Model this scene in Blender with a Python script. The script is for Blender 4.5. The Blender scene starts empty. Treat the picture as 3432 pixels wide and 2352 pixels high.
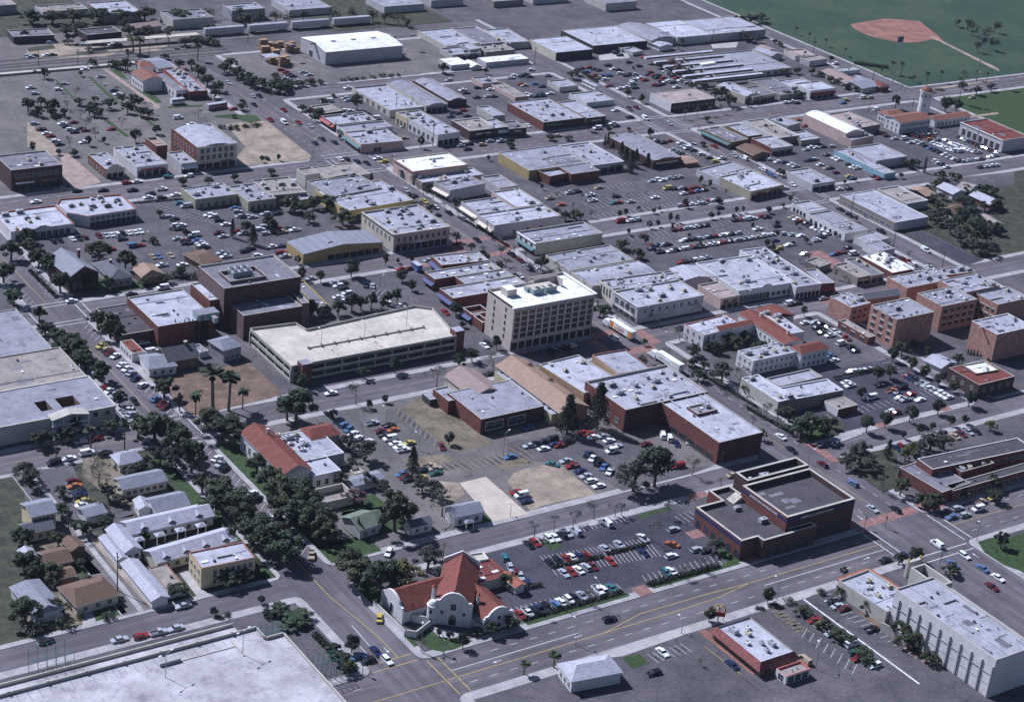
# Aerial view of a small town centre. World metres: x runs along the cross streets, y along the avenues.
import bpy, math, random
from mathutils import Vector, Matrix
random.seed(7)
R = math.radians
sc = bpy.context.scene
col = sc.collection
# ---------------------------------------------------------------- camera
cam = bpy.data.objects.new("camera", bpy.data.cameras.new("camera"))
col.objects.link(cam)
h, t, r = R(35.827), R(24.886), R(5.910)
fw = Vector((math.sin(h)*math.cos(t), math.cos(h)*math.cos(t), -math.sin(t)))
rt = Vector((math.cos(h), -math.sin(h), 0)); up = rt.cross(fw)
RT = rt*math.cos(r) + up*math.sin(r); UP = -rt*math.sin(r) + up*math.cos(r)
m = Matrix((RT, UP, -fw)).transposed().to_4x4(); m.translation = Vector((0, 0, 300))
cam.matrix_world = m
cam.data.sensor_width = 36; cam.data.lens = 36*6330.7/3432
cam.data.clip_start = 1; cam.data.clip_end = 6000
sc.camera = cam
# ---------------------------------------------------------------- world, sun, exposure
SUN_EL, SUN_AZ = 46, 114            # azimuth of the sun, degrees counter-clockwise from +x
w = bpy.data.worlds.new("World"); sc.world = w; w.use_nodes = True
nt = w.node_tree; bg = nt.nodes["Background"]
sky = nt.nodes.new("ShaderNodeTexSky"); sky.sky_type = 'NISHITA'; sky.sun_disc = False
sky.sun_elevation = R(SUN_EL); sky.sun_rotation = R(90 - SUN_AZ)
nt.links.new(sky.outputs[0], bg.inputs[0]); bg.inputs[1].default_value = 0.05
sl = bpy.data.lights.new("sun", 'SUN'); sl.energy = 5.0; sl.angle = R(0.5); sl.color = (1, .965, .95)
sun = bpy.data.objects.new("sun", sl); col.objects.link(sun)
sd = Vector((math.cos(R(SUN_AZ))*math.cos(R(SUN_EL)), math.sin(R(SUN_AZ))*math.cos(R(SUN_EL)), math.sin(R(SUN_EL))))
sun.rotation_euler = (-sd).to_track_quat('-Z', 'Y').to_euler(); sun.location = (300, 400, 400)
sc.view_settings.view_transform = 'Standard'; sc.view_settings.look = 'None'
sc.view_settings.exposure = 0.12; sc.view_settings.gamma = 1
sc.cycles.max_bounces = 3; sc.cycles.diffuse_bounces = 1
sc.view_settings.use_white_balance = True; sc.view_settings.white_balance_temperature = 5550; sc.view_settings.white_balance_tint = 14   # cool, slightly magenta slide film
# ---------------------------------------------------------------- materials
M = {}
def mat(name, c, rough=.85, var=.12, scale=.25, c2=None, kind='noise', metal=0, spec=.3, p=None, obj=False, rnd=0):
    m = bpy.data.materials.new(name); m.use_nodes = True
    n = m.node_tree.nodes; l = m.node_tree.links; b = n["Principled BSDF"]
    b.inputs["Roughness"].default_value = rough; b.inputs["Metallic"].default_value = metal
    b.inputs["Specular IOR Level"].default_value = spec
    M[name] = m
    if kind == 'plain':
        b.inputs["Base Color"].default_value = (*c, 1)
        if rnd:
            oi = n.new("ShaderNodeObjectInfo"); hs = n.new("ShaderNodeHueSaturation"); hs.inputs["Color"].default_value = (*c, 1)
            mr = n.new("ShaderNodeMapRange"); mr.inputs[3].default_value = 1-rnd; mr.inputs[4].default_value = 1+rnd
            l.new(oi.outputs["Random"], mr.inputs[0]); l.new(mr.outputs[0], hs.inputs["Value"]); l.new(hs.outputs[0], b.inputs["Base Color"])
        return m
    geo = n.new("ShaderNodeNewGeometry"); src = geo.outputs["Position"]
    def noise(s, d=4, vec=None, rg=.6):
        x = n.new("ShaderNodeTexNoise"); x.inputs["Scale"].default_value = s; x.inputs["Detail"].default_value = d
        x.inputs["Roughness"].default_value = rg; l.new(vec or src, x.inputs["Vector"]); return x.outputs["Fac"]
    def ramp(f, a, b_, ca, cb):
        x = n.new("ShaderNodeValToRGB"); e = x.color_ramp.elements
        e[0].position = a; e[1].position = b_; e[0].color = (*ca, 1); e[1].color = (*cb, 1); l.new(f, x.inputs[0]); return x.outputs[0]
    def mul(a, b_, f=1, mode='MULTIPLY'):
        x = n.new("ShaderNodeMix"); x.data_type = 'RGBA'; x.blend_type = mode; x.inputs[0].default_value = f
        l.new(a, x.inputs[6]); l.new(b_, x.inputs[7]); return x.outputs[2]
    lo = tuple(v*(1-var) for v in c); hi = tuple(min(1, v*(1+var)) for v in c)
    out = ramp(noise(scale, 5), .35, .65, lo, hi)
    g = ramp(noise(scale*9, 3), .3, .7, (1-var*.7,)*3, (1, 1, 1)); out = mul(out, g)
    if kind == 'stain':
        s = ramp(noise(scale*2.2, 6, rg=.75), .52, .62, (1, 1, 1), c2 or (.7, .7, .7)); out = mul(out, s)
    if kind == 'road':
        mp = n.new("ShaderNodeMapping"); mp.inputs["Scale"].default_value = p; l.new(src, mp.inputs["Vector"])
        s = ramp(noise(1.0, 3, mp.outputs[0]), .42, .62, (.8, .79, .8), (1.12, 1.1, 1.1)); out = mul(out, s)
        s = ramp(noise(.045, 2), .45, .55, (.9, .9, .9), (1.06, 1.06, 1.06)); out = mul(out, s)
    if kind == 'lot':
        v = n.new("ShaderNodeTexVoronoi"); v.feature = 'DISTANCE_TO_EDGE'; v.inputs["Scale"].default_value = .11; l.new(src, v.inputs["Vector"])
        s = ramp(v.outputs["Distance"], .006, .02, (.72, .72, .72), (1, 1, 1)); out = mul(out, s)
        out = mul(out, ramp(noise(.022, 3), .35, .65, (.78, .80, .82), (1.22, 1.18, 1.14))); out = mul(out, ramp(noise(.6, 5, rg=.8), .5, .68, (1.04, 1.04, 1.04), (.66, .66, .68)))
        out = mul(out, ramp(noise(.16, 4, rg=.7), .56, .6, (1, 1, 1), (1.16, 1.14, 1.12)))
    if kind == 'panel':     # joints in slabs / seams in roofing
        br = n.new("ShaderNodeTexBrick"); br.inputs["Scale"].default_value = 1; br.offset = 0
        br.inputs["Color1"].default_value = (1, 1, 1, 1); br.inputs["Color2"].default_value = (.94, .94, .94, 1)
        br.inputs["Mortar"].default_value = (*(c2 or (.75, .75, .75)), 1)
        br.inputs["Brick Width"].default_value = p[0]; br.inputs["Row Height"].default_value = p[1]; br.inputs["Mortar Size"].default_value = p[2]
        br.inputs["Mortar Smooth"].default_value = .3
        l.new(src, br.inputs["Vector"]); out = mul(out, br.outputs["Color"])
    if kind == 'tiles':     # rows of roof tiles: courses along the slope in object space
        tc = n.new("ShaderNodeTexCoord")
        s = ramp(noise(2.6, 2, tc.outputs["Object"]), .35, .65, (.86, .86, .86), (1.12, 1.1, 1.08)); out = mul(out, s)
        wv = n.new("ShaderNodeTexWave"); wv.inputs["Scale"].default_value = .8; wv.inputs["Distortion"].default_value = .6
        wv.bands_direction = 'Z'; l.new(tc.outputs["Object"], wv.inputs["Vector"]); out = mul(out, ramp(wv.outputs["Fac"], .1, .6, (.9, .89, .88), (1, 1, 1)))
    if kind == 'leaf':
        oi = n.new("ShaderNodeObjectInfo"); hs = n.new("ShaderNodeHueSaturation"); l.new(out, hs.inputs["Color"])
        mr = n.new("ShaderNodeMapRange"); mr.inputs[3].default_value = .75; mr.inputs[4].default_value = 1.3
        l.new(oi.outputs["Random"], mr.inputs[0]); l.new(mr.outputs[0], hs.inputs["Value"]); out = hs.outputs[0]
        wn = n.new('ShaderNodeTexWhiteNoise'); wn.noise_dimensions = '1D'; l.new(oi.outputs['Random'], wn.inputs['W']); mh = n.new('ShaderNodeMapRange'); mh.inputs[3].default_value = .43; mh.inputs[4].default_value = .53; l.new(wn.outputs[0], mh.inputs[0]); l.new(mh.outputs[0], hs.inputs['Hue'])
    if kind == 'field':
        s = ramp(noise(.02, 3), .4, .6, (.75, .85, .8), (1.25, 1.1, .95)); out = mul(out, s); out = mul(out, ramp(noise(.12, 5, rg=.75), .55, .66, (1, 1, 1), (1.6, 1.15, .9)))
    if rnd:
        oi = n.new("ShaderNodeObjectInfo"); hs = n.new("ShaderNodeHueSaturation"); l.new(out, hs.inputs["Color"])
        mr = n.new("ShaderNodeMapRange"); mr.inputs[3].default_value = 1-rnd; mr.inputs[4].default_value = 1+rnd
        l.new(oi.outputs["Random"], mr.inputs[0]); l.new(mr.outputs[0], hs.inputs["Value"]); out = hs.outputs[0]
    l.new(out, b.inputs["Base Color"])
    return m
# ground
mat('oil', (.07, .065, .072), var=.3, scale=.8)
mat('city', (.115, .105, .11), var=.2, scale=.06, kind='lot')
mat('road', (.140, .125, .138), var=.1, scale=.3, kind='road', p=(.02, .35, 1))
mat('roady', (.140, .125, .138), var=.1, scale=.3, kind='road', p=(.35, .02, 1))
mat('lotdark', (.066, .061, .080), var=.2, scale=.1, kind='lot')
mat('lotmid', (.105, .096, .106), var=.2, scale=.1, kind='lot')
mat('lotlight', (.15, .137, .135), var=.15, scale=.1, kind='lot')
mat('walk', (.42, .395, .40), var=.18, scale=.25, kind='panel', p=(1.8, 1.8, .05), c2=(.7, .7, .7))
mat('kerb', (.40, .38, .38), var=.15)
mat('concrete', (.46, .43, .42), var=.14, scale=.15, kind='panel', p=(5, 5, .07), c2=(.72, .72, .72))
mat('deck', (.58, .53, .46), var=.16, scale=.12, kind='stain', c2=(.86, .84, .82))
mat('deckwhite', (.50, .475, .49), var=.24, scale=.09, kind='stain', c2=(.74, .71, .78))
mat('dirt', (.34, .275, .215), var=.28, scale=.12, kind='stain', c2=(.78, .75, .7))
mat('dirtred', (.17, .115, .085), var=.3, scale=.12, kind='stain', c2=(1.5, 1.5, 1.5))
mat('drygrass', (.20, .165, .12), var=.3, scale=.12, kind='stain', c2=(.6, .65, .5))
mat('ballast', (.15, .13, .13), var=.2, scale=.2)
mat('garden', (.065, .066, .045), var=.4, scale=.22, kind='stain', c2=(.45, .62, .4))
mat('grass', (.04, .072, .022), var=.3, scale=.5)
mat('field', (.038, .072, .045), var=.15, scale=.25, kind='field')
mat('paver', (.30, .165, .15), var=.22, scale=.5, kind='panel', p=(1.2, 1.2, .08), c2=(.8, .75, .75))
mat('clay', (.30, .15, .115), var=.28, scale=.12, kind='stain', c2=(.75, .8, .8))
mat('paintw', (.68, .67, .68), var=.15, scale=.8, kind='stain', c2=(.75, .75, .75))
mat('painty', (.46, .35, .14), var=.15, scale=.8, kind='stain', c2=(.8, .8, .8))
mat('paintr', (.50, .16, .13), var=.15)
# walls
WALL = dict(cream=(.60, .55, .46), white=(.68, .66, .66), beige=(.52, .49, .45), grey=(.36, .35, .37), lgrey=(.50, .485, .50),
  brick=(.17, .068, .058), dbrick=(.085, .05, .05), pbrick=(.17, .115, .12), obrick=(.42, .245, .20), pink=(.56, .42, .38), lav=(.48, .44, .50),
  ochre=(.42, .32, .15), olive=(.42, .39, .29), brown=(.20, .135, .095), tan=(.46, .31, .20), blue=(.26, .42, .50), taupe=(.27, .235, .225),
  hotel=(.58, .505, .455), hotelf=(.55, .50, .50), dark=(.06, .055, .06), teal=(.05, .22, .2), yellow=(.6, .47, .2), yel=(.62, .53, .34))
for k, c in WALL.items():
    if 'brick' in k: mat('w_'+k, c, var=.22, scale=.5, kind='stain', c2=(.85, .82, .8))
    else: mat('w_'+k, c, var=.09, scale=.25, kind='stain', c2=(.88, .87, .86))
# roofs
ROOF = dict(g=(.29, .285, .33), l=(.36, .355, .405), w=(.46, .46, .52), W=(.93, .92, .90), m=(.19, .18, .205), d=(.085, .076, .085), k=(.095, .09, .10),
  t=(.33, .29, .265), b=(.155, .105, .08), tan=(.36, .255, .195), pt=(.38, .30, .29), s=(.16, .165, .19), c=(.56, .50, .42), gr=(.17, .20, .155), x=(.40, .32, .30))
for k, c in ROOF.items():
    mat('r_'+k, c, var=.15, scale=.16, kind='stain', c2=(.7, .7, .72), rnd=.16 if k in 'glwm' else 0)
for k, c in dict(g=(.27, .28, .33), l=(.46, .46, .53), b=(.17, .11, .08), s=(.14, .145, .17), tan=(.36, .25, .185), pt=(.33, .245, .23), gr=(.17, .21, .16), d=(.10, .10, .115)).items():
    mat('sh_'+k, c, var=.12, scale=.6, kind='tiles')
mat('sh_rb', (.24, .11, .08), var=.2, scale=.5, kind='tiles'); mat('plaza', (.36, .27, .235), var=.2, scale=.3, kind='panel', p=(3, 3, .1), c2=(1.2, 1.15, 1.1)); mat('sh_red', (.20, .066, .05), var=.2, scale=.5, kind='tiles'); mat('sh_orange', (.36, .13, .08), var=.18, scale=.5, kind='tiles')
mat('redroof', (.17, .05, .042), var=.15, scale=.3)
mat('glass', (.035, .045, .06), rough=.12, kind='plain', spec=.6)
mat('shopglass', (.03, .035, .045), rough=.15, kind='plain', spec=.6)
mat('frame', (.5, .48, .46), kind='plain'); mat('frameW', (.78, .77, .76), kind='plain'); mat('framed', (.10, .09, .09), kind='plain')
mat('coping', (.50, .47, .42), var=.14); mat('slab', (.56, .48, .40), var=.12, scale=.2, kind='panel', p=(6, 6, .08), c2=(.8, .8, .8)); mat('copingw', (.74, .73, .72), var=.08); mat('copingr', (.36, .14, .10), var=.15)
mat('metal', (.52, .52, .55), rough=.5, metal=.3, var=.12, scale=2); mat('metald', (.12, .12, .14), rough=.6, kind='plain')
mat('steel', (.35, .36, .38), rough=.5, metal=.6, kind='plain'); mat('wood', (.13, .10, .08), var=.2, scale=1); mat('lumber', (.42, .27, .16), var=.35, scale=1.2)
mat('mechgreen', (.30, .38, .38), var=.2, scale=1); mat('gtrellis', (.05, .16, .15), kind='plain')
mat('bark', (.12, .095, .075), var=.25, scale=1.5); mat('palmbark', (.19, .155, .12), var=.25, scale=1.5); mat('twig', (.20, .17, .16), var=.25, scale=1.5)
mat('leaf', (.048, .070, .034), var=.45, scale=.9, kind='leaf', rough=.7); mat('leafd', (.022, .036, .022), var=.4, scale=.9, kind='leaf', rough=.7)
mat('leafg', (.085, .10, .075), var=.35, scale=.9, kind='leaf', rough=.7); mat('leafy', (.115, .135, .04), var=.35, scale=.9, kind='leaf', rough=.7)
mat('leafo', (.06, .063, .052), var=.35, scale=.9, kind='leaf', rough=.7)
mat('leafr', (.20, .13, .12), var=.3, scale=.9, kind='leaf'); mat('tyre', (.02, .02, .022), kind='plain'); mat('lamp', (.7, .7, .68), kind='plain')
for k, c in dict(bluec=(.03, .045, .15), tealc=(.05, .12, .13), redc=(.30, .05, .045), whitec=(.75, .74, .73), yellowc=(.72, .5, .05), navyc=(.025, .035, .12), tanc=(.5, .42, .33), greenc=(.05, .25, .12), orangec=(.7, .28, .06), silverc=(.5, .5, .52), creamc=(.62, .55, .42), pinkc=(.6,.3,.35), brownc=(.2,.13,.09)).items():
    mat(k, c, kind='plain', rough=.6)
CARS = dict(w=(.80, .80, .80), s=(.42, .44, .48), k=(.012, .013, .018), r=(.26, .022, .02), b=(.10, .17, .34), n=(.015, .025, .085), t=(.42, .34, .24), g=(.03, .10, .07), y=(.50, .40, .10), c=(.05, .17, .20), o=(.42, .13, .04), m=(.11, .015, .02))
for k, c in CARS.items(): mat('car_'+k, c, kind='plain', rough=.28, spec=.6)
mat('carglass', (.02, .025, .035), kind='plain', rough=.06, spec=.9)
# ---------------------------------------------------------------- mesh helpers
class MB:
    def __init__(s): s.v = []; s.f = []; s.m = []; s.mats = []
    def mi(s, n):
        if n not in s.mats: s.mats.append(n)
        return s.mats.index(n)
    def face(s, pts, m):
        i = len(s.v); s.v += [tuple(p) for p in pts]; s.f.append(tuple(range(i, i+len(pts)))); s.m.append(s.mi(m))
    def box(s, x0, y0, z0, x1, y1, z1, m, top=None, ang=0, cx=0, cy=0, bottom=True):
        c = [(x0, y0), (x1, y0), (x1, y1), (x0, y1)]
        if ang:
            ca, sa = math.cos(ang), math.sin(ang)
            c = [(cx+(x-cx)*ca-(y-cy)*sa, cy+(x-cx)*sa+(y-cy)*ca) for x, y in c]
        s.prism(c, z0, z1, m, top, bottom)
    def prism(s, c, z0, z1, m, top=None, bottom=True):
        n = len(c)
        for i in range(n):
            a, b = c[i], c[(i+1) % n]; mm = m[i] if isinstance(m, (list, tuple)) else m
            s.face([(*a, z0), (*b, z0), (*b, z1), (*a, z1)], mm)
        t = top or (m if isinstance(m, str) else m[0])
        s.face([(*p, z1) for p in c], t)
        if bottom: s.face([(*p, z0) for p in reversed(c)], t)
    def frustum(s, x, y, z0, z1, r0, r1, m, n=8, cap=True):
        a = [(x+r0*math.cos(i*6.28318/n), y+r0*math.sin(i*6.28318/n), z0) for i in range(n)]
        b = [(x+r1*math.cos(i*6.28318/n), y+r1*math.sin(i*6.28318/n), z1) for i in range(n)]
        for i in range(n): s.face([a[i], a[(i+1) % n], b[(i+1) % n], b[i]], m)
        if cap: s.face(b, m)
    def tube(s, p, q, r0, r1, m, n=5):
        p, q = Vector(p), Vector(q); d = (q-p).normalized()
        u = d.orthogonal().normalized(); v = d.cross(u)
        A = [p+(u*math.cos(i*6.28318/n)+v*math.sin(i*6.28318/n))*r0 for i in range(n)]
        B = [q+(u*math.cos(i*6.28318/n)+v*math.sin(i*6.28318/n))*r1 for i in range(n)]
        for i in range(n): s.face([A[i], A[(i+1) % n], B[(i+1) % n], B[i]], m)
        s.face(B, m)
    def mesh(s, name, smooth=False):
        me = bpy.data.meshes.new(name); me.from_pydata(s.v, [], s.f); me.polygons.foreach_set("material_index", s.m)
        for n in s.mats: me.materials.append(M[n])
        if smooth: me.polygons.foreach_set("use_smooth", [True]*len(s.f))
        me.update(); return me
    def build(s, name, parent=None, smooth=False):
        return link(name, s.mesh(name, smooth), parent)
def link(name, me, parent=None, loc=None, rz=0, scale=None):
    o = bpy.data.objects.new(name, me); col.objects.link(o); o.parent = parent
    if loc: o.location = loc
    if rz: o.rotation_euler = (0, 0, rz)
    if scale: o.scale = scale
    return o
LABELS = {}
def tag(o, label, cat, group=None):
    o['label'] = label; o['category'] = cat
    if group: o['group'] = group
def thing(name, label, cat, x, y, rz=0, group=None, z=0, scale=None):
    o = link(name, None, None, (x, y, z), rz, scale); o.empty_display_size = 1; tag(o, label, cat, group); return o
def struct(mb, name):
    o = mb.build(name); o['kind'] = 'structure'; return o
ORD = ['first', 'second', 'third', 'fourth', 'fifth', 'sixth', 'seventh', 'eighth', 'ninth', 'tenth', 'eleventh', 'twelfth', 'thirteenth', 'fourteenth', 'fifteenth', 'sixteenth', 'seventeenth', 'eighteenth', 'nineteenth', 'twentieth']
# ---------------------------------------------------------------- buildings
_wm = {}
def win_mesh(w, h, style):
    k = (w, h, style)
    if k in _wm: return _wm[k]
    b = MB(); fr = {'d': 'framed', 'W': 'frameW', 'a': 'frameW', 'A': 'framed', 'o': 'frameW', 's': 'framed', 'r': 'w_brown'}.get(style, 'frame'); f = .09 if w < 2.5 else .14
    if style in 'aA':      # arched head
        pts = [(-w/2, 0), (w/2, 0)] + [(w/2*math.cos(i*math.pi/8), h-w/2+w/2*math.sin(i*math.pi/8)) for i in range(9)]
        b.face([(x, -.03, z) for x, z in pts], 'glass')
        n = len(pts)
        for i in range(n):
            (x0, z0), (x1, z1) = pts[i], pts[(i+1) % n]; cx, cz = 0, h/2
            q = lambda x, z, s: (cx+(x-cx)*s, cz+(z-cz)*s)
            a, c = q(x0, z0, 1.12), q(x1, z1, 1.12)
            b.face([(x0, -.07, z0), (a[0], -.07, a[1]), (c[0], -.07, c[1]), (x1, -.07, z1)], fr)
            b.face([(a[0], -.07, a[1]), (a[0], .02, a[1]), (c[0], .02, c[1]), (c[0], -.07, c[1])], fr)
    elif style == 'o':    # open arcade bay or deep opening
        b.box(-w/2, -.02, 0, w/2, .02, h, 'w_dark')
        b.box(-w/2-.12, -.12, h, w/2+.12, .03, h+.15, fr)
    elif style == 's':
        b.box(-w/2, -.03, 0, w/2, .02, h, 'shopglass')
        for x in (-w/2, w/2-.1): b.box(x, -.08, 0, x+.1, .02, h, fr)
        b.box(-w/2+.1, -.08, h-.12, w/2-.1, .02, h, fr); b.box(-w/2+.1, -.12, 0, w/2-.1, .02, .3, fr)
    else:
        b.box(-w/2, -.03, 0, w/2, .02, h, 'glass')
        for x in (-w/2-f, w/2): b.box(x, -.08, -f, x+f, .02, h+f, fr)
        b.box(-w/2, -.08, h, w/2, .02, h+f, fr); b.box(-w/2, -.14, -f-.04, w/2, .02, 0, fr)
        b.box(-.03, -.06, 0, .03, -.03, h, fr); b.box(-w/2, -.06, h*.5-.03, -.03, -.03, h*.5+.03, fr); b.box(.03, -.06, h*.5-.03, w/2, -.03, h*.5+.03, fr)
    _wm[k] = b.mesh('window'); return _wm[k]
def side(w, d, s):     # origin, unit vector along, length, rz for meshes that face -y
    return {'S': ((-w/2, -d/2), (1, 0), w, 0), 'W': ((-w/2, d/2), (0, -1), d, -math.pi/2), 'N': ((w/2, d/2), (-1, 0), w, math.pi), 'E': ((w/2, -d/2), (0, 1), d, math.pi/2)}[s]
def windows(p, w, d, rows, name='window'):
    for e in rows:
        s, n, nr, z0, dz, ww, wh = e[:7]; m0 = e[7] if len(e) > 7 else .06; m1 = e[8] if len(e) > 8 else m0; st = e[9] if len(e) > 9 else 'f'
        o, u, L, rz = side(w, d, s)
        a, b = L*m0, L*(1-m1)
        for j in range(nr):
            for i in range(n):
                q = a+(b-a)*(i+.5)/n
                nm = 'shop_window' if st == 's' else ('opening' if st == 'o' else name)
                link(nm, win_mesh(round(ww, 2), wh, st), p, (o[0]+u[0]*q, o[1]+u[1]*q, z0+j*dz), rz)
_aw = {}
def awning(p, w, d, s, q, L_, z, mt, dep=1.5, hh=.8):
    o, u, L, rz = side(w, d, s); k = (round(L_, 1), mt, dep, hh)
    if k not in _aw:
        b = MB(); x = L_/2; y = -dep
        b.face([(-x, 0, hh), (-x, y, 0), (x, y, 0), (x, 0, hh)], mt); b.face([(-x, y, 0), (-x, y, -.25), (x, y, -.25), (x, y, 0)], mt)
        b.face([(-x, 0, hh), (-x, 0, -.05), (-x, y, -.25), (-x, y, 0)], mt); b.face([(x, 0, hh), (x, y, 0), (x, y, -.25), (x, 0, -.05)], mt)
        b.face([(-x, 0, -.05), (x, 0, -.05), (x, y, -.25), (-x, y, -.25)], mt)
        _aw[k] = b.mesh('awning')
    link('awning', _aw[k], p, (o[0]+u[0]*q, o[1]+u[1]*q, z), rz)
_ac = []
def ac_meshes():
    if _ac: return _ac
    for (x, y, z, mt) in ((2.2, 1.4, 1.1, 'metal'), (1.5, 1.3, 1.0, 'creamc'), (2.8, 1.7, 1.3, 'metal'), (1.1, 1.0, .9, 'metal'), (1.4, 1.2, .75, 'whitec')):
        b = MB()
        for sx in (-1, 1): b.box(sx*x*.4-.08, -y/2, 0, sx*x*.4+.08, y/2, .2, 'metald')
        b.box(-x/2, -y/2, .2, x/2, y/2, z+.2, mt); b.box(-x/2+.15, -y/2-.03, .4, x/2-.15, -y/2, z, 'metald')
        b.frustum(x*.15, 0, z+.2, z+.32, .38, .38, 'metald', 10)
        b.box(x/2, -.25, .25, x/2+.7, .25, .7, 'metal')
        _ac.append(b.mesh('air_conditioner'))
    return _ac
_vm = []
def vent_meshes():
    if _vm: return _vm
    b = MB(); b.frustum(0, 0, 0, .6, .16, .16, 'metal', 7); b.frustum(0, 0, .55, .85, .32, .15, 'metal', 7); _vm.append(b.mesh('roof_vent'))
    b = MB(); b.box(-.6, -.45, 0, .6, .45, .35, 'metal', 'frameW'); _vm.append(b.mesh('roof_vent'))
    b = MB(); b.box(-.35, -.35, 0, .35, .35, .6, 'metald'); _vm.append(b.mesh('roof_vent'))
    b = MB(); b.tube((-1.6, 0, .15), (1.6, 0, .15), .08, .08, 'steel'); b.tube((1.6, 0, 0), (1.6, 0, .5), .1, .1, 'steel'); _vm.append(b.mesh('roof_vent'))
    return _vm
def rooftop(p, w, d, z, n, nv, ns=0, rg=None, zone=None):
    rg = rg or random; pts = []
    x0, x1, y0, y1 = zone or (-w/2+1.5, w/2-1.5, -d/2+1.5, d/2-1.5)
    def spot(g):
        for _ in range(30):
            q = (rg.uniform(x0, x1), rg.uniform(y0, y1))
            if all((q[0]-a)**2+(q[1]-c)**2 > g*g for a, c in pts): pts.append(q); return q
        return None
    for i in range(n):
        q = spot(3.2)
        if q: link('air_conditioner', rg.choice(ac_meshes()), p, (*q, z), rg.choice((0, 0, math.pi/2, math.pi)))
    for i in range(nv):
        q = spot(1.6)
        if q: link('roof_vent', rg.choice(vent_meshes()), p, (*q, z), rg.choice((0, math.pi/2)))
    for i in range(nv//3 if w > 9 and d > 9 else 0):      # ducts running over the deck
        q = spot(3)
        if q:
            k = rg.randint(0, 2)
            if ('duct', k) not in _aw:
                b = MB(); L = (1.6, 2.6, 3.8)[k]; b.box(-L, -.28, .12, L, .28, .55, 'metal'); b.box(L-.5, -.9, .1, L, -.28, .5, 'metal'); b.box(-L, -.35, 0, -L+.2, .35, .12, 'metald'); _aw['duct', k] = b.mesh('duct')
            link('duct', _aw['duct', k], p, (*q, z), rg.choice((0, math.pi/2)))
    for i in range(ns):
        q = spot(2)
        if q:
            if not _aw.get('sky'):
                b = MB(); b.box(-1.1, -.6, 0, 1.1, .6, .25, 'metal', 'frameW'); _aw['sky'] = b.mesh('skylight')
            link('skylight', _aw['sky'], p, (*q, z))
def _let(me, parent, x, y, z, rz):
    o = link('sign_lettering', me, parent, (x, y, z)); o.rotation_euler = (math.pi/2, 0, rz); return o
def letters(parent, txt, size, x, y, z, rz, mt):
    c = bpy.data.curves.new('sign', 'FONT'); c.body = txt; c.size = size; c.extrude = .04; c.align_x = 'CENTER'; c.align_y = 'CENTER'
    c.materials.append(M[mt]); o = bpy.data.objects.new('sign_lettering', c); col.objects.link(o); o.parent = parent
    me = bpy.data.meshes.new_from_object(o); bpy.data.objects.remove(o); return link('sign_lettering', me, parent, (x, y, z)) if False else _let(me, parent, x, y, z, rz)
def hollow(b, w, d, z, ph, tk, wm, roof, cop):
    """walls with a parapet, the roof deck lying ph below the top"""
    a = [(-w/2, -d/2), (w/2, -d/2), (w/2, d/2), (-w/2, d/2)]; i = [(-w/2+tk, -d/2+tk), (w/2-tk, -d/2+tk), (w/2-tk, d/2-tk), (-w/2+tk, d/2-tk)]
    for k in range(4):
        p, q = a[k], a[(k+1) % 4]; ip, iq = i[k], i[(k+1) % 4]
        b.face([(*p, 0), (*q, 0), (*q, z), (*p, z)], wm[k]); b.face([(*p, z), (*q, z), (*iq, z), (*ip, z)], cop)
        b.face([(*ip, z-ph-.05), (*ip, z), (*iq, z), (*iq, z-ph-.05)], wm[k] if ph > 1.2 else cop)
    return i
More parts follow.
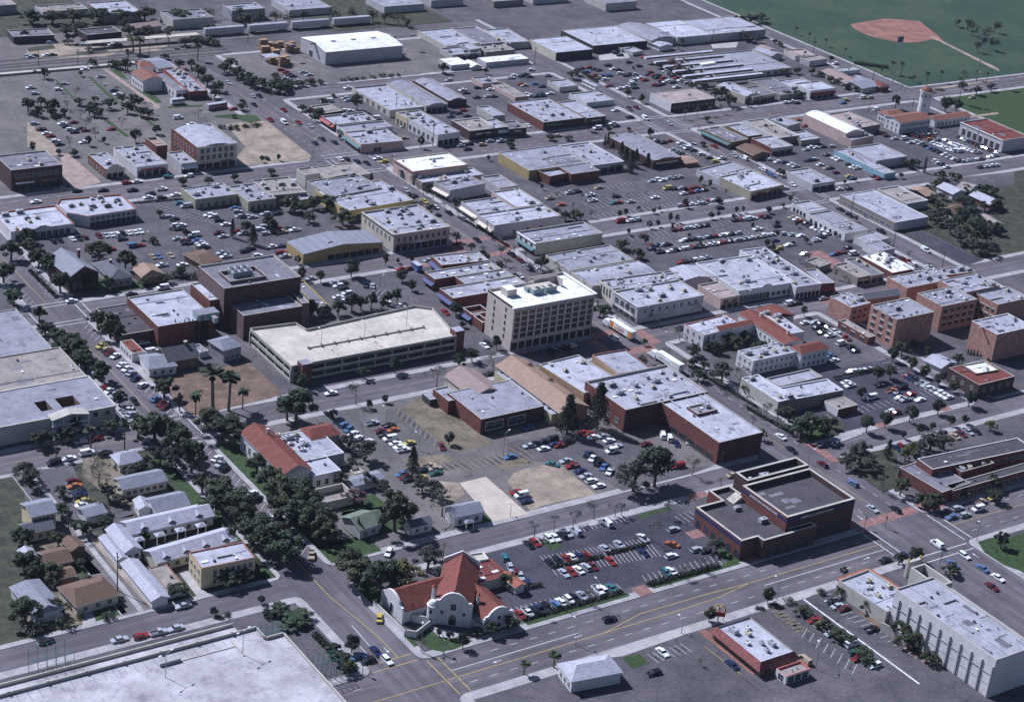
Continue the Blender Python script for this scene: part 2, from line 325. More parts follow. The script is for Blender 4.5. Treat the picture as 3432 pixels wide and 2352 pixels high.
def flat(cx, cy, a, w, d, z, wall, roof, label, cat='building', name='commercial_building', p=.6, tk=.3, sm=None, ac=0, vent=2, sky=0, win=(), shop=(), cop='coping', barrel=None, cor=None, group=None, zone=None, stepped=None):
    e = thing(name, label, cat, cx, cy, a, group)
    rg = random.Random(int(abs(cx*7+cy*13+w*3)))
    wm = [wall]*4                      # S, E, N, W
    for k, v in (sm or {}).items(): wm['SENW'.index(k)] = v
    wm = ['w_'+k if not k.startswith('w_') else k for k in wm]
    b = MB(); inn = hollow(b, w, d, z, p, tk, wm, None, cop)
    if stepped:                       # raised middle of the front parapet
        s, fr, hh, mt = stepped; o, u, L, rz = side(w, d, s)
        for f2, h2 in ((fr, hh*.5), (fr*.6, hh)):
            q0, q1 = L/2-L*f2/2, L/2+L*f2/2; P = (o[0]+u[0]*q0, o[1]+u[1]*q0); Q = (o[0]+u[0]*q1, o[1]+u[1]*q1); nx, ny = -u[1], u[0]; t_ = tk*.9
            b.prism([P, Q, (Q[0]+nx*t_, Q[1]+ny*t_), (P[0]+nx*t_, P[1]+ny*t_)], z+.003 if h2 < hh else z+hh*.5+.003, z+h2, 'w_'+mt)
    b.build('wall', e)
    rb = MB(); zr = z-p; m = 'r_'+roof if 'r_'+roof in M else roof
    if barrel:
        n = 8; H_ = barrel[1]; hw, hd = w/2-tk, d/2-tk
        P = []
        for i in range(n+1):
            f = i/n; zz = zr+H_*math.sin(math.pi*f)
            P.append([(-hw, -hd+2*hd*f, zz), (hw, -hd+2*hd*f, zz)] if barrel[0] == 'x' else [(-hw+2*hw*f, -hd, zz), (-hw+2*hw*f, hd, zz)])
        for i in range(n):
            q = [P[i][0], P[i][1], P[i+1][1], P[i+1][0]]; rb.face(q if barrel[0] == 'x' else q[::-1], m)
        for s in (0, 1): rb.face([P[i][s] for i in (range(n+1) if (s == 0) != (barrel[0] == 'x') else range(n, -1, -1))], m)
    else:
        rb.face([(*q, zr) for q in inn], m)
        if w > 14 and d > 14 and rg.random() < .6:     # low change of level across the deck
            x = rg.uniform(-.2, .2)*w; rb.box(x-.15, -d/2+tk, zr+.01, x+.15, d/2-tk, zr+.22, m)
        if rg.random() < .5 and d > 10:
            y = rg.uniform(-.3, .3)*d; rb.box(-w/2+tk, y-.12, zr+.012, w/2-tk, y+.12, zr+.2, m)
    if not barrel and w*d > 160:      # old repair patches in the felt
        q = rb
        for k in range(rg.randint(2, 6)):
            px, py = rg.uniform(-.42, .3)*w, rg.uniform(-.42, .3)*d; pw, pd = rg.uniform(1, .2*w), rg.uniform(.6, .14*d); q.face([(px, py, zr+.006+k*.001), (px+pw, py, zr+.006+k*.001), (px+pw, py+pd, zr+.006+k*.001), (px, py+pd, zr+.006+k*.001)], rg.choice(('r_m', 'r_g', 'r_l', 'r_w')) if roof in 'glwm' else ('r_l' if roof == 'W' else 'r_m'))
    rb.build('roof', e)
    rooftop(e, w, d, zr+(barrel[1]*.55 if barrel else .0), ac, vent, sky, rg, zone)
    if cor:
        cb = MB()
        for s in cor[1]:
            o, u, L, rz = side(w, d, s); nx, ny = u[1], -u[0]; e0 = (o[0]+nx*.02, o[1]+ny*.02)
            P = [(o[0], o[1]), (o[0]+u[0]*L, o[1]+u[1]*L)]; P += [(P[1][0]+nx*cor[2], P[1][1]+ny*cor[2]), (P[0][0]+nx*cor[2], P[0][1]+ny*cor[2])]
            P = [(q[0]+nx*.01, q[1]+ny*.01) for q in P]
            cb.prism(P[::-1], z-cor[3], z-cor[3]+cor[4], cor[0])
        cb.build('cornice', e)
    windows(e, w, d, win)
    for s_ in shop:
        s, n, hh, mt = s_[:4]; m0 = s_[4] if len(s_) > 4 else .03; m1 = s_[5] if len(s_) > 5 else m0
        L = side(w, d, s)[2]; ww = L*(1-m0-m1)/n-.5
        windows(e, w, d, [(s, n, 1, .1, 0, max(.8, ww), hh, m0, m1, 's')])
        if not mt and L > 6:            # plain painted fascia board over the shopfront
            q_ = MB(); n_ = max(1, int(L/9)); o, u, _, rz = side(w, d, s)
            for k in range(n_):
                if rg.random() < .7:
                    f_ = MB(); l2 = L*(1-m0-m1)/n_*rg.uniform(.4, .85)/2; f_.box(-l2, -.14, 0, l2, -.02, .7, rg.choice(('whitec', 'brownc', 'creamc', 'navyc', 'tanc', 'redc', 'greenc'))); g_ = f_.build('fascia_board', e); qq = L*(m0+(1-m0-m1)*(k+.5)/n_); g_.location = (o[0]+u[0]*qq, o[1]+u[1]*qq, hh+.2); g_.rotation_euler = (0, 0, rz)
        if mt:
            awning(e, w, d, s, L*(m0+1-m1)/2, L*(1-m0-m1), hh+.15, mt)
    return e
def house(cx, cy, a, w, d, z, ax, rise, wall, roof, label, cat='house', name='house', hip=0, ov=.5, win=(), chim=None, ac=0, group=None, porch=None, dorm=0, para=None, gw=None):
    e = thing(name, label, cat, cx, cy, a, group); wl = 'w_'+wall; gl = 'w_'+(gw or wall)
    b = MB(); b.prism([(-w/2, -d/2), (w/2, -d/2), (w/2, d/2), (-w/2, d/2)], 0, z, wl, bottom=False)
    rm = 'sh_'+roof if 'sh_'+roof in M else 'r_'+roof
    W, D = w/2+ov, d/2+ov
    if ax == 'y':       # ridge along y: work in swapped frame
        T = lambda x, y, zz: (-y, x, zz); W, D = D, W; ww, dd = d, w
    else: T = lambda x, y, zz: (x, y, zz); ww, dd = w, d
    i = hip*W if hip else 0
    zr = z+rise; zz = z-.08; th = .16
    r = MB()
    for o_ in (0, th):
        f = [[(-W, -D, zz), (W, -D, zz), (W-i, 0, zr), (-W+i, 0, zr)], [(W, D, zz), (-W, D, zz), (-W+i, 0, zr), (W-i, 0, zr)]]
        if hip: f += [[(W, -D, zz), (W, D, zz), (W-i, 0, zr)], [(-W, D, zz), (-W, -D, zz), (-W+i, 0, zr)]]
        for q in f:
            q = [T(x, y, k+o_) for x, y, k in q]; r.face(q if o_ else q[::-1], rm)
    edge = [(-W, -D), (W, -D), (W, D), (-W, D)]
    for k in (0, 2) if not hip else range(4):
        p, q = edge[k], edge[(k+1) % 4]; r.face([T(*p, zz), T(*q, zz), T(*q, zz+th), T(*p, zz+th)], 'frameW')
    if not hip:
        for s in (-1, 1):
            r.face([T(s*W, -D, zz), T(s*W, -D, zz+th), T(s*W, 0, zr+th), T(s*W, 0, zr)], 'frameW'); r.face([T(s*W, D, zz), T(s*W, D, zz+th), T(s*W, 0, zr+th), T(s*W, 0, zr)], 'frameW')
            b.face([T(s*ww/2, -dd/2, z), T(s*ww/2, dd/2, z), T(s*ww/2, 0, z+rise*dd/2/D-.02)][::s], gl)
    b.build('wall', e); r.build('roof', e)
    if para:            # curved white parapet over one gable
        pb = MB(); s = para; n = 14; pts = [(-dd/2-.3, z-.2)]
        for k in range(n+1):
            f = k/n; y = -dd/2-.3+(dd+.6)*f; pts.append((y, z+.5+rise*1.12*math.sin(math.pi*f)**.75))
        pts.append((dd/2+.3, z-.2)); x0, x1 = s*(ww/2+ov-.02), s*(ww/2+ov+.4)
        A = [T(x1, y, k) for y, k in pts]; B_ = [T(x0, y, k) for y, k in pts]
        pb.face(A, 'w_white'); pb.face(B_[::-1], 'w_white')
        for k in range(len(pts)-1): pb.face([B_[k], A[k], A[k+1], B_[k+1]], 'w_white')
        pb.build('parapet', e)
    for k in range(dorm):
        q = MB(); x = -ww/2+ww*(k+.5)/dorm; y0 = -dd*.28; q.face([T(x-1.3, y0-1.2, z+rise*.35), T(x, y0-1.2, z+rise*.75), T(x, y0+1.6, z+rise*.95)], rm); q.face([T(x+1.3, y0-1.2, z+rise*.35), T(x, y0+1.6, z+rise*.95), T(x, y0-1.2, z+rise*.75)], rm); q.face([T(x-1.3, y0-1.2, z+rise*.35), T(x+1.3, y0-1.2, z+rise*.35), T(x, y0-1.2, z+rise*.75)], 'w_dark'); q.build('dormer', e)
    if chim:
        for (x, y, cm) in chim:
            q = MB(); q.box(x-.45, y-.45, z-.5, x+.45, y+.45, z+rise+1.1, cm); q.box(x-.6, y-.6, z+rise+1.1, x+.6, y+.6, z+rise+1.35, 'coping'); q.build('chimney', e)
    if porch:
        for (x, y, pw, pd, pz) in porch:
            q = MB(); q.face([(x-pw/2, y-pd/2, pz), (x+pw/2, y-pd/2, pz), (x, y, pz+.7)], rm)
            q.face([(x+pw/2, y-pd/2, pz), (x+pw/2, y+pd/2, pz), (x, y, pz+.7)], rm); q.face([(x+pw/2, y+pd/2, pz), (x-pw/2, y+pd/2, pz), (x, y, pz+.7)], rm); q.face([(x-pw/2, y+pd/2, pz), (x-pw/2, y-pd/2, pz), (x, y, pz+.7)], rm)
            q.box(x-pw/2, y-pd/2, pz-.2, x+pw/2, y+pd/2, pz, 'frameW')
            for sx in (-1, 1): q.box(x+sx*(pw/2-.25)-.1, y-pd/2+.1, 0, x+sx*(pw/2-.25)+.1, y-pd/2+.3, pz-.2, 'frameW')
            q.build('porch', e)
    windows(e, w, d, win)
    if ac: rooftop(e, w*.7, d*.7, z+rise*.4, ac, 1)
    return e
def poly(pts, z, walls, roof, label, cat='building', name='commercial_building', p=.6, tk=.35, cop='coping', ac=(), vents=(), extra=None):
    cx = sum(q[0] for q in pts)/len(pts); cy = sum(q[1] for q in pts)/len(pts)
    e = thing(name, label, cat, cx, cy); P = [Vector((x-cx, y-cy)) for x, y in pts]; n = len(P); I = []
    for i in range(n):
        a, c, d = P[i-1], P[i], P[(i+1) % n]; u = (c-a).normalized(); v = (d-c).normalized()
        nu = Vector((-u.y, u.x)); nv = Vector((-v.y, v.x)); k = (nu+nv); k = k/max(.3, k.dot(nu)); I.append(c+k*tk)
    b = MB()
    for i in range(n):
        wn = 'w_'+(walls if isinstance(walls, str) else walls[i]); j = (i+1) % n
        b.face([(*P[i], 0), (*P[j], 0), (*P[j], z), (*P[i], z)], wn); b.face([(*P[i], z), (*P[j], z), (*I[j], z), (*I[i], z)], cop)
        b.face([(*I[i], z-p-.05), (*I[i], z), (*I[j], z), (*I[j], z-p-.05)], wn if p > 1.2 else cop)
    b.build('wall', e)
    r = MB(); r.face([(*q, z-p) for q in I], 'r_'+roof if 'r_'+roof in M else roof); r.build('roof', e)
    for (x, y, k) in ac: link('air_conditioner', ac_meshes()[k], e, (x-cx, y-cy, z-p))
    for (x, y, k) in vents: link('roof_vent', vent_meshes()[k], e, (x-cx, y-cy, z-p))
    return e
# ---------------------------------------------------------------- trees
def blob(b, c, rad, n, size, m, rg, sq=.8, up_=.5):
    for _ in range(n):
        d = Vector((rg.gauss(0, 1), rg.gauss(0, 1), rg.gauss(0, 1))).normalized(); k = rad*rg.uniform(.45, 1.0)
        p = Vector(c)+Vector((d.x*k, d.y*k, d.z*k*sq))
        nn = (d+Vector((rg.gauss(0, .5), rg.gauss(0, .5), rg.gauss(0, .5)+up_))).normalized()
        u = nn.orthogonal().normalized(); v = nn.cross(u); an = rg.uniform(0, 6.28); u, v = u*math.cos(an)+v*math.sin(an), v*math.cos(an)-u*math.sin(an)
        s = size*rg.uniform(.6, 1.3)
        b.face([p-u*s, p-v*s*.6, p+u*s, p+v*s*.6], m)
def tree_proto(kind, seed):
    rg = random.Random(seed*31+hash(kind) % 1 if 0 else seed*31+len(kind)*7); c = MB(); t = MB(); bk = 'bark'
    if kind in ('oak', 'olive', 'yel', 'red'):
        m = {'oak': 'leaf', 'olive': 'leafo', 'yel': 'leafy', 'red': 'leafr'}[kind]; H_ = 9
        t.tube((0, 0, 0), (rg.uniform(-.3, .3), 0, 3), .42, .3, bk, 7)
        for i in range(25):
            an = rg.uniform(0, 6.28)+seed; rr = rg.uniform(.4, 3.9)*rg.choice((1, 1, .8)); z = 3.4+rg.uniform(0, 4.6)*(1-(rr/4.6)**2)+.3; q = (rr*math.cos(an), rr*math.sin(an), z)
            if i < 8: t.tube((0, 0, 2.6), q, .17, .04, bk)
            blob(c, q, rg.uniform(.7, 1.5), 150 if kind == 'oak' else 100, .31, m, rg, .75)
    elif kind == 'round':
        t.tube((0, 0, 0), (0, 0, 2.0), .16, .12, bk, 6)
        for i in range(7):
            t.tube((0, 0, 2), (rg.uniform(-1, 1), rg.uniform(-1, 1), 3.2), .09, .04, bk)
        for i in range(16):
            d = Vector((rg.gauss(0, 1), rg.gauss(0, 1), rg.gauss(0, 1))).normalized(); q = (d.x*1.35, d.y*1.35, 3.25+d.z*1.3)
            blob(c, q, .85, 120, .2, 'leafd' if seed % 2 else 'leaf', rg, .9, .3)
    elif kind == 'young':
        t.tube((0, 0, 0), (0, 0, 2.6), .09, .06, bk, 5)
        for i in range(9):
            q = (rg.uniform(-1, 1), rg.uniform(-1, 1), 2.7+rg.uniform(0, 2)); t.tube((0, 0, 2.2), q, .05, .02, bk, 4); blob(c, q, .65, 26, .16, 'leafg' if seed % 2 else 'leaf', rg)
    elif kind == 'bare':
        def br(p, d, L, rr, lv):
            q = p+d*L; t.tube(p, q, rr, rr*.6, 'twig', 5 if lv < 2 else 3)
            if lv >= 4:
                blob(c, q, .6, 5, .15, 'leafg', rg)
                return
            for _ in range(3):
                nd = (d+Vector((rg.gauss(0, .5), rg.gauss(0, .5), rg.gauss(.12, .3)))).normalized(); br(q, nd, L*.68, rr*.55, lv+1)
        br(Vector((0, 0, 0)), Vector((0, 0, 1)), 2.6, .2, 0)
    elif kind == 'cone':
        t.tube((0, 0, 0), (0, 0, 10), .25, .05, bk, 6)
        for i in range(46):
            f = i/46; z = 1.3+f*9; rr = (1-f)**.8*2.5+.15; an = i*2.4+rg.uniform(-.3, .3); k = rg.uniform(.35, .85)
            q = (rr*k*math.cos(an), rr*k*math.sin(an), z); t.tube((0, 0, z), q, .05, .02, bk, 3); blob(c, q, .5+rr*.25, 60, .2, 'leafd', rg, .7, .1)
    elif kind == 'cyp':
        t.tube((0, 0, 0), (0, 0, 6), .12, .04, bk, 5)
        for i in range(26):
            f = i/25; z = .4+f*6.6; rr = .62*(1-f**2.2)+.06; blob(c, (rg.uniform(-.12, .12), rg.uniform(-.12, .12), z), rr, 30, .13, 'leafd', rg, 1.3, .1)
    elif kind == 'bush':
        t.tube((0, 0, 0), (0, 0, .5), .06, .04, bk, 4)
        for i in range(9):
            blob(c, (rg.uniform(-.8, .8), rg.uniform(-.8, .8), rg.uniform(.4, .9)), .55, 34, .14, ('leaf', 'leafd', 'leafg')[seed % 3], rg)
    elif kind == 'fan':    # clustered fan palms
        t.tube((0, 0, 0), (.3, 0, 11), .28, .2, 'palmbark', 7)
        for i in range(34):
            an = i*2.4; el = rg.uniform(-.7, 1.2); d = Vector((math.cos(an)*math.cos(el), math.sin(an)*math.cos(el), math.sin(el))); p0 = Vector((.3, 0, 11)); p1 = p0+d*1.5
            s = d.cross(Vector((0, 0, 1))).normalized()*.5; c.face([p0, p1-s, p1+d*.5, p1+s], 'leaf')
    elif kind == 'palm':
        t.tube((0, 0, 0), (.15, .1, 8), .26, .19, 'palmbark', 7)
        for i in range(26):
            an = i*2.4+rg.uniform(-.2, .2); el = rg.uniform(-.5, 1.1); h0 = Vector((math.cos(an), math.sin(an), 0)); p = Vector((.15, .1, 8)); L = rg.uniform(2.6, 3.3); prev = p; wd = .1
            for k in range(1, 6):
                e2 = el-(k/5)**1.3*1.5; nx = prev+(h0*math.cos(e2)+Vector((0, 0, math.sin(e2))))*L/5; s = Vector((-h0.y, h0.x, 0)); w2 = (.1, .5, .55, .5, .35, .05)[k]
                dz = Vector((0, 0, -.22))
                c.face([prev, nx, nx+s*w2+dz, prev+s*wd+dz], 'leaf'); c.face([nx, prev, prev-s*wd+dz, nx-s*w2+dz], 'leaf'); prev, wd = nx, w2
    return (c.mesh('crown') if c.f else None), t.mesh('trunk')
_tp = {}
SIZE = dict(oak=(9.0, 8.6), olive=(9.0, 8.6), yel=(9.0, 8.6), red=(9, 8.6), round=(5.1, 4.3), young=(5.2, 3.2), bare=(7.2, 5.6), cone=(10.8, 5.2), cyp=(7.2, 1.6), bush=(1.5, 2.6), fan=(12.3, 4), palm=(9.3, 5.6))
WORDS = dict(oak=('broadleaf_tree', 'dark leafy tree', 'tree'), olive=('olive_tree', 'grey-green tree', 'tree'), yel=('broadleaf_tree', 'yellow-green tree', 'tree'), red=('broadleaf_tree', 'reddish tree', 'tree'),
  round=('round_tree', 'round dark tree', 'tree'), young=('young_tree', 'slender tree', 'tree'), bare=('bare_tree', 'grey bare tree', 'tree'), cone=('conifer_tree', 'dark conifer', 'conifer'),
  cyp=('cypress_tree', 'narrow cypress', 'cypress'), bush=('shrub', 'low shrub', 'shrub'), fan=('fan_palm', 'fan palm', 'palm tree'), palm=('palm_tree', 'feather palm', 'palm tree'))
_tn = [0]
TREELIST = []
def tree(kind, x, y, hh, ww, label, group=None): TREELIST.append((math.dist((x, y, 0), (0, 0, 300)), kind, x, y, hh, ww, label, group))
def place_trees():
    TREELIST.sort(key=lambda q: q[0]); cnt = {}; rest = MB()
    for q in TREELIST:
        k = q[1]; cnt[k] = cnt.get(k, 0)+1
        if cnt[k] <= 296: tree_now(*q[1:])
        else:
            rg = random.Random(cnt[k]); kind, x, y, hh, ww = q[1:6]; rest.tube((x, y, 0), (x, y, hh*.6), .3, .1, 'bark')
            for i in range(9): a = rg.uniform(0, 6.28); d = rg.uniform(0, ww*.32); blob(rest, (x+d*math.cos(a), y+d*math.sin(a), hh*rg.uniform(.45, .85)), ww*.2, 34, .45, 'leaf', rg)
    if rest.f: o = rest.build('distant_trees'); tag(o, 'many small dark trees at the far edge of town', 'trees'); o['kind'] = 'stuff'
def tree_now(kind, x, y, hh, ww, label, group=None):
    if kind in ('oak', 'olive', 'yel'): ww *= 1.12; hh *= 1.08
    _tn[0] += 1; v = _tn[0] % 5; k = (kind, v)
    if k not in _tp: _tp[k] = tree_proto(kind, v+1)
    c, t = _tp[k]; H0, W0 = SIZE[kind]; nm, wd, cat = WORDS[kind]
    e = thing(nm, label, cat, x, y, (_tn[0]*1.7) % 6.28, group, scale=(ww/W0, ww/W0, hh/H0))
    link('trunk', t, e)
    if c: link('crown', c, e)
def trees(desc, kind, pts):
    """pts in order from the left of the photograph; several of a kind in one place are told apart by their place in the row"""
    wd = WORDS[kind][1]
    pre = desc if desc.split()[0] in ('in', 'on', 'at', 'by', 'beside', 'along', 'behind', 'between', 'before', 'above', 'over', 'around', 'beyond') else 'by '+desc
    for i, (x, y, hh, ww) in enumerate(pts):
        if len(pts) == 1: tree(kind, x, y, hh, ww, f"{wd} {pre}")
        else: tree(kind, x, y, hh, ww, f"{ORD[i]} {wd} from left {pre}", f"{WORDS[kind][2]}s {pre}")
# ---------------------------------------------------------------- vehicles
CN = dict(w='white', s='silver', k='black', r='red', b='blue', n='navy', t='tan', g='green', y='yellow', c='teal', o='orange', m='maroon')
def body_mesh(b, kind, c):
    cm = 'car_'+c
    if kind == 'van':
        L, W, H1, H2 = 2.45, .95, 1.15, 1.95; b.box(-L, -W, .32, L*.62, W, H1, cm); hood = [(L*.62, .32), (L, .32), (L, .95), (L*.62, 1.15)]; cab = (-L, L*.62, -L+.08, L*.42, H1, H2)
    elif kind == 'pickup':
        L, W, H1, H2 = 2.55, .93, 1.0, 1.62; b.box(-L, -W, .38, -.4, W, .62, cm); 
        for y in (-W, W-.1): b.box(-L, y, .62, -.4, y+.1, 1.0, cm)
        b.box(-L, -W+.1, .62, -L+.1, W-.1, 1.0, cm); b.box(-L+.1, -W+.1, .625, -.4, W-.1, .65, 'metald'); b.box(-.4, -W, .38, 1.15, W, H1, cm); hood = [(1.15, .38), (L, .38), (L, .82), (1.15, H1)]; cab = (-.4, 1.15, -.3, .75, H1, H2)
    elif kind == 'wagon':
        L, W, H1, H2 = 2.3, .88, .88, 1.42; b.box(-L, -W, .28, .9, W, H1, cm); hood = [(.9, .28), (L, .28), (L, .66), (.9, H1)]; cab = (-L+.05, .95, -L+.45, .4, H1, H2)
    else:
        L, W, H1, H2 = 2.4, .9, .86, 1.38; b.box(-1.35, -W, .28, .95, W, H1, cm); hood = [(.95, .28), (L, .28), (L, .66), (.95, H1)]; cab = (-1.4, 1.0, -.95, .45, H1, H2)
        tr = [(-L, .28), (-1.35, .28), (-1.35, H1), (-L, .78)]
        for s in (-1, 1): b.face([(x, s*W, z) for x, z in (tr if s < 0 else tr[::-1])], cm)
        b.face([(-L, -W, .78), (-1.35, -W, H1), (-1.35, W, H1), (-L, W, .78)], cm); b.face([(-L, -W, .28), (-L, -W, .78), (-L, W, .78), (-L, W, .28)], cm)
    for s in (-1, 1): b.face([(x, s*W, z) for x, z in (hood if s < 0 else hood[::-1])], cm)
    b.face([(hood[3][0], -W, hood[3][1]), (hood[2][0], -W, hood[2][1]), (hood[2][0], W, hood[2][1]), (hood[3][0], W, hood[3][1])], cm)
    b.face([(L, -W, .3), (L, W, .3), (L, W, hood[2][1]), (L, -W, hood[2][1])], cm)
    b.box(L, -W*.9, .3, L+.08, W*.9, .48, 'steel'); b.box(-L-.08, -W*.9, .3, -L, W*.9, .5, 'steel')
    return L, W, cab
def cab_mesh(b, cab, W, c):
    x0, x1, a0, a1, z0, z1 = cab; w1 = W*.93; w2 = W*.74
    B_ = [(x0, -w1, z0+.002), (x1, -w1, z0+.002), (x1, w1, z0+.002), (x0, w1, z0+.002)]; T = [(a0, -w2, z1-.06), (a1, -w2, z1-.06), (a1, w2, z1-.06), (a0, w2, z1-.06)]
    for i in range(4): b.face([B_[i], B_[(i+1) % 4], T[(i+1) % 4], T[i]], 'carglass')
def roof_mesh(b, cab, W, c):
    x0, x1, a0, a1, z0, z1 = cab; w2 = W*.76
    b.prism([(a0-.04, -w2), (a1+.04, -w2), (a1+.04, w2), (a0-.04, w2)], z1-.06, z1, 'car_'+c)
    if z1 > 1.8:    # solid rear panels of a van
        for s in (-1, 1): b.face([(x0, s*(W*.94), z0), (x0+2.3, s*(W*.94), z0), (a0+2.1, s*W*.76, z1-.05), (a0, s*W*.76, z1-.05)][::-s], 'car_'+c)
_cm = {}
def car_parts(kind, c):
    k = (kind, c)
    if k in _cm: return _cm[k]
    b = MB(); L, W, cab = body_mesh(b, kind, c); g = MB(); cab_mesh(g, cab, W, c); rf = MB(); roof_mesh(rf, cab, W, c)
    if 'wheel' not in _cm:
        q = MB(); n = 10
        A = [(.33*math.cos(i*6.2832/n), -.11, .33*math.sin(i*6.2832/n)) for i in range(n)]; B_ = [(x, .11, z) for x, y, z in A]
        for i in range(n): q.face([A[i], B_[i], B_[(i+1) % n], A[(i+1) % n]], 'tyre')
        q.face(A, 'steel'); q.face(B_[::-1], 'steel'); _cm['wheel'] = q.mesh('wheel')
    j = MB(); body_mesh(j, kind, c); cab_mesh(j, cab, W, c); roof_mesh(j, cab, W, c)
    for sx in (-1, 1):
        for sy in (-1, 1): j.box(sx*L*.62-.32, sy*W-.1, 0, sx*L*.62+.32, sy*W+.06, .62, 'tyre')
    _cm[k] = (b.mesh('body'), g.mesh('cabin_glass'), rf.mesh('car_roof'), j, L, W); return _cm[k]
CARLIST = []
KN = dict(sedan='sedan', wagon='hatchback', van='van', pickup='pickup truck')
def cars(desc, ang, items, moving=False):
    """items: (x, y, colour letter) from the left; capital letter = van"""
    rg = random.Random(len(desc)*17+len(items)); n = len(items); cnt = {}
    for i, (x, y, c) in enumerate(items):
        kind = 'van' if c.isupper() else rg.choice(('sedan', 'sedan', 'sedan', 'wagon', 'wagon', 'pickup') if not moving else ('sedan', 'sedan', 'wagon'))
        c = c.lower(); nm = f"{CN[c]} {'van' if kind=='van' else ('pickup' if kind=='pickup' else 'car')}"
        lab = f"{nm} {desc}" if n == 1 else f"{ORD[min(i, 19)]} vehicle from left, {nm}, {desc}"
        CARLIST.append((math.dist((x, y, 0), (0, 0, 300)), x, y, R(ang)+(math.pi if rg.random() < .5 else 0)+rg.uniform(-.04, .04), kind, c, lab, None if n == 1 else f"vehicles {desc}"))
def place_cars():
    CARLIST.sort(key=lambda q: q[0]); rest = MB()
    for i, (dist, x, y, a, kind, c, lab, grp) in enumerate(CARLIST):
        b, g, rf, j, L, W = car_parts(kind, c)
        if i < 300:
            nm = {'van': 'van', 'pickup': 'pickup_truck'}.get(kind, 'car')
            e = thing(nm, lab, {'van': 'van', 'pickup': 'pickup truck'}.get(kind, 'car'), x, y, a, grp, z=.02)
            link('body', b, e); link('cabin_glass', g, e); link('roof', rf, e)
            for sx in (-1, 1):
                for sy in (-1, 1): link('wheel', _cm['wheel'], e, (sx*L*.62, sy*(W-.06), .33))
        else:
            ca, sa = math.cos(a), math.sin(a); o = len(rest.v)
            rest.v += [(x+p[0]*ca-p[1]*sa, y+p[0]*sa+p[1]*ca, p[2]+.02) for p in j.v]
            rest.f += [tuple(k+o for k in f) for f in j.f]; rest.m += [rest.mi(j.mats[k]) for k in j.m]
    if rest.f:
        o = rest.build('distant_parked_cars'); tag(o, 'many small parked cars in the far lots and kerbs', 'cars'); o['kind'] = 'stuff'
# ---------------------------------------------------------------- ground sheets
def sheet(name, m, polys, z):
    b = MB()
    for p in polys: b.face([(*q, z) for q in p], m)
    return struct(b, name)
def rect(x0, y0, x1, y1): return [(x0, y0), (x1, y0), (x1, y1), (x0, y1)]
def strip(b, x0, y0, x1, y1, wd, z, m):
    d = Vector((x1-x0, y1-y0)); n = Vector((-d.y, d.x)).normalized()*wd/2
    b.face([(x0-n.x, y0-n.y, z), (x1-n.x, y1-n.y, z), (x1+n.x, y1+n.y, z), (x0+n.x, y0+n.y, z)], m)
def dash(b, x0, y0, x1, y1, wd, z, m, on=2.6, off=4.0):
    d = Vector((x1-x0, y1-y0)); L = d.length; d.normalize(); q = 0
    while q < L: e_ = min(L, q+on); strip(b, x0+d.x*q, y0+d.y*q, x0+d.x*e_, y0+d.y*e_, wd, z, m); q += on+off
def stalls(b, x0, y0, x1, y1, n, dx, dy, z, m, wd=.13):
    rg = random.Random(int(x0*3+y0))
    for i in range(n+1):
        x, y = x0+(x1-x0)*i/n, y0+(y1-y0)*i/n; strip(b, x, y, x+dx, y+dy, wd, z, m)
        if z < 1 and i < n and rg.random() < .75:      # drip stains in the middle of the stall
            x += (x1-x0)*.5/n; y += (y1-y0)*.5/n; a, c = rg.uniform(.15, .4), rg.uniform(.55, .85); strip(b, x+dx*a, y+dy*a, x+dx*c, y+dy*c, rg.uniform(.5, 1.1), z-.008, 'oil')
# ---------------------------------------------------------------- street furniture
_fm = {}
def lamp_post(x, y, ang, label, hh=9, group=None, double=False, z=0):
    k = ('lamp', double)
    if k not in _fm:
        a = MB(); a.frustum(0, 0, 0, 9, .12, .07, 'steel', 7); a.tube((0, 0, 8.8), (1.9, 0, 9.3), .06, .05, 'steel')
        if double: a.tube((0, 0, 8.8), (-1.9, 0, 9.3), .06, .05, 'steel')
        l_ = MB(); l_.box(1.7, -.22, 9.22, 2.6, .22, 9.42, 'lamp')
        if double: l_.box(-2.6, -.22, 9.22, -1.7, .22, 9.42, 'lamp')
        _fm[k] = (a.mesh('post'), l_.mesh('lamp_head'))
    e = thing('street_lamp', label, 'street lamp', x, y, R(ang), group, z=z, scale=(1, 1, hh/9)); link('post', _fm[k][0], e); link('lamp_head', _fm[k][1], e)
def utility_pole(x, y, label, hh=12, ang=0, group=None):
    if 'pole' not in _fm:
        a = MB(); a.frustum(0, 0, 0, 12, .2, .12, 'wood', 7); c = MB(); c.box(-1.3, -.08, 10.9, 1.3, .08, 11.1, 'wood'); c.box(-1.1, -.08, 10.0, 1.1, .08, 10.15, 'wood')
        _fm['pole'] = (a.mesh('post'), c.mesh('crossarm'))
    e = thing('utility_pole', label, 'utility pole', x, y, R(ang), group, scale=(1, 1, hh/12)); link('post', _fm['pole'][0], e); link('crossarm', _fm['pole'][1], e)
def signal(x, y, label, ang=0, group='traffic signals at the junctions'):
    if 'sig' not in _fm:
        a = MB(); a.frustum(0, 0, 0, 5.2, .12, .09, 'steel', 7); c = MB(); c.box(-.2, -.35, 3.4, .2, -.12, 4.5, 'metald'); c.box(.12, -.2, 3.4, .35, .2, 4.5, 'metald')
        _fm['sig'] = (a.mesh('post'), c.mesh('signal_head'))
    e = thing('traffic_signal', label, 'traffic light', x, y, R(ang), group); link('post', _fm['sig'][0], e); link('signal_head', _fm['sig'][1], e)
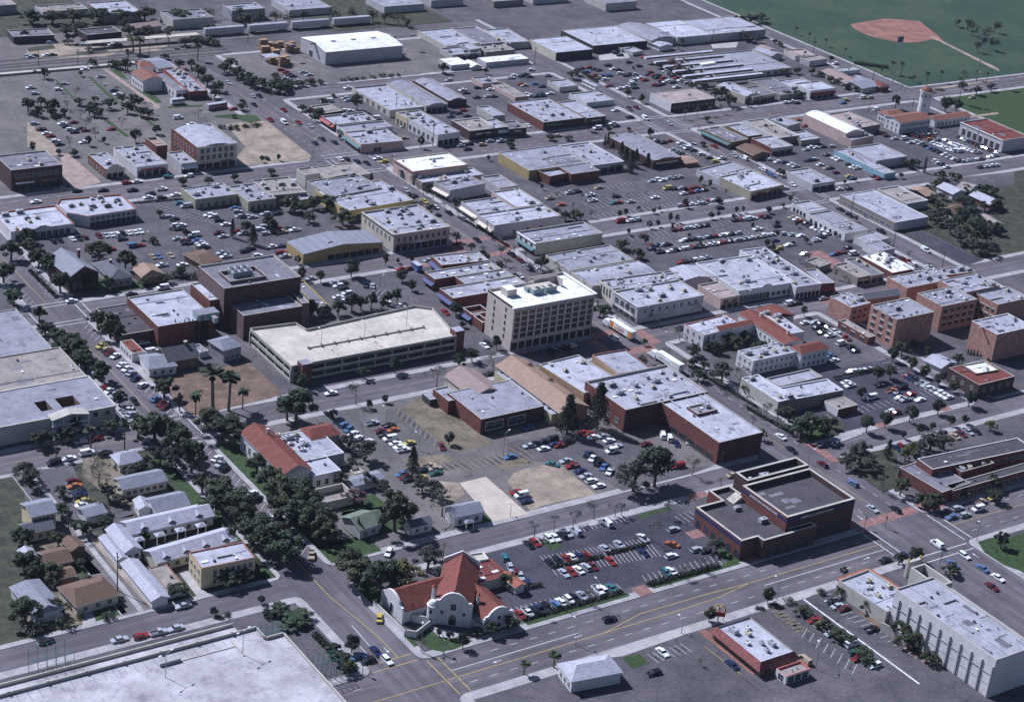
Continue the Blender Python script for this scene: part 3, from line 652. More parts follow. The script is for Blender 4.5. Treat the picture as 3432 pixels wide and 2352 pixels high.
def hedge(x0, y0, x1, y1, wd, hh, label, m='leafd'):
    d = Vector((x1-x0, y1-y0)); L = d.length; d.normalize(); n = Vector((-d.y, d.x)); rg = random.Random(int(x0+y0)); b = MB(); k = int(L*34*max(1, wd))
    for _ in range(min(k, 4000)):
        a, c, z = rg.uniform(0, L), rg.uniform(-wd/2, wd/2), hh*rg.uniform(.15, 1)**.6; p = Vector((x0+d.x*a+n.x*c, y0+d.y*a+n.y*c, z))
        nn = Vector((rg.gauss(0, .6), rg.gauss(0, .6), .6)).normalized(); u = nn.orthogonal().normalized(); v = nn.cross(u); s = rg.uniform(.14, .28)
        b.face([p-u*s, p-v*s, p+u*s, p+v*s], m)
    b.v = [(v[0]-(x0+x1)/2, v[1]-(y0+y1)/2, v[2]) for v in b.v]
    o = b.build('hedge'); o.location = ((x0+x1)/2, (y0+y1)/2, 0); tag(o, label, 'hedge')
def low_wall(x0, y0, x1, y1, hh, m, label, wd=.3, nm='wall', cat='wall'):
    d = Vector((x1-x0, y1-y0)); n = Vector((-d.y, d.x)).normalized()*wd/2; L = d.length/2; b = MB(); a = math.atan2(d.y, d.x)
    b.box(-L, -wd/2, 0, L, wd/2, hh, m); b.box(-L-.04, -wd/2-.05, hh, L+.04, wd/2+.05, hh+.1, 'coping')
    o = b.build('garden_'+nm if nm == 'wall' else nm); o.location = ((x0+x1)/2, (y0+y1)/2, 0); o.rotation_euler = (0, 0, a); tag(o, label, cat)
# ---------------------------------------------------------------- one-off builders
def rowwin(e, a, b_, n, z, w_, h_):
    a = Vector(a)-Vector(e.location[:2]); b_ = Vector(b_)-Vector(e.location[:2]); d = b_-a; rz = math.atan2(d.y, d.x)
    for i in range(n):
        q = a+d*(i+.5)/n; link('window', win_mesh(w_, h_, 's' if z < 1 else 'f'), e, (q.x, q.y, z), rz)
def round_tower(x, y):
    e = thing('bell_tower', 'round white tower with a red-brown dome above the station', 'tower', x, y)
    b = MB(); b.frustum(0, 0, 0, 12.5, 3.3, 3.1, 'w_white', 20); b.build('shaft', e, True)
    b = MB(); b.frustum(0, 0, 12.4, 12.8, 3.6, 3.6, 'frameW', 20); b.frustum(0, 0, 12.8, 13.8, 3.4, 2.9, 'sh_rb', 20); b.frustum(0, 0, 13.8, 14.9, 2.9, 1.5, 'sh_rb', 20); b.frustum(0, 0, 14.9, 15.6, 1.5, .1, 'sh_rb', 20); b.build('dome', e)
    for k in range(8):
        a = k*math.pi/4; link('window', win_mesh(.9, 1.8, 'a'), e, (3.2*math.cos(a), 3.2*math.sin(a), 9.3), a+math.pi/2)
        if k % 2: link('window', win_mesh(.7, 1.2, 'f'), e, (3.25*math.cos(a), 3.25*math.sin(a), 4.5), a+math.pi/2)
def courtyard_motel():
    e = thing('courtyard_motel', 'tan-roofed courtyard motel with a glazed gabled porch at the left edge', 'motel', 186, 540); z = 6.8
    X0, X1, Y0, Y1 = -56, 35, -13, 11; hx = [(11.5, 15.5), (18.7, 25)]; hy = (-7.5, -.4)
    b = MB(); b.prism([(X0, Y0), (X1, Y0), (X1, Y1), (X0, Y1)], 0, z-.35, 'w_beige', bottom=False) if 0 else None
    xs = [X0, 11.5, 15.5, 18.7, 25, X1]; ys = [Y0, hy[0], hy[1], Y1]
    r_ = MB()
    for i in range(5):
        for j in range(3):
            if j == 1 and i in (1, 3): continue
            r_.face([(xs[i], ys[j], z), (xs[i+1], ys[j], z), (xs[i+1], ys[j+1], z), (xs[i], ys[j+1], z)], 'r_g')
    for (a, c) in hx:
        for p, q in (((a, hy[0]), (c, hy[0])), ((c, hy[0]), (c, hy[1])), ((c, hy[1]), (a, hy[1])), ((a, hy[1]), (a, hy[0]))): b.face([(*q, 0), (*p, 0), (*p, z), (*q, z)], 'w_brown')
    for p, q in (((X0, Y0), (X1, Y0)), ((X1, Y0), (X1, Y1)), ((X1, Y1), (X0, Y1)), ((X0, Y1), (X0, Y0))): b.face([(*p, 0), (*q, 0), (*q, z), (*p, z)], 'w_beige')
    b.build('wall', e); r_.build('roof', e)
    f = MB()
    for p, q in (((X0, Y0), (X1, Y0)), ((X1, Y0), (X1, Y1)), ((X1, Y1), (X0, Y1))):
        strip_ = MB(); d = Vector(q)-Vector(p); n = Vector((d.y, -d.x)).normalized()*.35
        f.prism([(p[0]+n.x, p[1]+n.y), (q[0]+n.x, q[1]+n.y), (q[0]-n.x, q[1]-n.y), (p[0]-n.x, p[1]-n.y)], z-.3, z+.25, 'coping')
    f.build('fascia', e)
    p = MB(); p.face([(2, Y0-2.6, z+.3), (8.5, Y0-2.6, z+1.6), (8.5, Y0+2, z+1.6), (2, Y0+2, z+.3)], 'coping'); p.face([(8.5, Y0-2.6, z+1.6), (15, Y0-2.6, z+.3), (15, Y0+2, z+.3), (8.5, Y0+2, z+1.6)], 'coping')
    for x in (2.3, 6, 10.5, 14.5): p.box(x, Y0-2.4, 0, x+.25, Y0-2.1, z+.5, 'frameW')
    for zz in (2.9, 4.6): p.box(2, Y0-2.5, zz, 15, Y0-2.2, zz+.25, 'frameW'); p.box(2.6, Y0-2, zz+.35, 5.8, Y0-.2, zz+.5, 'frameW'); p.box(10.9, Y0-2, zz+.35, 14.4, Y0-.2, zz+.5, 'frameW')
    p.v = [(v[0]+10, v[1], v[2]) for v in p.v]; p.build('porch', e)
    for s in range(9): link('window', win_mesh(1.6, 1.6, 'f'), e, (-50+s*5.5, Y0-.02, 4.2), 0)
    for s in range(2): link('window', win_mesh(1.6, 1.6, 'f'), e, (28+s*4.2, Y0-.02, 4.2), 0)
    for q in ((20, 6, 3), (-4, 7, 1), (31, -6, 1)): link('roof_vent', vent_meshes()[q[2]], e, (q[0], q[1], z))
def bank_low():
    o = [(360.8, 391.4), (360.8, 368.4), (367.4, 368.4), (367.4, 365.6), (389.8, 365.6), (389.8, 368.5), (380.3, 368.5), (380.3, 398.2), (371.5, 398.2), (371.5, 391.4)]
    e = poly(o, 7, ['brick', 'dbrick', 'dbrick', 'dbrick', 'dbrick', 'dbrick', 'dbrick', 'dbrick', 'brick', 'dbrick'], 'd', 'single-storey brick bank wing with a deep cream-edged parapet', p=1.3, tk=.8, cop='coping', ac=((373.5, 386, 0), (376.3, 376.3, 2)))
    x, y = e.location[:2]
    b = MB(); b.face([(375-x, 389.5-y, 5.71), (378.5-x, 389.5-y, 5.71), (378.5-x, 389.5-y, 7.6)], 'coping'); b.face([(375-x, 393-y, 5.71), (378.5-x, 393-y, 7.6), (378.5-x, 393-y, 5.71)], 'coping'); b.face([(375-x, 389.5-y, 5.71), (378.5-x, 389.5-y, 7.6), (378.5-x, 393-y, 7.6), (375-x, 393-y, 5.71)], 'r_c'); b.face([(378.5-x, 389.5-y, 5.71), (378.5-x, 393-y, 5.71), (378.5-x, 393-y, 7.6), (378.5-x, 389.5-y, 7.6)], 'coping'); b.build('stair_hood', e)
    b = MB(); b.box(360.72-x, 368.4-y, 5.2, 360.78-x, 391.4-y, 6.3, 'navyc'); b.build('fascia_band', e)
    for k in range(6): link('window', win_mesh(2.2, 3, 'A'), e, (360.78-x, 389-k*3.8-y, .2), -math.pi/2)
    for k in range(5): link('window', win_mesh(2.4, 3, 'd'), e, (370+k*4-x, 365.58-y, .3), 0)
def red_eatery():
    # a low flat-roofed fast food restaurant with a red mansard skirt
    e = thing('restaurant', 'low fast-food restaurant with a red mansard skirt and pale roof', 'restaurant', 332, 327); W, D, z = 7.8, 11.5, 4.1
    b = MB(); b.prism([(-W+1.1, -D+1), (W-1.1, -D+1), (W-1.1, D-1), (-W+1.1, D-1)], 0, 2.8, 'w_brown', bottom=False); b.build('wall', e)
    b = MB(); o_ = [(-W, -D), (W, -D), (W, D), (-W, D)]; i_ = [(-W+1.7, -D+1.7), (W-1.7, -D+1.7), (W-1.7, D-1.7), (-W+1.7, D-1.7)]
    for k in range(4):
        p, q, ip, iq = o_[k], o_[(k+1) % 4], i_[k], i_[(k+1) % 4]
        b.face([(*p, 2.5), (*q, 2.5), (*iq, z+.4), (*ip, z+.4)], 'w_pbrick' if k == 9 else 'clay2'); b.face([(*p, 2.5), (*ip, 2.5), (*iq, 2.5), (*q, 2.5)], 'w_dark')
        b.face([(*ip, z-.3), (*ip, z+.4), (*iq, z+.4), (*iq, z-.3)], 'coping')
    b.build('mansard_roof', e); b = MB(); b.face([(*q, z-.25) for q in i_], 'r_w'); b.build('roof', e)
    for q in ((-3, 6, 2), (0, 3, 1), (-3.2, -.5, 4), (2, 5.5, 4), (.5, -2.5, 3), (3, -4, 0), (-.5, -6, 3)): link('air_conditioner', ac_meshes()[q[2]], e, (q[0], q[1], z-.25), math.pi/2)
    windows(e, 2*W-2.2, 2*D-2, [('W', 6, 1, .5, 0, 2.6, 1.9, .05, .05, 's'), ('S', 3, 1, .5, 0, 2.6, 1.9, .1, .1, 's')])
    f = flat(334, 312.2, 0, 9, 4.4, 3.0, 'white', 't', 'small red-edged front kiosk of the fast-food restaurant', cop='paintr', win=[('S', 3, 1, .4, 0, 2, 2), ('W', 1, 1, .4, 0, 2, 2)])
mat('clay2', (.22, .08, .075), var=.25, scale=.8, kind='stain', c2=(.75, .75, .78))
SP = {'bus_white': (379.7, 830.1), 'bus_red': (395.3, 817.8), 'box_truck': (384.3, 604.8), 'boxtrailer': (604.7, 790.7), 'lumber': [(464.1, 904.8, 1), (459.4, 892.7, 1), (467.8, 903.8, 1), (462.5, 891.8, 1), (470.3, 903.1, 1), (463.0, 887.3, 1), (459.4, 877.4, 1), (475.4, 906.2, 1), (459.6, 873.1, 1), (464.0, 878.3, 1), (462.7, 874.4, 1), (474.7, 895.1, 1), (477.6, 896.6, 1), (456.4, 878.3, 1), (478.5, 894.1, 1)], 'infield': [(854.9, 853.6), (850.7, 845.2), (848.5, 835.9), (849.0, 827.9), (850.8, 821.5), (854.4, 815.8), (859.2, 811.5), (866.7, 808.9), (875.7, 808.8), (885.0, 811.1), (889.6, 803.3), (898.7, 820.7), (904.9, 835.3), (910.7, 847.5), (889.9, 858.4)], 'paths': [[(889.4, 816.5), (892.1, 817.1), (880.4, 748.2), (875.5, 743.6)], [(795.2, 730.1), (863.9, 732.7), (861.1, 730.1), (793.4, 727.3)], [(781.8, 684.8), (811.3, 684.0), (809.5, 681.4), (781.4, 681.8)]], 'flood1': (790.5, 747.2), 'flood2': (843.3, 731.8)}
mat('bluec2', (.12, .2, .45), kind='plain')
# ================================================================ the ground
sheet('ground', 'city', [rect(-300, -200, 2400, 2600)], 0)
XR = [(228, 243), (415, 433), (601, 615), (779, 792)]
YR = [(346, 364.5), (408, 418), (508.5, 521.5), (610, 623), (717, 735)]
sheet('cross_streets', 'road', [rect(60, y0, 1100, y1) for y0, y1 in YR] + [rect(433, 823.5, 660, 835.5)], .012)
sheet('avenues', 'roady', [rect(228, 60, 243, 717), rect(412.5, 60, 438, 430), rect(415, 430, 433, 735), [(409, 735), (432, 735), (428, 822), (416, 905), (399, 905), (404, 822)], rect(601, 423, 615, 1000), rect(779, 500, 792, 1200), rect(519, 418, 527, 508)], .024)
blocks = []
def blk(x0, x1, y0, y1, m, side=3.0): blocks.append((x0, x1, y0, y1, m, side))
blk(60, 228, 364.5, 408, 'lotmid'); blk(60, 228, 418, 508.5, 'garden', 2); blk(60, 228, 521.5, 610, 'lotlight'); blk(60, 228, 623, 717, 'lotmid')
blk(243, 412.5, 364.5, 408, 'lotmid'); blk(243, 412.5, 418, 508.5, 'lotlight'); blk(243, 415, 521.5, 610, 'lotmid'); blk(243, 415, 623, 717, 'lotmid'); blk(243, 405, 735, 900, 'lotlight')
blk(438, 601, 364.5, 408, 'lotmid'); blk(438, 519, 418, 508.5, 'lotmid'); blk(527, 601, 418, 508.5, 'lotmid', 1.6); blk(433, 601, 521.5, 610, 'lotmid'); blk(433, 601, 623, 717, 'lotmid'); blk(433, 601, 735, 822, 'lotmid')
blk(615, 779, 364.5, 408, 'lotmid'); blk(615, 779, 418, 508.5, 'lotmid'); blk(615, 779, 521.5, 610, 'garden'); blk(615, 779, 623, 717, 'lotmid'); blk(615, 779, 735, 1000, 'lotmid')
blk(792, 1100, 623, 717, 'grass'); blk(792, 1100, 735, 1400, 'field', 2); blk(433, 600, 837, 902, 'lotlight')
blk(243, 412.5, 120, 346, 'lotmid', 3.5); blk(438, 601, 120, 346, 'lotmid'); blk(60, 228, 120, 346, 'lotmid')
kb = MB(); ins = {}
for x0, x1, y0, y1, m, s_ in blocks:
    r_ = 3.0; P_ = []
    for cx_, cy_, a0 in ((x1-r_, y1-r_, 0), (x0+r_, y1-r_, 90), (x0+r_, y0+r_, 180), (x1-r_, y0+r_, 270)):
        for k in range(4): P_.append((cx_+r_*math.cos(R(a0+k*30)), cy_+r_*math.sin(R(a0+k*30))))
    kb.prism(P_, 0, .14, 'kerb', 'walk', bottom=False)
    ins.setdefault(m, []).append(rect(x0+s_, y0+s_, x1-s_, y1-s_))
struct(kb, 'pavements')
for m_, q_ in ins.items(): sheet({'grass': 'park_grass', 'field': 'playing_field'}.get(m_, 'block_ground'), m_, q_, .152)
mk = MB()
def mkl(m, wd, pts, z=.05, ds=0):
    for a, b_ in zip(pts, pts[1:]):
        (dash(mk, *a, *b_, wd, z, m, ds, ds*1.55) if ds else strip(mk, *a, *b_, wd, z, m))
Y_, W_ = 'painty', 'paintw'
# boulevard: double turn lane, lane dashes, turn pockets
mkl(Y_, .28, [(100, 353.3), (298.2, 353.5), (313.9, 357.2), (337.8, 357.1), (354.7, 356.5), (411, 356.3)]); mkl(Y_, .28, [(298.2, 353.5), (322.8, 353.5), (342.3, 354.2), (354.7, 356.4)], .062)
for x0, x1 in ((100, 222), (250, 405), (445, 595), (625, 800)): mkl(W_, .16, [(x0, 360.2), (x1, 360.2)], .05, 2.6); mkl(W_, .16, [(x0, 349.9), (x1, 349.9)], .05, 2.6)
mkl(W_, .22, [(248, 356.8), (291.4, 356.8)]); mkl(W_, .22, [(358.9, 353.4), (409, 353.4)]); mkl(Y_, .22, [(441, 355.5), (900, 355.5)])
# crossings at the corner by the church (yellow)
for x in (244.6, 248.2): mkl(Y_, .32, [(x, 346.5), (x, 364)])
for y in (365.3, 368.6): mkl(Y_, .32, [(228.6, y), (242.6, y)])
mkl(Y_, .25, [(235.7, 430), (235.7, 404), (236.8, 393), (238.2, 380), (238.2, 369)]); mkl(Y_, .18, [(235, 600), (235, 526)]); mkl(Y_, .18, [(235, 505), (235, 432)]); mkl(Y_, .18, [(235, 700), (235, 628)])
mkl(W_, .2, [(234.2, 388), (233.4, 369)]); mkl(W_, .2, [(231.2, 380), (231.2, 369)])
# white crossings at L-avenue crossings
for yc0, yc1 in ((508.5, 521.5), (610, 623)):
    for y in (yc0-3.6, yc0-.8, yc1+.8, yc1+3.6): mkl(W_, .34, [(228.8, y), (242.4, y)])
    for x in (226, 244.5, 247.4): mkl(W_, .34, [(x, yc0+.5), (x, yc1-.5)])
# main street
mkl(Y_, .2, [(425.4, 366), (425.4, 404)], .05); mkl(Y_, .2, [(425, 421), (423.5, 505)]); mkl(Y_, .18, [(424, 525), (424, 606)]); mkl(Y_, .18, [(424, 627), (424, 713)]); mkl(Y_, .2, [(421, 740), (419, 808), (411, 890)])
for x in (419, 431.6): mkl(W_, .15, [(x, 368), (x, 406)], .05, 2.4); mkl(W_, .15, [(x, 421), (x, 505)], .05, 2.4)
for x in (415.5, 427): mkl(W_, .15, [(x, 742), (x-3, 812)], .05, 2.4)
for x in (409.5, 412.8, 438.6, 441.8): mkl(W_, .34, [(x, 346.6), (x, 364)])
for y in (341.5, 344.8): mkl(W_, .34, [(413, y), (437.6, y)])
for x in (411.5, 414.5, 434.5, 438): mkl(W_, .34, [(x, 717.6), (x, 734.4)])
for y in (713, 716, 736.5, 740): mkl(W_, .34, [(412, y), (432, y)])
for x in (598, 600.5, 616, 618.5): mkl(W_, .3, [(x, 717.6), (x, 734.4)]); mkl(W_, .3, [(x, 610.6), (x, 622.4)])
for y in (713.5, 716, 736.5, 739): mkl(W_, .3, [(601.5, y), (614.5, y)])
for y in (606.5, 609, 624.5, 627): mkl(W_, .3, [(601.5, y), (614.5, y)])
mkl(Y_, .2, [(438, 726), (598, 726)]); mkl(Y_, .2, [(618, 725), (900, 724)]); mkl(Y_, .2, [(246, 727), (410, 727)]); mkl(Y_, .18, [(608, 628), (608, 712)]); mkl(Y_, .18, [(246, 615.5), (412, 615.5)])
for y in (721.5, 730.6): mkl(W_, .15, [(246, y), (410, y)], .05, 2.6); mkl(W_, .15, [(438, y), (598, y)], .05, 2.6); mkl(W_, .15, [(620, y), (900, y)], .05, 2.6)
mkl(Y_, .16, [(246, 515), (412, 515)], .05, 2.5); mkl(Y_, .16, [(436, 515), (598, 515)]); mkl(Y_, .16, [(60, 515), (225, 515)])
def chevron(x, y, a, s=1.0):      # turn arrow
    ca, sa = math.cos(R(a)), math.sin(R(a)); T = lambda u, v: (x+(u*ca-v*sa)*s, y+(u*sa+v*ca)*s, .055)
    mk.face([T(-1.6, -.12), T(.2, -.12), T(.2, .12), T(-1.6, .12)], 'paintw'); mk.face([T(.2, -.5), T(1.4, 0), T(.2, .5)], 'paintw')
for x, y, a in ((262, 355, 180), (290, 355.3, 180), (237, 373, -90), (400, 351.8, 0), (416, 372, -90), (434.5, 338, 90)): chevron(x, y, a)
# angled stalls along the left avenue
for y0, y1 in ((428, 503), (527, 606), (628, 690)):
    y = y0
    while y < y1: mkl(W_, .12, [(242.7, y), (239, y-3.6)]); mkl(W_, .12, [(228.4, y), (231.6, y+3.2)]); y += 3.5
# brick crossings
sheet('brick_crossings', 'paver', [rect(415, 504, 433, 509), rect(415, 521, 433, 526), rect(410, 508.5, 415, 521.5), rect(433, 508.5, 438, 521.5), rect(415, 606, 433, 610), rect(415, 623, 433, 627), rect(411, 610, 415, 623), rect(433, 610, 437, 623), rect(413, 366.5, 437.5, 370.5), rect(527, 510, 533, 519)], .036)
sheet('brick_plazas', 'paver', [rect(439, 365.2, 449, 371), rect(433.6, 405, 437.5, 423), rect(408.5, 365.2, 412, 371), rect(362, 365.2, 367, 372), rect(319.5, 364.6, 324.5, 369.4), rect(280, 404.6, 286, 407.9), rect(370.5, 404.6, 378.5, 407.9), rect(363, 387, 367.5, 392), rect(355.5, 384.5, 361, 389), rect(384, 606, 397, 609.4), rect(392, 596, 402, 603), rect(556, 522, 566, 560), rect(501, 412+6.5, 506, 421), rect(468, 418.2, 474, 421.2), rect(370, 499, 384, 508)], .168)
# dark lots
sheet('church_car_park', 'lotdark', [rect(279.5, 370.3, 361, 404.3)], .165)
sheet('right_car_parks', 'lotdark', [rect(440, 421.5, 517, 462), rect(514, 466, 519.5, 466.2)], .165)
sheet('left_court_car_park', 'lotdark', [rect(529, 462, 548, 503)], .165) if 0 else None
# lawns
sheet('lawns', 'grass', [rect(280, 366.3, 317, 368.2), rect(326, 366.3, 360, 368.4), rect(441, 120, 480, 341), rect(309.5, 398, 315, 403.8), rect(348, 402.2, 361, 404.2), rect(440, 421.5, 447, 430)], .182)

sheet('dirt_lots', 'dirt', [[(331.0, 445.0), (344.1, 444.4), (343.6, 420.9), (324.2, 422.1), (317.6, 421.0), (321.2, 440.0), (326.8, 444.3)]], 0.172)
sheet('sandy_lot', 'dirt', [[(389.3, 794.8), (409.1, 795.9), (410.5, 790.0), (407.8, 740.2), (402.6, 736.1), (364.6, 740.6), (384.0, 762.4)]], 0.172)
sheet('palm_lot', 'dirtred', [[(251.1, 552.1), (282.5, 552.9), (283.0, 526.1), (277.2, 523.9), (247.7, 522.1), (245.3, 535.1)]], 0.172)
sheet('dry_grass_lot', 'drygrass', [[(324.8, 503.8), (330.1, 505.0), (330.9, 470.9), (331.9, 464.1), (316.9, 463.8), (314.7, 470.6), (315.2, 499.6)]], 0.172)
sheet('concrete_slab', 'slab', [[(306.0, 445.6), (316.4, 445.6), (315.8, 419.3), (302.8, 419.9)]], 0.176)
sheet('gravel_yard', 'dirt', [[(295.8, 452.8), (305.8, 445.9), (304.2, 439.1), (293.7, 434.1), (294.6, 443.4)]], 0.172)
sheet('asphalt_lots', 'lotlight', [[(289.5, 507.1), (315.0, 504.0), (315.2, 472.2), (315.5, 463.1), (288.7, 463.9), (288.2, 487.4)]], 0.164)
sheet('asphalt_lots', 'lotmid', [[(336.3, 463.1), (364.4, 460.2), (378.0, 450.7), (383.5, 423.0), (393.5, 420.4), (382.4, 419.1), (353.2, 419.1), (348.0, 441.1), (329.5, 452.7)]], 0.164)
sheet('house_lawns', 'grass', [[(177.4, 452.9), (181.0, 451.9), (181.5, 442.6), (176.0, 443.1), (176.1, 448.6)], [(171.9, 425.0), (180.2, 424.4), (180.0, 420.3), (170.9, 420.1)], [(163.0, 451.8), (167.4, 450.5), (165.7, 445.1), (161.9, 446.9)], [(202.5, 452.9), (205.9, 452.1), (216.5, 452.1), (219.3, 451.6), (213.9, 451.5), (202.7, 451.7)]], 0.186)
sheet('house_lawns', 'grass', [[(272.6, 637.0), (275.5, 629.9), (282.7, 630.8), (287.2, 627.8), (270.1, 627.2)]], 0.186)
sheet('house_lawns', 'grass', [[(303.1, 428.3), (302.7, 420.5), (294.6, 421.1), (289.9, 421.7), (291.5, 425.6), (299.3, 424.4)]], 0.186)
sheet('church_lawn', 'grass', [[(248.1, 377.7), (253.1, 376.8), (253.6, 372.4), (255.6, 370.2), (259.1, 369.5), (261.4, 366.4), (254.8, 365.1), (250.6, 365.6), (248.2, 367.9), (247.3, 371.6)], [(244.8, 378.2), (246.7, 378.2), (246.2, 371.2), (244.7, 370.9)]], 0.186)
sheet('church_path', 'walk', [[(253.4, 377.3), (255.4, 376.7), (259.7, 371.8), (258.9, 369.9), (255.8, 370.4), (253.7, 372.7)]], 0.19)
sheet('station_lawn', 'grass', [[(370.4, 856.9), (376.2, 860.1), (373.8, 834.7), (369.8, 834.0)], [(370.2, 892.1), (374.5, 891.9), (372.3, 873.2), (369.9, 877.9)], [(389.1, 808.5), (398.9, 808.3), (409.2, 802.3), (408.4, 794.3), (400.8, 793.0), (398.1, 800.2), (389.2, 804.8)], [(373.9, 828.1), (391.4, 825.6), (389.3, 822.4), (372.3, 825.8)]], 0.186)
sheet('station_medians', 'grass', [[(336.7, 884.5), (337.7, 883.2), (335.3, 850.1), (333.7, 850.6)], [(354.5, 884.4), (356.0, 881.9), (353.4, 839.9), (350.9, 839.7)], [(335.8, 819.6), (338.3, 820.7), (338.7, 792.4), (336.4, 792.3)], [(355.1, 819.1), (357.0, 819.4), (356.7, 804.2), (354.5, 803.1)], [(314.2, 831.8), (316.0, 832.1), (315.7, 822.4), (313.9, 822.0)]], 0.19)
sheet('brick_walk', 'plaza', [[(366.5, 893.2), (368.9, 893.5), (369.3, 854.3), (370.7, 829.1), (366.3, 824.8), (367.1, 854.9)]], 0.188)
sheet('brick_plaza', 'plaza', [[(300.1, 780.6), (303.3, 778.8), (303.1, 740.3), (288.2, 734.9), (291.1, 755.9)]], 0.188)
sheet('sandy_verge', 'dirt', [[(301.5, 826.8), (301.7, 821.5), (301.5, 784.3), (296.8, 777.7), (289.1, 793.3)]], 0.18)
sheet('restaurant_lawn', 'grass', [[(295.1, 340.9), (301.1, 340.6), (300.8, 335.4), (294.8, 335.2)]], 0.19)
sheet('restaurant_car_park', 'lotmid', [[(301.7, 338.7), (313.2, 339.6), (322.5, 341.1), (326.7, 318.0), (327.0, 311.1), (292.0, 328.0)]], 0.166)
sheet('restaurant_car_park', 'lotmid', [[(343.3, 342.7), (359.7, 340.5), (360.0, 329.4), (354.5, 294.1), (332.1, 305.0)], [(365.2, 341.5), (373.8, 340.6), (375.1, 315.6), (369.3, 287.0), (357.3, 292.8), (365.3, 302.9)]], 0.17)
sheet('red_paving', 'clay', [[(323.8, 342.1), (326.5, 341.8), (326.4, 317.5), (324.2, 318.0)]], 0.186)
sheet('bright_pavement', 'concrete', [[(290.6, 345.3), (315.1, 345.9), (326.6, 345.1), (326.7, 343.1), (315.8, 342.3), (296.0, 341.5), (292.6, 342.4)]], 0.186)
sheet('bright_pavement', 'concrete', [[(344.8, 344.4), (374.1, 345.2), (373.4, 343.3), (365.6, 342.0), (344.6, 343.1)]], 0.19)
sheet('corner_lawn', 'grass', [[(441.7, 343.6), (446.7, 343.7), (453.3, 342.3), (451.4, 332.9), (441.3, 323.7), (438.6, 329.5), (438.5, 338.0)]], 0.19)
sheet('bare_lot', 'lotmid', [[(620.7, 561.8), (631.1, 561.0), (632.7, 523.8), (617.9, 520.8)]], 0.17)
sheet('bank_lot', 'lotdark', [[(349.5, 399.1), (370.6, 398.1), (362.8, 391.9), (349.2, 394.9)]], 0.17)
sheet('yard', 'lotlight', [[(473.6, 860.6), (535.7, 856.0), (526.3, 839.1), (476.4, 838.8), (467.6, 835.2)]], 0.17)
sheet('concrete_yard', 'concrete', [[(646.7, 841.0), (669.1, 844.3), (662.5, 831.9), (641.1, 832.1)], [(730.8, 842.1), (751.9, 841.4), (742.1, 831.7), (725.8, 833.7)]], 0.19)
sheet('pavement_islands', 'walk', [[(444.4, 417.5), (460.0, 419.4), (458.9, 417.0), (443.3, 415.2)]], 0.19)
stalls(mk, 304.9, 406.5, 344.1, 406.7, 25, -0.3, -4.0, 0.195, W_, 0.13)
stalls(mk, 304.5, 393.2, 341.4, 388.4, 26, 0.1, 3.3, 0.195, W_, 0.13)
stalls(mk, 304.8, 392.3, 341.0, 387.8, 26, -1.6, -7.3, 0.195, W_, 0.13)
stalls(mk, 280.4, 372.2, 316.7, 369.6, 22, 0.2, 4.0, 0.195, W_, 0.13)
stalls(mk, 325.7, 368.3, 354.1, 368.2, 14, 1.6, 5.7, 0.195, W_, 0.13)
stalls(mk, 358.9, 398.5, 367.3, 398.8, 4, 0.4, -5.0, 0.195, W_, 0.13)
stalls(mk, 315.0, 499.6, 315.3, 472.1, 9, -4.0, -4.5, 0.195, Y_, 0.13)
stalls(mk, 291.0, 499.0, 293.1, 481.7, 7, -0.6, 4.0, 0.195, W_, 0.13)
stalls(mk, 301.8, 497.2, 301.2, 469.3, 8, 2.1, -2.8, 0.195, Y_, 0.13)
stalls(mk, 334.5, 460.3, 349.9, 459.1, 6, 1.7, -6.1, 0.195, Y_, 0.13)
stalls(mk, 302.8, 459.9, 338.0, 456.0, 15, 1.0, -7.3, 0.195, Y_, 0.13)
stalls(mk, 355.0, 329.4, 355.6, 308.6, 7, -4.8, -3.1, 0.195, W_, 0.13)
stalls(mk, 369.1, 330.2, 374.6, 298.8, 13, 4.6, -0.1, 0.195, W_, 0.13)
stalls(mk, 372.6, 340.8, 373.2, 334.2, 3, 2.1, -0.3, 0.195, W_, 0.13)
stalls(mk, 350.7, 340.9, 350.5, 329.5, 7, 3.8, -0.1, 0.195, Y_, 0.13)
stalls(mk, 350.7, 340.9, 350.5, 329.5, 5, 4.1, -1.9, 0.195, Y_, 0.13)
mkl(W_, 0.7, [(364.6, 342.4), (365.3, 302.9), (365.4, 293.2)], 0.19, 0)
stalls(mk, 303.0, 339.4, 315.1, 339.4, 6, 0.4, -4.9, 0.195, W_, 0.13)
mkl(Y_, 0.2, [(320.6, 335.2), (321.0, 326.0), (321.4, 319.3)], 0.19, 0)
stalls(mk, 490, 661, 560, 661, 25, 0, -4.6, .195, W_, .13); stalls(mk, 498, 642.5, 552, 642.5, 19, 0, 4.6, .195, W_, .13); stalls(mk, 498, 642, 552, 642, 19, 0, -4.6, .195, W_, .13); stalls(mk, 492, 627, 560, 627, 24, 0, 4.4, .195, W_, .13)
stalls(mk, 492, 604, 552, 604, 21, 0, -4.6, .195, W_, .13); stalls(mk, 496, 589, 560, 587, 23, 0, 4.6, .195, W_, .13); stalls(mk, 496, 588.6, 560, 586.6, 23, 0, -4.6, .195, W_, .13)
stalls(mk, 448, 430, 513, 430, 22, 0, 4.6, .195, W_, .13); stalls(mk, 513, 440, 513, 462, 8, -4.6, 0, .195, W_, .13)
stalls(mk, 308.8, 713.1, 322.8, 682.4, 14, 4.8, 1.2, 0.195, W_, 0.13)
stalls(mk, 325.1, 697.9, 327.6, 677.9, 9, 5.6, 1.6, 0.195, W_, 0.13)
stalls(mk, 336.8, 881.5, 334.7, 853.1, 10, -5.6, -0.3, 0.195, W_, 0.13)
stalls(mk, 354.5, 878.3, 351.4, 842.4, 10, -5.9, 0.7, 0.195, W_, 0.13)
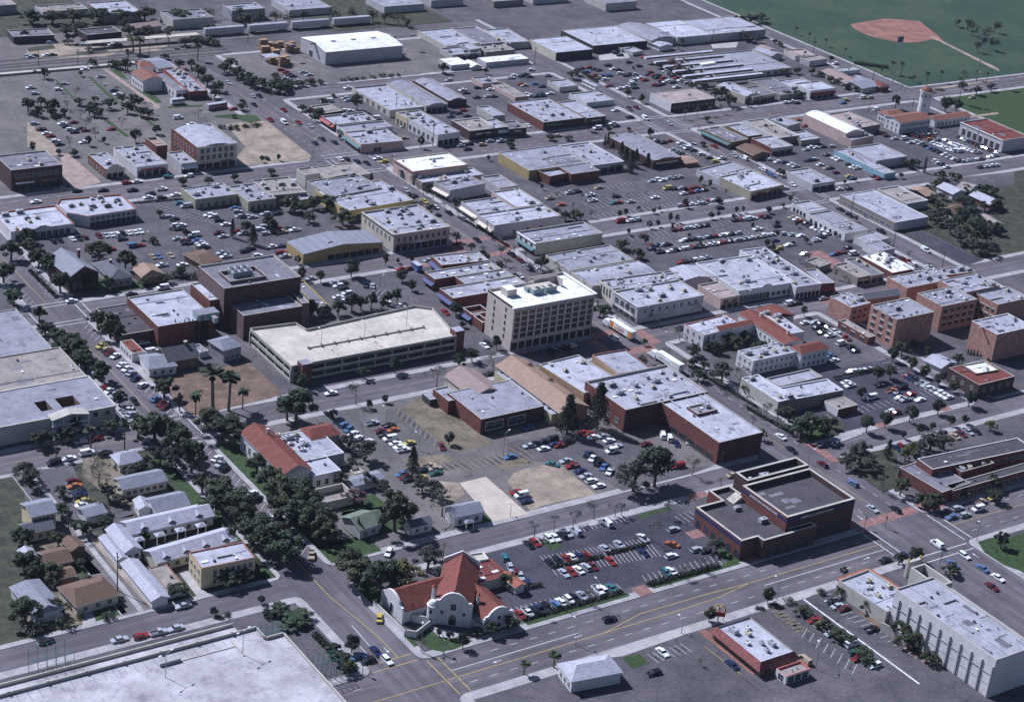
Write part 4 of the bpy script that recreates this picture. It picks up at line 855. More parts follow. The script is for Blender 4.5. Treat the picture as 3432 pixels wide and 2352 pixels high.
stalls(mk, 335.9, 817.8, 336.7, 793.0, 9, -5.3, -0.1, 0.195, W_, 0.13)
stalls(mk, 657.8, 662.2, 658.2, 623.2, 14, 7.4, -0.6, 0.195, W_, 0.13)
stalls(mk, 346.1, 598.0, 344.7, 584.1, 4, 4.6, 0.7, 0.195, W_, 0.13)
stalls(mk, 353.2, 589.2, 355.3, 580.0, 4, 7.6, 6.9, 0.195, W_, 0.13)
sheet('garden_earth', 'drygrass', [[(202.2, 508.8), (209.4, 509.1), (212.3, 495.2), (219.1, 477.6), (221.4, 467.9), (220.4, 460.6), (203.1, 469.9), (200.2, 482.8), (198.0, 498.2)], [(245.5, 561.4), (251.9, 563.9), (249.3, 549.9), (244.5, 543.1)]], 0.17)
sheet('avenue_gardens', 'grass', [rect(244.8, 428, 254, 500), rect(244.8, 419.5, 262, 430), rect(222, 419.5, 226.4, 500), rect(244.8, 386, 250, 406)], .171)
sheet('garden_earth', 'grass', [[(263.1, 447.8), (276.8, 451.3), (277.9, 434.8), (271.2, 434.0), (259.3, 439.4)]], 0.171)
sheet('garden_earth', 'grass', [[(262.3, 444.9), (279.9, 441.8), (277.3, 428.1), (271.3, 427.8), (257.8, 427.8), (257.6, 436.2)]], 0.171)
sheet('garden_earth', 'drygrass', [[(164.5, 456.7), (172.1, 442.2), (179.5, 426.0), (178.2, 419.5), (158.6, 421.1), (152.8, 425.1)], [(168.5, 465.5), (178.8, 466.6), (177.8, 454.8), (166.0, 453.2)]], 0.169)
sheet('garden_earth', 'grass', [[(251.0, 658.7), (260.7, 662.6), (259.1, 631.4), (248.1, 634.4)], [(259.6, 643.2), (273.7, 640.3), (270.1, 627.2), (260.2, 626.2)]], 0.17)
sheet('rail_yard_earth', 'dirt', [[(343.6, 940.8), (371.1, 942.2), (389.4, 922.9), (377.2, 912.2), (336.8, 922.3)], [(394.4, 931.5), (419.5, 925.8), (406.4, 916.1), (387.8, 919.0)]], 0.172)
sheet('planting_beds', 'garden', [[(440.0, 433.7), (458.9, 433.6), (458.6, 425.8), (449.9, 419.9), (436.6, 419.9)], [(436.9, 406.9), (463.6, 404.6), (442.9, 382.0), (435.3, 381.9)]], 0.172)
sheet('planting_beds', 'dirtred', [[(374.8, 331.4), (377.8, 324.4), (380.6, 299.1), (374.0, 299.1)]], 0.173)
sheet('planting_beds', 'grass', [[(363.3, 392.5), (365.6, 385.9), (362.2, 366.8), (356.4, 368.7)]], 0.172)
sheet('barrier_lot', 'lotdark', [[(620.2, 560.5), (630.0, 560.7), (631.6, 523.4), (618.9, 521.8)]], 0.176)
sheet('alley_gutter', 'walk', [rect(183.2, 419.5, 184.8, 508), rect(178, 419.5, 178.4, 508)], .19)
sheet('alleys', 'lotlight', [rect(178.4, 419.5, 183.2, 508), rect(184.8, 419.5, 188.2, 508), rect(289.5, 419.5, 296, 470)], .186)
sheet('bare_yards', 'concrete', [[(170.2, 444.4), (174.5, 444.5), (173.4, 438.2), (169.2, 438.1)], [(168.6, 424.6), (171.6, 425.2), (170.5, 419.3), (166.3, 418.7)], [(201.8, 434.0), (204.3, 433.8), (204.5, 418.4), (201.0, 418.0)]], 0.188)
sheet('tan_alley', 'dirt', [[(186.5, 463.9), (187.7, 459.6), (187.6, 441.9), (187.5, 420.3), (186.7, 420.7), (185.9, 441.3), (185.8, 460.5)]], 0.189)
sheet('paved_yards', 'lotmid', [[(184.1, 507.6), (197.5, 505.8), (193.8, 480.2), (196.4, 477.5), (205.9, 475.6), (202.5, 468.6), (193.9, 469.5), (181.5, 478.1)], [(177.9, 495.1), (184.1, 506.7), (181.5, 478.1), (171.9, 478.7)]], 0.187)
sheet('paved_yards', 'lotmid', [[(191.2, 468.4), (203.1, 469.9), (201.8, 465.9), (192.7, 464.7)], [(197.5, 441.5), (207.5, 439.1), (204.5, 432.7), (199.0, 432.5)]], 0.187)
sheet('right_edge_paving', 'lotmid', [[(683.8, 612.0), (741.5, 606.5), (724.9, 591.0), (679.7, 599.8)], [(682.1, 587.2), (693.9, 571.6), (678.2, 564.3), (659.9, 569.2)]], 0.187)
sheet('weed_patches', 'drygrass', [[(296.3, 467.1), (311.2, 465.0), (314.1, 459.3), (298.7, 459.1)], [(323.4, 450.9), (334.8, 451.2), (337.5, 446.5), (324.9, 446.8)]], 0.168)
sheet('weed_patches', 'garden', [[(343.3, 939.8), (357.9, 941.3), (356.9, 933.9), (341.0, 931.8)], [(364.5, 925.4), (381.2, 925.1), (381.9, 920.6), (363.3, 919.2)]], 0.178)
sheet('far_yards', 'garden', [rect(60, 928, 249, 1400), rect(250, 962, 400, 1400), rect(520, 925, 600, 990)], .165)
sheet('far_yards_paved', 'lotmid', [rect(402, 962, 518, 1400), rect(602, 925, 777, 999)], .168)
# ================================================================ buildings
flat(359.1, 755.2, 0.0, 20.0, 28.1, 11, 'cream', 'l', 'three-storey cream brick block with arched grey roof beside the sandy lot', sm={'W': 'brick'}, barrel=('y', 1.6), p=0.9, ac=0, vent=5, win=[('S', 6, 2, 4.6, 3.2, 1.6, 2.0), ('W', 7, 2, 4.2, 3.3, 0.9, 1.5, 0.1)], shop=[('S', 5, 2.6, None)], cor=('coping', 'S', 0.35, 0.5, 0.3))
flat(311.0, 754.0, 0.0, 8.8, 20.6, 4.6, 'cream', 'l', 'small cream gabled shopfront with a red brick side next to the brick plaza', sm={'W': 'brick'}, ac=3, vent=3, shop=[('S', 3, 2.3, None)], stepped=('S', 0.7, 1.8, 'cream'), win=[('W', 5, 1, 1.4, 0, 1.1, 1.4)])
flat(327.5, 754.3, 0.0, 14.8, 26.8, 5, 'white', 'l', 'white single-storey shop row left of the three-storey cream block', ac=5, vent=8, shop=[('S', 4, 2.8, None)])
flat(344.3, 746.6, 0.0, 7.6, 15.6, 5, 'lgrey', 'l', 'narrow grey shop squeezed against the three-storey cream block', ac=1, vent=2, shop=[('S', 2, 2.8, 'whitec')])
flat(341.6, 768.7, 0.0, 5.4, 12.5, 5.5, 'brick', 'tan', 'low red brick building behind the white shop row', p=1.2, ac=0, vent=1)
flat(274.8, 752.5, 0.0, 22.9, 19.6, 9.5, 'dbrick', 'm', 'dark brick block at the left edge beside the plaza', ac=3, vent=2, sky=2, win=[('S', 8, 1, 5.5, 0, 1.4, 1.8)], shop=[('S', 7, 2.6, None)])
house(393.1, 884.3, 0.075, 8.7, 17.2, 4, 'x', 1.2, 'white', 'g', 'white station annexe with a grey roof among palms', ov=0.3)
flat(385.6, 852.7, 0.0, 6.7, 30.9, 4.6, 'white', 'm', 'long white station wing with brick red trim', cop='copingr', win=[('W', 7, 1, 1.0, 0, 1.2, 2.0)], shop=[('S', 2, 2.6, None)], ac=0, vent=1)
flat(394.6, 853.6, -0.09, 9.8, 39.0, 4.4, 'brick', 'l', 'long flat station wing crowded with roof machinery and dark brick end', cop='copingr', ac=9, vent=8, shop=[('S', 2, 2.4, None)])
house(376.4, 859.6, 0.0, 10.5, 14.5, 6, 'y', 2, 'white', 'rb', 'white two-storey station house with red tile roof', win=[('W', 4, 1, 1.4, 0, 1.1, 1.8)])
house(383.7, 879.6, -0.169, 6.8, 10.0, 5.5, 'x', 1.6, 'white', 'rb', 'red tiled tower house behind the station among palms', hip=0.5)
flat(350.3, 953.3, -0.098, 21.8, 13.0, 4, 'dark', 'm', 'long dark shed at the top left corner by the tracks')
flat(387.0, 947.7, 0.071, 20.5, 11.7, 4, 'dark', 'd', 'dark warehouse beyond the tracks right of the parked cars')
house(414.8, 952.6, 0.079, 17.1, 8.3, 3.5, 'x', 1.5, 'beige', 'pt', 'pale roofed depot at the top of the view beyond the platform')
house(507.3, 882.6, 0.0, 48.2, 28.7, 7.2, 'x', 1.7, 'lgrey', 'W', 'huge warehouse with brilliant white metal roof by the lumber yard', ov=0.15, name='warehouse', cat='warehouse', win=[('W', 1, 1, 0.1, 0, 4, 3.5, 0.35, 0.5, 'o')])
flat(573.3, 887.5, 0.0, 22.4, 32.0, 3.6, 'beige', 'l', 'grey flat-roofed workshop at the top right of the white warehouse', ac=1, vent=4)
flat(592.8, 886.2, 0.0, 16.9, 32.5, 3.6, 'grey', 'm', 'grey workshop left of the white flat roof at the top', ac=1, vent=2, cop='copingw')
flat(608.4, 879.9, -0.083, 15.0, 27.1, 4, 'beige', 'w', 'beige workshop with a patchy white roof at the top', ac=1, vent=3)
flat(566.8, 864.0, 0.0, 19.1, 13.3, 3, 'beige', 'l', 'low beige office with slanting front behind the white shed', ac=2, vent=2, shop=[('S', 4, 1.6, None)])
flat(574.2, 867.0, 0.093, 8.2, 13.0, 4.2, 'grey', 'l', 'small grey box of a building on the low beige office')
flat(589.1, 863.8, 0.0, 19.7, 13.7, 3, 'taupe', 't', 'low brown workshop with white roof machines', ac=3, vent=2)
flat(582.7, 844.1, 0.0, 28.7, 9.4, 3, 'lgrey', 'W', 'long low shed with a shining white roof', p=0.1)
flat(552.1, 846.7, 0.0, 12.2, 12.7, 3, 'lgrey', 'W', 'short white-roofed shed left of the long low shed', p=0.1, vent=2)
house(561.0, 842.2, 0.0, 6.9, 8.6, 1.6, 'y', 1.4, 'white', 'W', 'small white arched hut between two white-roofed sheds')
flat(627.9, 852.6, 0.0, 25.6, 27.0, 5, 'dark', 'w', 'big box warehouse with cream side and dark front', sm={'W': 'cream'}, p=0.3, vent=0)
flat(665.8, 862.6, 0.0, 39.3, 32.8, 4.5, 'dark', 'w', 'wide pale factory roof right of the box warehouse', p=0.3, vent=4)
flat(696.5, 863.1, 0.097, 20.4, 32.6, 4.5, 'lgrey', 'l', 'pale factory hall with a low curved roof', barrel=('y', 1.5), p=0.3, vent=3)
flat(720.4, 861.4, 0.0, 26.1, 32.1, 5, 'lgrey', 'w', 'pale factory hall behind the white yard buildings', p=0.3, vent=2)
flat(755.1, 860.6, 0.0, 42.5, 30.5, 5, 'lgrey', 'l', 'long factory hall at the top centre', p=0.3, vent=6, sm={'S': 'grey'})
flat(666.8, 848.3, 0.103, 6.4, 10.8, 2.6, 'white', 'l', 'small white yard office by the box warehouse')
flat(670.0, 839.8, 0.144, 8.6, 9.6, 2.4, 'lgrey', 'l', 'little grey hut in the yard by the trailers')
house(693.3, 844.4, 0.087, 10.2, 11.6, 3, 'y', 0.8, 'white', 'l', 'white yard shed beside dark trees')
flat(711.8, 797.6, 0.0, 57.0, 36.2, 3.6, 'beige', 'l', 'wide pale hall with rows of white skylight monitors', ac=0, vent=6, win=[('S', 9, 1, 0.6, 0, 2.6, 1.7)])
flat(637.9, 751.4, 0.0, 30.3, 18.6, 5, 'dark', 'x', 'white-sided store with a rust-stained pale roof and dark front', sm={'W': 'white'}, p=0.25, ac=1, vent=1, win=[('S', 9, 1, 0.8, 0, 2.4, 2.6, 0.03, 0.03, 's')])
flat(677.8, 752.8, 0.128, 12.4, 22.3, 4.6, 'cream', 'w', 'cream hall with a low domed white roof', barrel=('y', 1.3), ac=3, vent=5, shop=[('S', 3, 2.6, None)])
flat(685.9, 748.1, 0.102, 18.5, 14.7, 4.2, 'cream', 'm', 'cream shopfront right of the domed white hall', shop=[('S', 3, 2.6, None)])
flat(549.9, 754.0, 0.0, 25.2, 33.3, 4.8, 'brick', 'l', 'big red brick store with a pale roof crowded with vents', ac=6, vent=14, p=0.5, shop=[('S', 8, 2.4, None)], sm={'S': 'dbrick'})
flat(569.6, 750.0, 0.0, 12.1, 27.1, 4.7, 'dbrick', 'l', 'right half of the brick store with a plain pale roof', vent=3, shop=[('S', 4, 2.4, None)])
flat(589.5, 795.2, 0.0, 12.3, 11.7, 3, 'beige', 'l', 'small pale box building in the middle of a car lot')
flat(591.1, 770.4, 0.0, 18.0, 16.5, 3, 'white', 'l', 'low white workshop with roll-up doors', vent=3, win=[('E', 3, 1, 0.1, 0, 2.2, 2.2, 0.1, 0.1, 'o')])
flat(554.5, 795.1, 0.0, 8.1, 24.2, 2.4, 'pink', 't', 'long narrow tan shed beside the busy lot', vent=2)
flat(550.7, 812.7, 0.0, 10.4, 11.0, 3, 'pink', 'l', 'small brown-sided box with a vent on its roof', ac=1)
flat(500.6, 800.4, 0.0, 13.1, 39.9, 4, 'beige', 'g', 'grey barrel-roofed workshop with dark stepped front', barrel=('y', 1.5), stepped=('S', 0.6, 0.8, 'beige'), vent=4, shop=[('S', 4, 2.4, None)])
flat(515.3, 802.2, 0.0, 11.3, 35.9, 4, 'dbrick', 'g', 'barrel-roofed workshop with a dark brick front', barrel=('y', 1.5), vent=3, sm={'E': 'brick'}, shop=[('S', 4, 2.4, None)])
flat(482.5, 799.3, 0.0, 20.4, 39.1, 4, 'beige', 'l', 'beige workshop row beside a big dark tree', p=0.8, ac=2, vent=8, win=[('W', 6, 1, 0.8, 0, 2, 2.2)])
flat(478.5, 752.7, 0.062, 13.4, 35.6, 6, 'white', 'l', 'long white building with a yellow rear corner and bright roof', ac=8, vent=3, win=[('W', 8, 1, 1.2, 0, 1.8, 2.2)], shop=[('S', 4, 2.8, None)])
flat(473.6, 765.7, 0.07, 5.7, 10.4, 6.05, 'yel', 'l', 'yellow rear bay of the long white building', ac=2, vent=1, win=[('W', 3, 1, 0.6, 0, 1.6, 2.6)])
flat(500.8, 745.0, 0.0, 16.4, 17.1, 5.2, 'dbrick', 't', 'tan-roofed shop with dark brown front and pale parapet', cop='copingw', ac=2, vent=3, shop=[('S', 4, 2.6, None)])
flat(513.0, 743.6, 0.0, 6.7, 12.6, 4.8, 'dark', 'l', 'grey-roofed shop right of the tan-roofed shop', vent=3, shop=[('S', 2, 2.5, 'whitec')])
flat(520.4, 740.2, -0.064, 9.9, 11.1, 4.4, 'dark', 'm', 'dark end shop with a dish on its roof', ac=1, vent=2, shop=[('S', 3, 2.4, None)])
flat(523.0, 764.2, 0.0, 7.3, 15.6, 3.8, 'beige', 'l', 'plain grey box behind the dark shop row')
flat(447.1, 776.3, 0.0, 23.5, 14.1, 3.6, 'dbrick', 'l', 'dark brick shop with a long pale roof facing the avenue', p=0.8, ac=3, vent=6, shop=[('W', 5, 2, 'redc')])
flat(448.8, 763.2, 0.0, 26.6, 9.3, 3.6, 'white', 'l', 'low white shop behind the pink corner block', ac=1, vent=1, shop=[('W', 3, 2, None)])
flat(444.1, 746.5, -0.065, 22.4, 18.8, 4.4, 'pink', 'l', 'pink plastered corner block with a grey roof', p=0.6, ac=4, vent=4, shop=[('W', 5, 2, 'tealc'), ('S', 2, 2, None, 0.3, 0.5)], sm={'S': 'pink'})
flat(444.6, 795.2, 0.116, 11.6, 12.6, 2.8, 'brick', 't', 'small tan-roofed restaurant near the avenue trees', vent=1)
flat(448.6, 700.9, 0.0, 29.8, 17.6, 6.6, 'pink', 'W', 'bank with a dazzling white roof and pink walls', p=0.5, ac=1, vent=3, cop='coping', cor=('clay', 'SW', 0.4, 0.5, 0.3), win=[('W', 1, 1, 0.1, 0, 4, 4.2, 0.3, 0.3, 'a')])
flat(451.0, 689.2, 0.0, 33.2, 10.1, 4, 'taupe', 'w', 'low rear wing of the bank with a white patched roof', ac=4, vent=2)
flat(404.2, 706.7, 0.0, 22.0, 16.2, 5.5, 'beige', 't', 'beige block with a flat tan roof opposite the bank', ac=2, vent=4, p=0.4)
flat(388.6, 708.4, 0.0, 7.3, 8.7, 6.6, 'beige', 't', 'tall beige corner box left of the tan roof', vent=1)
flat(620.6, 694.2, 0.084, 12.2, 21.8, 4.2, 'brown', 'm', 'brown corner shop with a teal awning along its side', ac=0, vent=4, shop=[('W', 5, 2.2, 'tealc'), ('S', 2, 2.2, None)])
flat(635.5, 696.7, 0.0, 9.6, 17.9, 4, 'brown', 'l', 'grey-roofed shop right of the brown corner shop', vent=1)
flat(651.3, 693.9, 0.0, 14.5, 28.4, 4.3, 'taupe', 't', 'long shop with a bright white side parapet', sm={'W': 'white'}, cop='copingw', ac=3, vent=5)
flat(667.4, 702.5, 0.2, 11.2, 14.2, 4, 'beige', 'l', 'beige shop with a pale roof on the boulevard', ac=1, vent=1)
flat(662.5, 681.1, 0.0, 12.9, 12.1, 3.2, 'taupe', 'l', 'low pale shed left of the white kiosk', vent=1)
flat(637.5, 676.6, 0.0, 14.2, 16.3, 4, 'brick', 'l', 'brick-sided shop with a plain pale roof', vent=3, shop=[('S', 3, 2, None)], sm={'S': 'beige'})
house(621.4, 672.2, 0.0, 11.3, 12.4, 2.8, 'y', 1.4, 'brown', 'b', 'low brown shake-roofed cottage behind a lot')
flat(566.2, 690.8, 0.0, 17.6, 37.1, 4.6, 'dbrick', 'g', 'grey barrel-roofed shop with red brick end walls', barrel=('y', 1.2), sm={'N': 'brick', 'S': 'brick'}, vent=6, shop=[('S', 3, 2.2, None)])
house(579.2, 673.2, 0.0, 7.6, 8.7, 2.2, 'x', 0.8, 'brick', 'tan', 'tiny tan-roofed kiosk beside the brick-ended shop')
flat(507.0, 692.5, 0.0, 35.0, 26.7, 5, 'ochre', 'g', 'wide grey-roofed store with a yellow side wall', p=0.4, vent=8, ac=1)
flat(514.5, 680.5, 0.0, 16.5, 24.0, 5.02, 'brick', 'g', 'brick front hall of the wide grey-roofed store', p=0.4, vent=2)
flat(501.1, 676.7, 0.122, 13.2, 11.4, 4.6, 'brick', 'l', 'brick entrance box with a small sunken roof', p=1, ac=1, vent=1, shop=[('S', 3, 2.2, None)])
flat(533.5, 690.9, 0.0, 18.7, 29.7, 4.6, 'lgrey', 'l', 'pale-roofed store with white trimmed dark front', cop='copingw', ac=2, vent=6, shop=[('S', 4, 2.4, None)])
flat(586.7, 649.4, 0.164, 25.4, 19.4, 3.6, 'white', 'l', 'white-roofed shop among the lots', ac=1, vent=4, sky=1)
flat(587.1, 633.1, 0.088, 22.4, 21.8, 4.6, 'olive', 'w', 'shop with a yellow-green side and bright grey roof', ac=5, vent=4, shop=[('S', 6, 2.4, None)])
flat(622.5, 630.4, 0.0, 14.7, 19.9, 3.8, 'lgrey', 'l', 'grey shop with pipes across its roof by the small lot', ac=1, vent=5, shop=[('S', 3, 2, None)])
flat(688.0, 686.3, 0.0, 13.1, 33.3, 6.2, 'pink', 'W', 'pink hall with a shining white barrel roof', barrel=('y', 1.6), p=0.3, vent=0)
flat(688.9, 669.4, 0.114, 17.5, 8.8, 4.5, 'pink', 'l', 'low pink front block of the barrel-roofed hall', ac=2, vent=3)
flat(706.3, 690.6, 0.076, 16.1, 24.0, 4.6, 'taupe', 'x', 'tan-roofed building right of the pink hall', ac=4, vent=2)
flat(667.1, 639.6, 0.0, 7.7, 37.2, 3.2, 'blue', 'l', 'long light blue shop wall with a narrow pale roof', ac=1, vent=2)
flat(681.0, 645.0, 0.0, 21.5, 20.8, 4.6, 'lav', 'l', 'grey-roofed hall behind the light blue wall', vent=2)
flat(726.1, 743.8, 0.0, 19.0, 14.0, 5, 'white', 'w', 'white two-storey shop with red trim', vent=2, win=[('W', 2, 1, 1, 0, 1.6, 2)], shop=[('S', 4, 2.6, 'redc')])
flat(721.7, 754.4, 0.075, 19.3, 12.3, 4.2, 'lgrey', 'w', 'white roof just left of the white two-storey shop')
flat(706.8, 754.4, 0.0, 17.4, 27.9, 3.2, 'taupe', 'm', 'long dull grey shed left of the white shops')
flat(767.7, 791.2, 0.082, 15.2, 7.8, 3.6, 'lgrey', 't', 'cream-roofed warehouse by the field avenue')
flat(768.1, 804.1, -0.155, 14.0, 12.9, 3.2, 'beige', 'x', 'tan-roofed yard building by the field avenue', ac=1)
flat(748.0, 810.4, 0.181, 10.6, 15.0, 3.4, 'lgrey', 'l', 'small vault-roofed workshop near the field', barrel=('y', 1.4))
house(759.2, 757.6, -0.097, 10.8, 23.8, 3, 'y', 1.2, 'beige', 'pt', 'long tan-roofed motel wing among trees')
house(762.4, 744.9, 0.101, 15.2, 16.2, 3, 'x', 1.2, 'beige', 'g', 'grey-roofed motel end facing the boulevard')
house(771.8, 740.0, 0.0, 7.3, 9.9, 3, 'y', 1, 'brick', 'red', 'little red-roofed corner restaurant', hip=0.5)
flat(775.3, 770.3, 0.0, 14.6, 6.9, 2.6, 'white', 'l', 'low white garage row by the field avenue')
house(735.0, 678.9, 0.0, 22.7, 11.4, 6.5, 'x', 1.6, 'white', 'rb', 'long white station with a red-brown tiled roof beside the tower', win=[('S', 14, 2, 1, 2.8, 0.7, 1.4, 0.03), ('W', 3, 2, 1, 2.8, 0.8, 1.4)])
house(735.4, 691.1, 0.0, 12.7, 8.8, 5, 'x', 1.4, 'white', 'rb', 'white wing with dark red hipped roof left of the tower', hip=0.4, win=[('W', 4, 1, 1, 0, 1, 1.6)])
house(766.0, 678.9, 0.0, 26.9, 7.0, 4, 'x', 1.2, 'white', 'rb', 'low red-roofed wing stretching right of the tower', win=[('S', 8, 1, 0.8, 0, 1.2, 1.6)])
flat(767.9, 646.8, 0.0, 20.2, 31.0, 7, 'lgrey', 'redroof', 'great hall with a dark red roof and pilastered grey wall', win=[('W', 7, 1, 0.6, 0, 2.6, 3.6, 0.04, 0.04, 'o')], cor=('frameW', 'W', 0.3, 0.4, 0.3))
round_tower(765.9, 697.6)
house(752.8, 816.8, 0.0, 8.3, 9.1, 3, 'y', 1, 'beige', 'pt', 'small vaulted shed behind the monitor-roofed hall')
poly([(271.0, 709.9), (271.3, 699.6), (277.6, 692.7), (300.0, 693.9), (300.6, 711.8), (274.4, 714.9)], 5.2, 'white', 'w', 'white two-storey office with cut corners and a thin red cornice', cop='copingr', ac=[(275.9, 706.3, 0), (280.2, 706.9, 1), (283.7, 702.9, 2), (282.0, 700.0, 3), (287.0, 711.0, 4), (290.6, 711.1, 0), (289.8, 706.4, 1), (289.8, 701.5, 2), (294.7, 704.7, 3), (295.5, 701.6, 4), (296.2, 706.3, 0)])
E_ = [o for o in col.objects if o.get('label','').startswith('white two-storey office with cut')][0]
rowwin(E_, (278.8, 692.6), (299.7, 693.8), 9, 2.9, 1.6, 1.4); rowwin(E_, (278.8, 692.6), (299.7, 693.8), 9, .3, 2, 2)
flat(257.3, 700.3, 0.0, 26.9, 22.1, 4.2, 'white', 'w', 'white arcaded building with red trim at the left edge', cop='copingr', ac=7, vent=2, stepped=('S', 0.2, 1, 'white'), win=[('S', 9, 1, 0.3, 0, 2, 2.2)])
flat(338.1, 704.3, 0.0, 19.8, 14.4, 4.6, 'olive', 'l', 'pale olive shop seen from its rear lot', ac=5, vent=2, win=[('S', 5, 1, 0.3, 0, 1.2, 2)], p=0.5)
flat(355.1, 697.1, 0.0, 13.3, 19.9, 4.6, 'olive', 'l', 'olive shop with bright grey roof and green door', ac=4, vent=5, win=[('S', 4, 1, 0.3, 0, 1.6, 2.2)])
flat(369.8, 700.3, -0.073, 17.7, 20.2, 4.5, 'taupe', 't', 'brown-grey roofed shop behind the round trees', ac=5, vent=4)
flat(373.0, 687.6, 0.0, 11.3, 6.3, 3.4, 'yellow', 'l', 'low yellowish shed with pale roof by the round trees')
flat(397.1, 690.1, 0.112, 26.4, 20.6, 5.6, 'beige', 'g', 'big grey roof with a brown patch on the avenue', ac=4, vent=6, p=0.5)
flat(399.7, 676.4, 0.058, 34.1, 27.3, 5.2, 'yellow', 'l', 'yellow-walled shop with several roof levels by the ornate corner block', ac=8, vent=6, p=0.5, win=[('S', 1, 1, 0.2, 0, 2.5, 2.6, 0.02, 0.7, 'o')])
flat(398.1, 638.0, 0.0, 27.4, 27.2, 8.4, 'cream', 'l', 'ornate cream corner block with a red band and arched windows', sm={'S': 'pink'}, ac=14, vent=8, p=0.8, cor=('coping', 'SW', 0.5, 0.35, 0.35), win=[('S', 9, 1, 4.3, 0, 1.3, 2.4, 0.04, 0.04, 'a'), ('W', 7, 1, 4.3, 0, 1, 2, 0.06, 0.06)], shop=[('S', 8, 2.9, None)])
house(361.8, 633.6, 0.0, 37.2, 14.6, 4.6, 'y', 1.8, 'ochre', 'g', 'long mustard yellow store with a low-pitched grey roof', ov=0.05, ac=1, win=[('S', 7, 1, 0.3, 0, 3, 2.2, 0.3, 0.04, 's')])
flat(401.8, 599.6, -0.111, 21.5, 10.4, 5, 'brick', 'l', 'northernmost grey roof of the brick row with blue awnings', ac=4, vent=6, p=0.5, shop=[('W', 2, 2, 'bluec')])
flat(396.0, 588.0, 0.0, 31.7, 8.1, 5.05, 'brick', 'l', 'second roof of the brick row with skylights', ac=3, vent=4, sky=4, p=0.5, shop=[('W', 2, 2, 'bluec')])
flat(401.0, 579.8, 0.0, 23.4, 7.7, 5.0, 'brick', 'l', 'third roof of the brick row beside a sunken court', ac=2, vent=2, sky=3, p=0.5)
flat(395.1, 570.2, 0.0, 36.1, 10.5, 5.1, 'brick', 'l', 'southernmost roof of the brick row with bright blue awnings', ac=2, vent=2, sky=3, p=0.5, shop=[('W', 3, 2.2, 'bluec')])
flat(381.0, 554.2, 0.0, 8.1, 7.0, 4.2, 'brick', 'b', 'sunken brown court roof behind the hotel', p=1.6, cop='copingw', shop=[('W', 2, 1.6, 'bluec')])
flat(378.3, 546.4, 0.0, 3.1, 6.9, 4.2, 'brick', 'b', 'second brown court roof against the hotel wall', p=1.6, cop='copingw')
flat(448.4, 674.9, 0.123, 20.6, 11.8, 5.6, 'lgrey', 'g', 'grey-walled shop with stepped roof on the avenue', p=0.6, ac=2, vent=2, shop=[('W', 4, 2.4, 'creamc')])
flat(468.8, 672.9, 0.0, 10.0, 15.6, 4.6, 'lgrey', 'l', 'pale roof behind the stepped grey shop')
flat(464.6, 651.4, 0.0, 14.4, 20.7, 4.8, 'pink', 'w', 'long pink-sided shop with a bright roof', ac=2, vent=4)
flat(446.0, 646.9, 0.0, 18.9, 15.7, 5.2, 'lav', 'l', 'lavender shop with roof pipes on the avenue', ac=2, vent=5, shop=[('W', 3, 2.4, 'creamc')])
flat(452.2, 631.4, 0.0, 35.2, 14.2, 5.6, 'lav', 'w', 'lavender corner store with a bright grey roof', ac=5, vent=3, shop=[('W', 4, 2.4, 'creamc')], win=[('S', 3, 1, 0.3, 0, 1.2, 2, 0.2, 0.2)])
flat(302.0, 592.5, 0.0, 31.8, 22.9, 17, 'dbrick', 'm', 'tall windowless brown brick theatre with a roof well', sm={'W': 'pbrick'}, p=0.7, vent=3)
flat(297.9, 590.1, 0.0, 14.9, 10.0, 17.6, 'pbrick', 'd', 'sunken machine well on the theatre roof holding two green coolers', p=1.6, name='roof_well', cat='roof well')
flat(300.8, 577.7, 0.0, 24.1, 15.9, 10.3, 'dbrick', 'm', 'lower brown brick front of the theatre', sm={'W': 'pbrick'}, p=0.6, vent=6)
flat(315.2, 576.4, -0.115, 3.0, 12.8, 11.2, 'pbrick', 'm', 'brick stair block at the right end of the theatre front')
flat(328.1, 591.2, -0.08, 5.2, 25.6, 4, 'taupe', 'm', 'low ramp building running right of the theatre', cop='painty')
flat(269.3, 591.1, 0.0, 22.3, 28.1, 8, 'brick', 'w', 'white-roofed brick hall with a green machine house', p=0.5, vent=6, ac=0)
flat(284.7, 593.8, 0.0, 4.6, 16.8, 11, 'brick', 'w', 'narrow raised brick block between hall and theatre', p=0.5, vent=1)
flat(253.0, 593.7, 0.0, 13.6, 25.1, 5, 'dbrick', 'd', 'dark-roofed single-storey wing facing the angled parking', ac=0, vent=3, p=0.4)
house(251.9, 643.5, 0.079, 11.9, 19.7, 6.5, 'y', 3.6, 'dbrick', 'g', 'old brick church with a steep grey gable behind dark trees', chim=[(4, 3, 'w_brick')], win=[('S', 4, 1, 1.5, 0, 1, 2.2)], ov=0.3)
house(266.9, 640.2, 0.0, 8.9, 17.3, 3.8, 'y', 2.2, 'grey', 's', 'grey hip-roofed house beside the brick church', hip=0.45, chim=[(0, 2, 'w_brick')], win=[('S', 3, 1, 1, 0, 1.2, 1.4)])
house(279.3, 635.1, 0.0, 9.0, 9.7, 3.4, 'y', 2, 'brown', 'tan', 'tan-roofed bungalow with a green front lawn', hip=0.25, win=[('S', 2, 1, 1, 0, 1.4, 1.3)])
house(305.8, 641.3, 0.188, 9.4, 12.7, 3, 'x', 1.4, 'brown', 'b', 'brown hip-roofed house at the edge of the car lot', hip=0.5)
flat(246.8, 573.7, 0.0, 4.8, 11.1, 3.6, 'white', 'sh_red', 'small white house with a bright orange-red tile roof', p=0.15, win=[('W', 4, 1, 0.9, 0, 1, 1.4)])
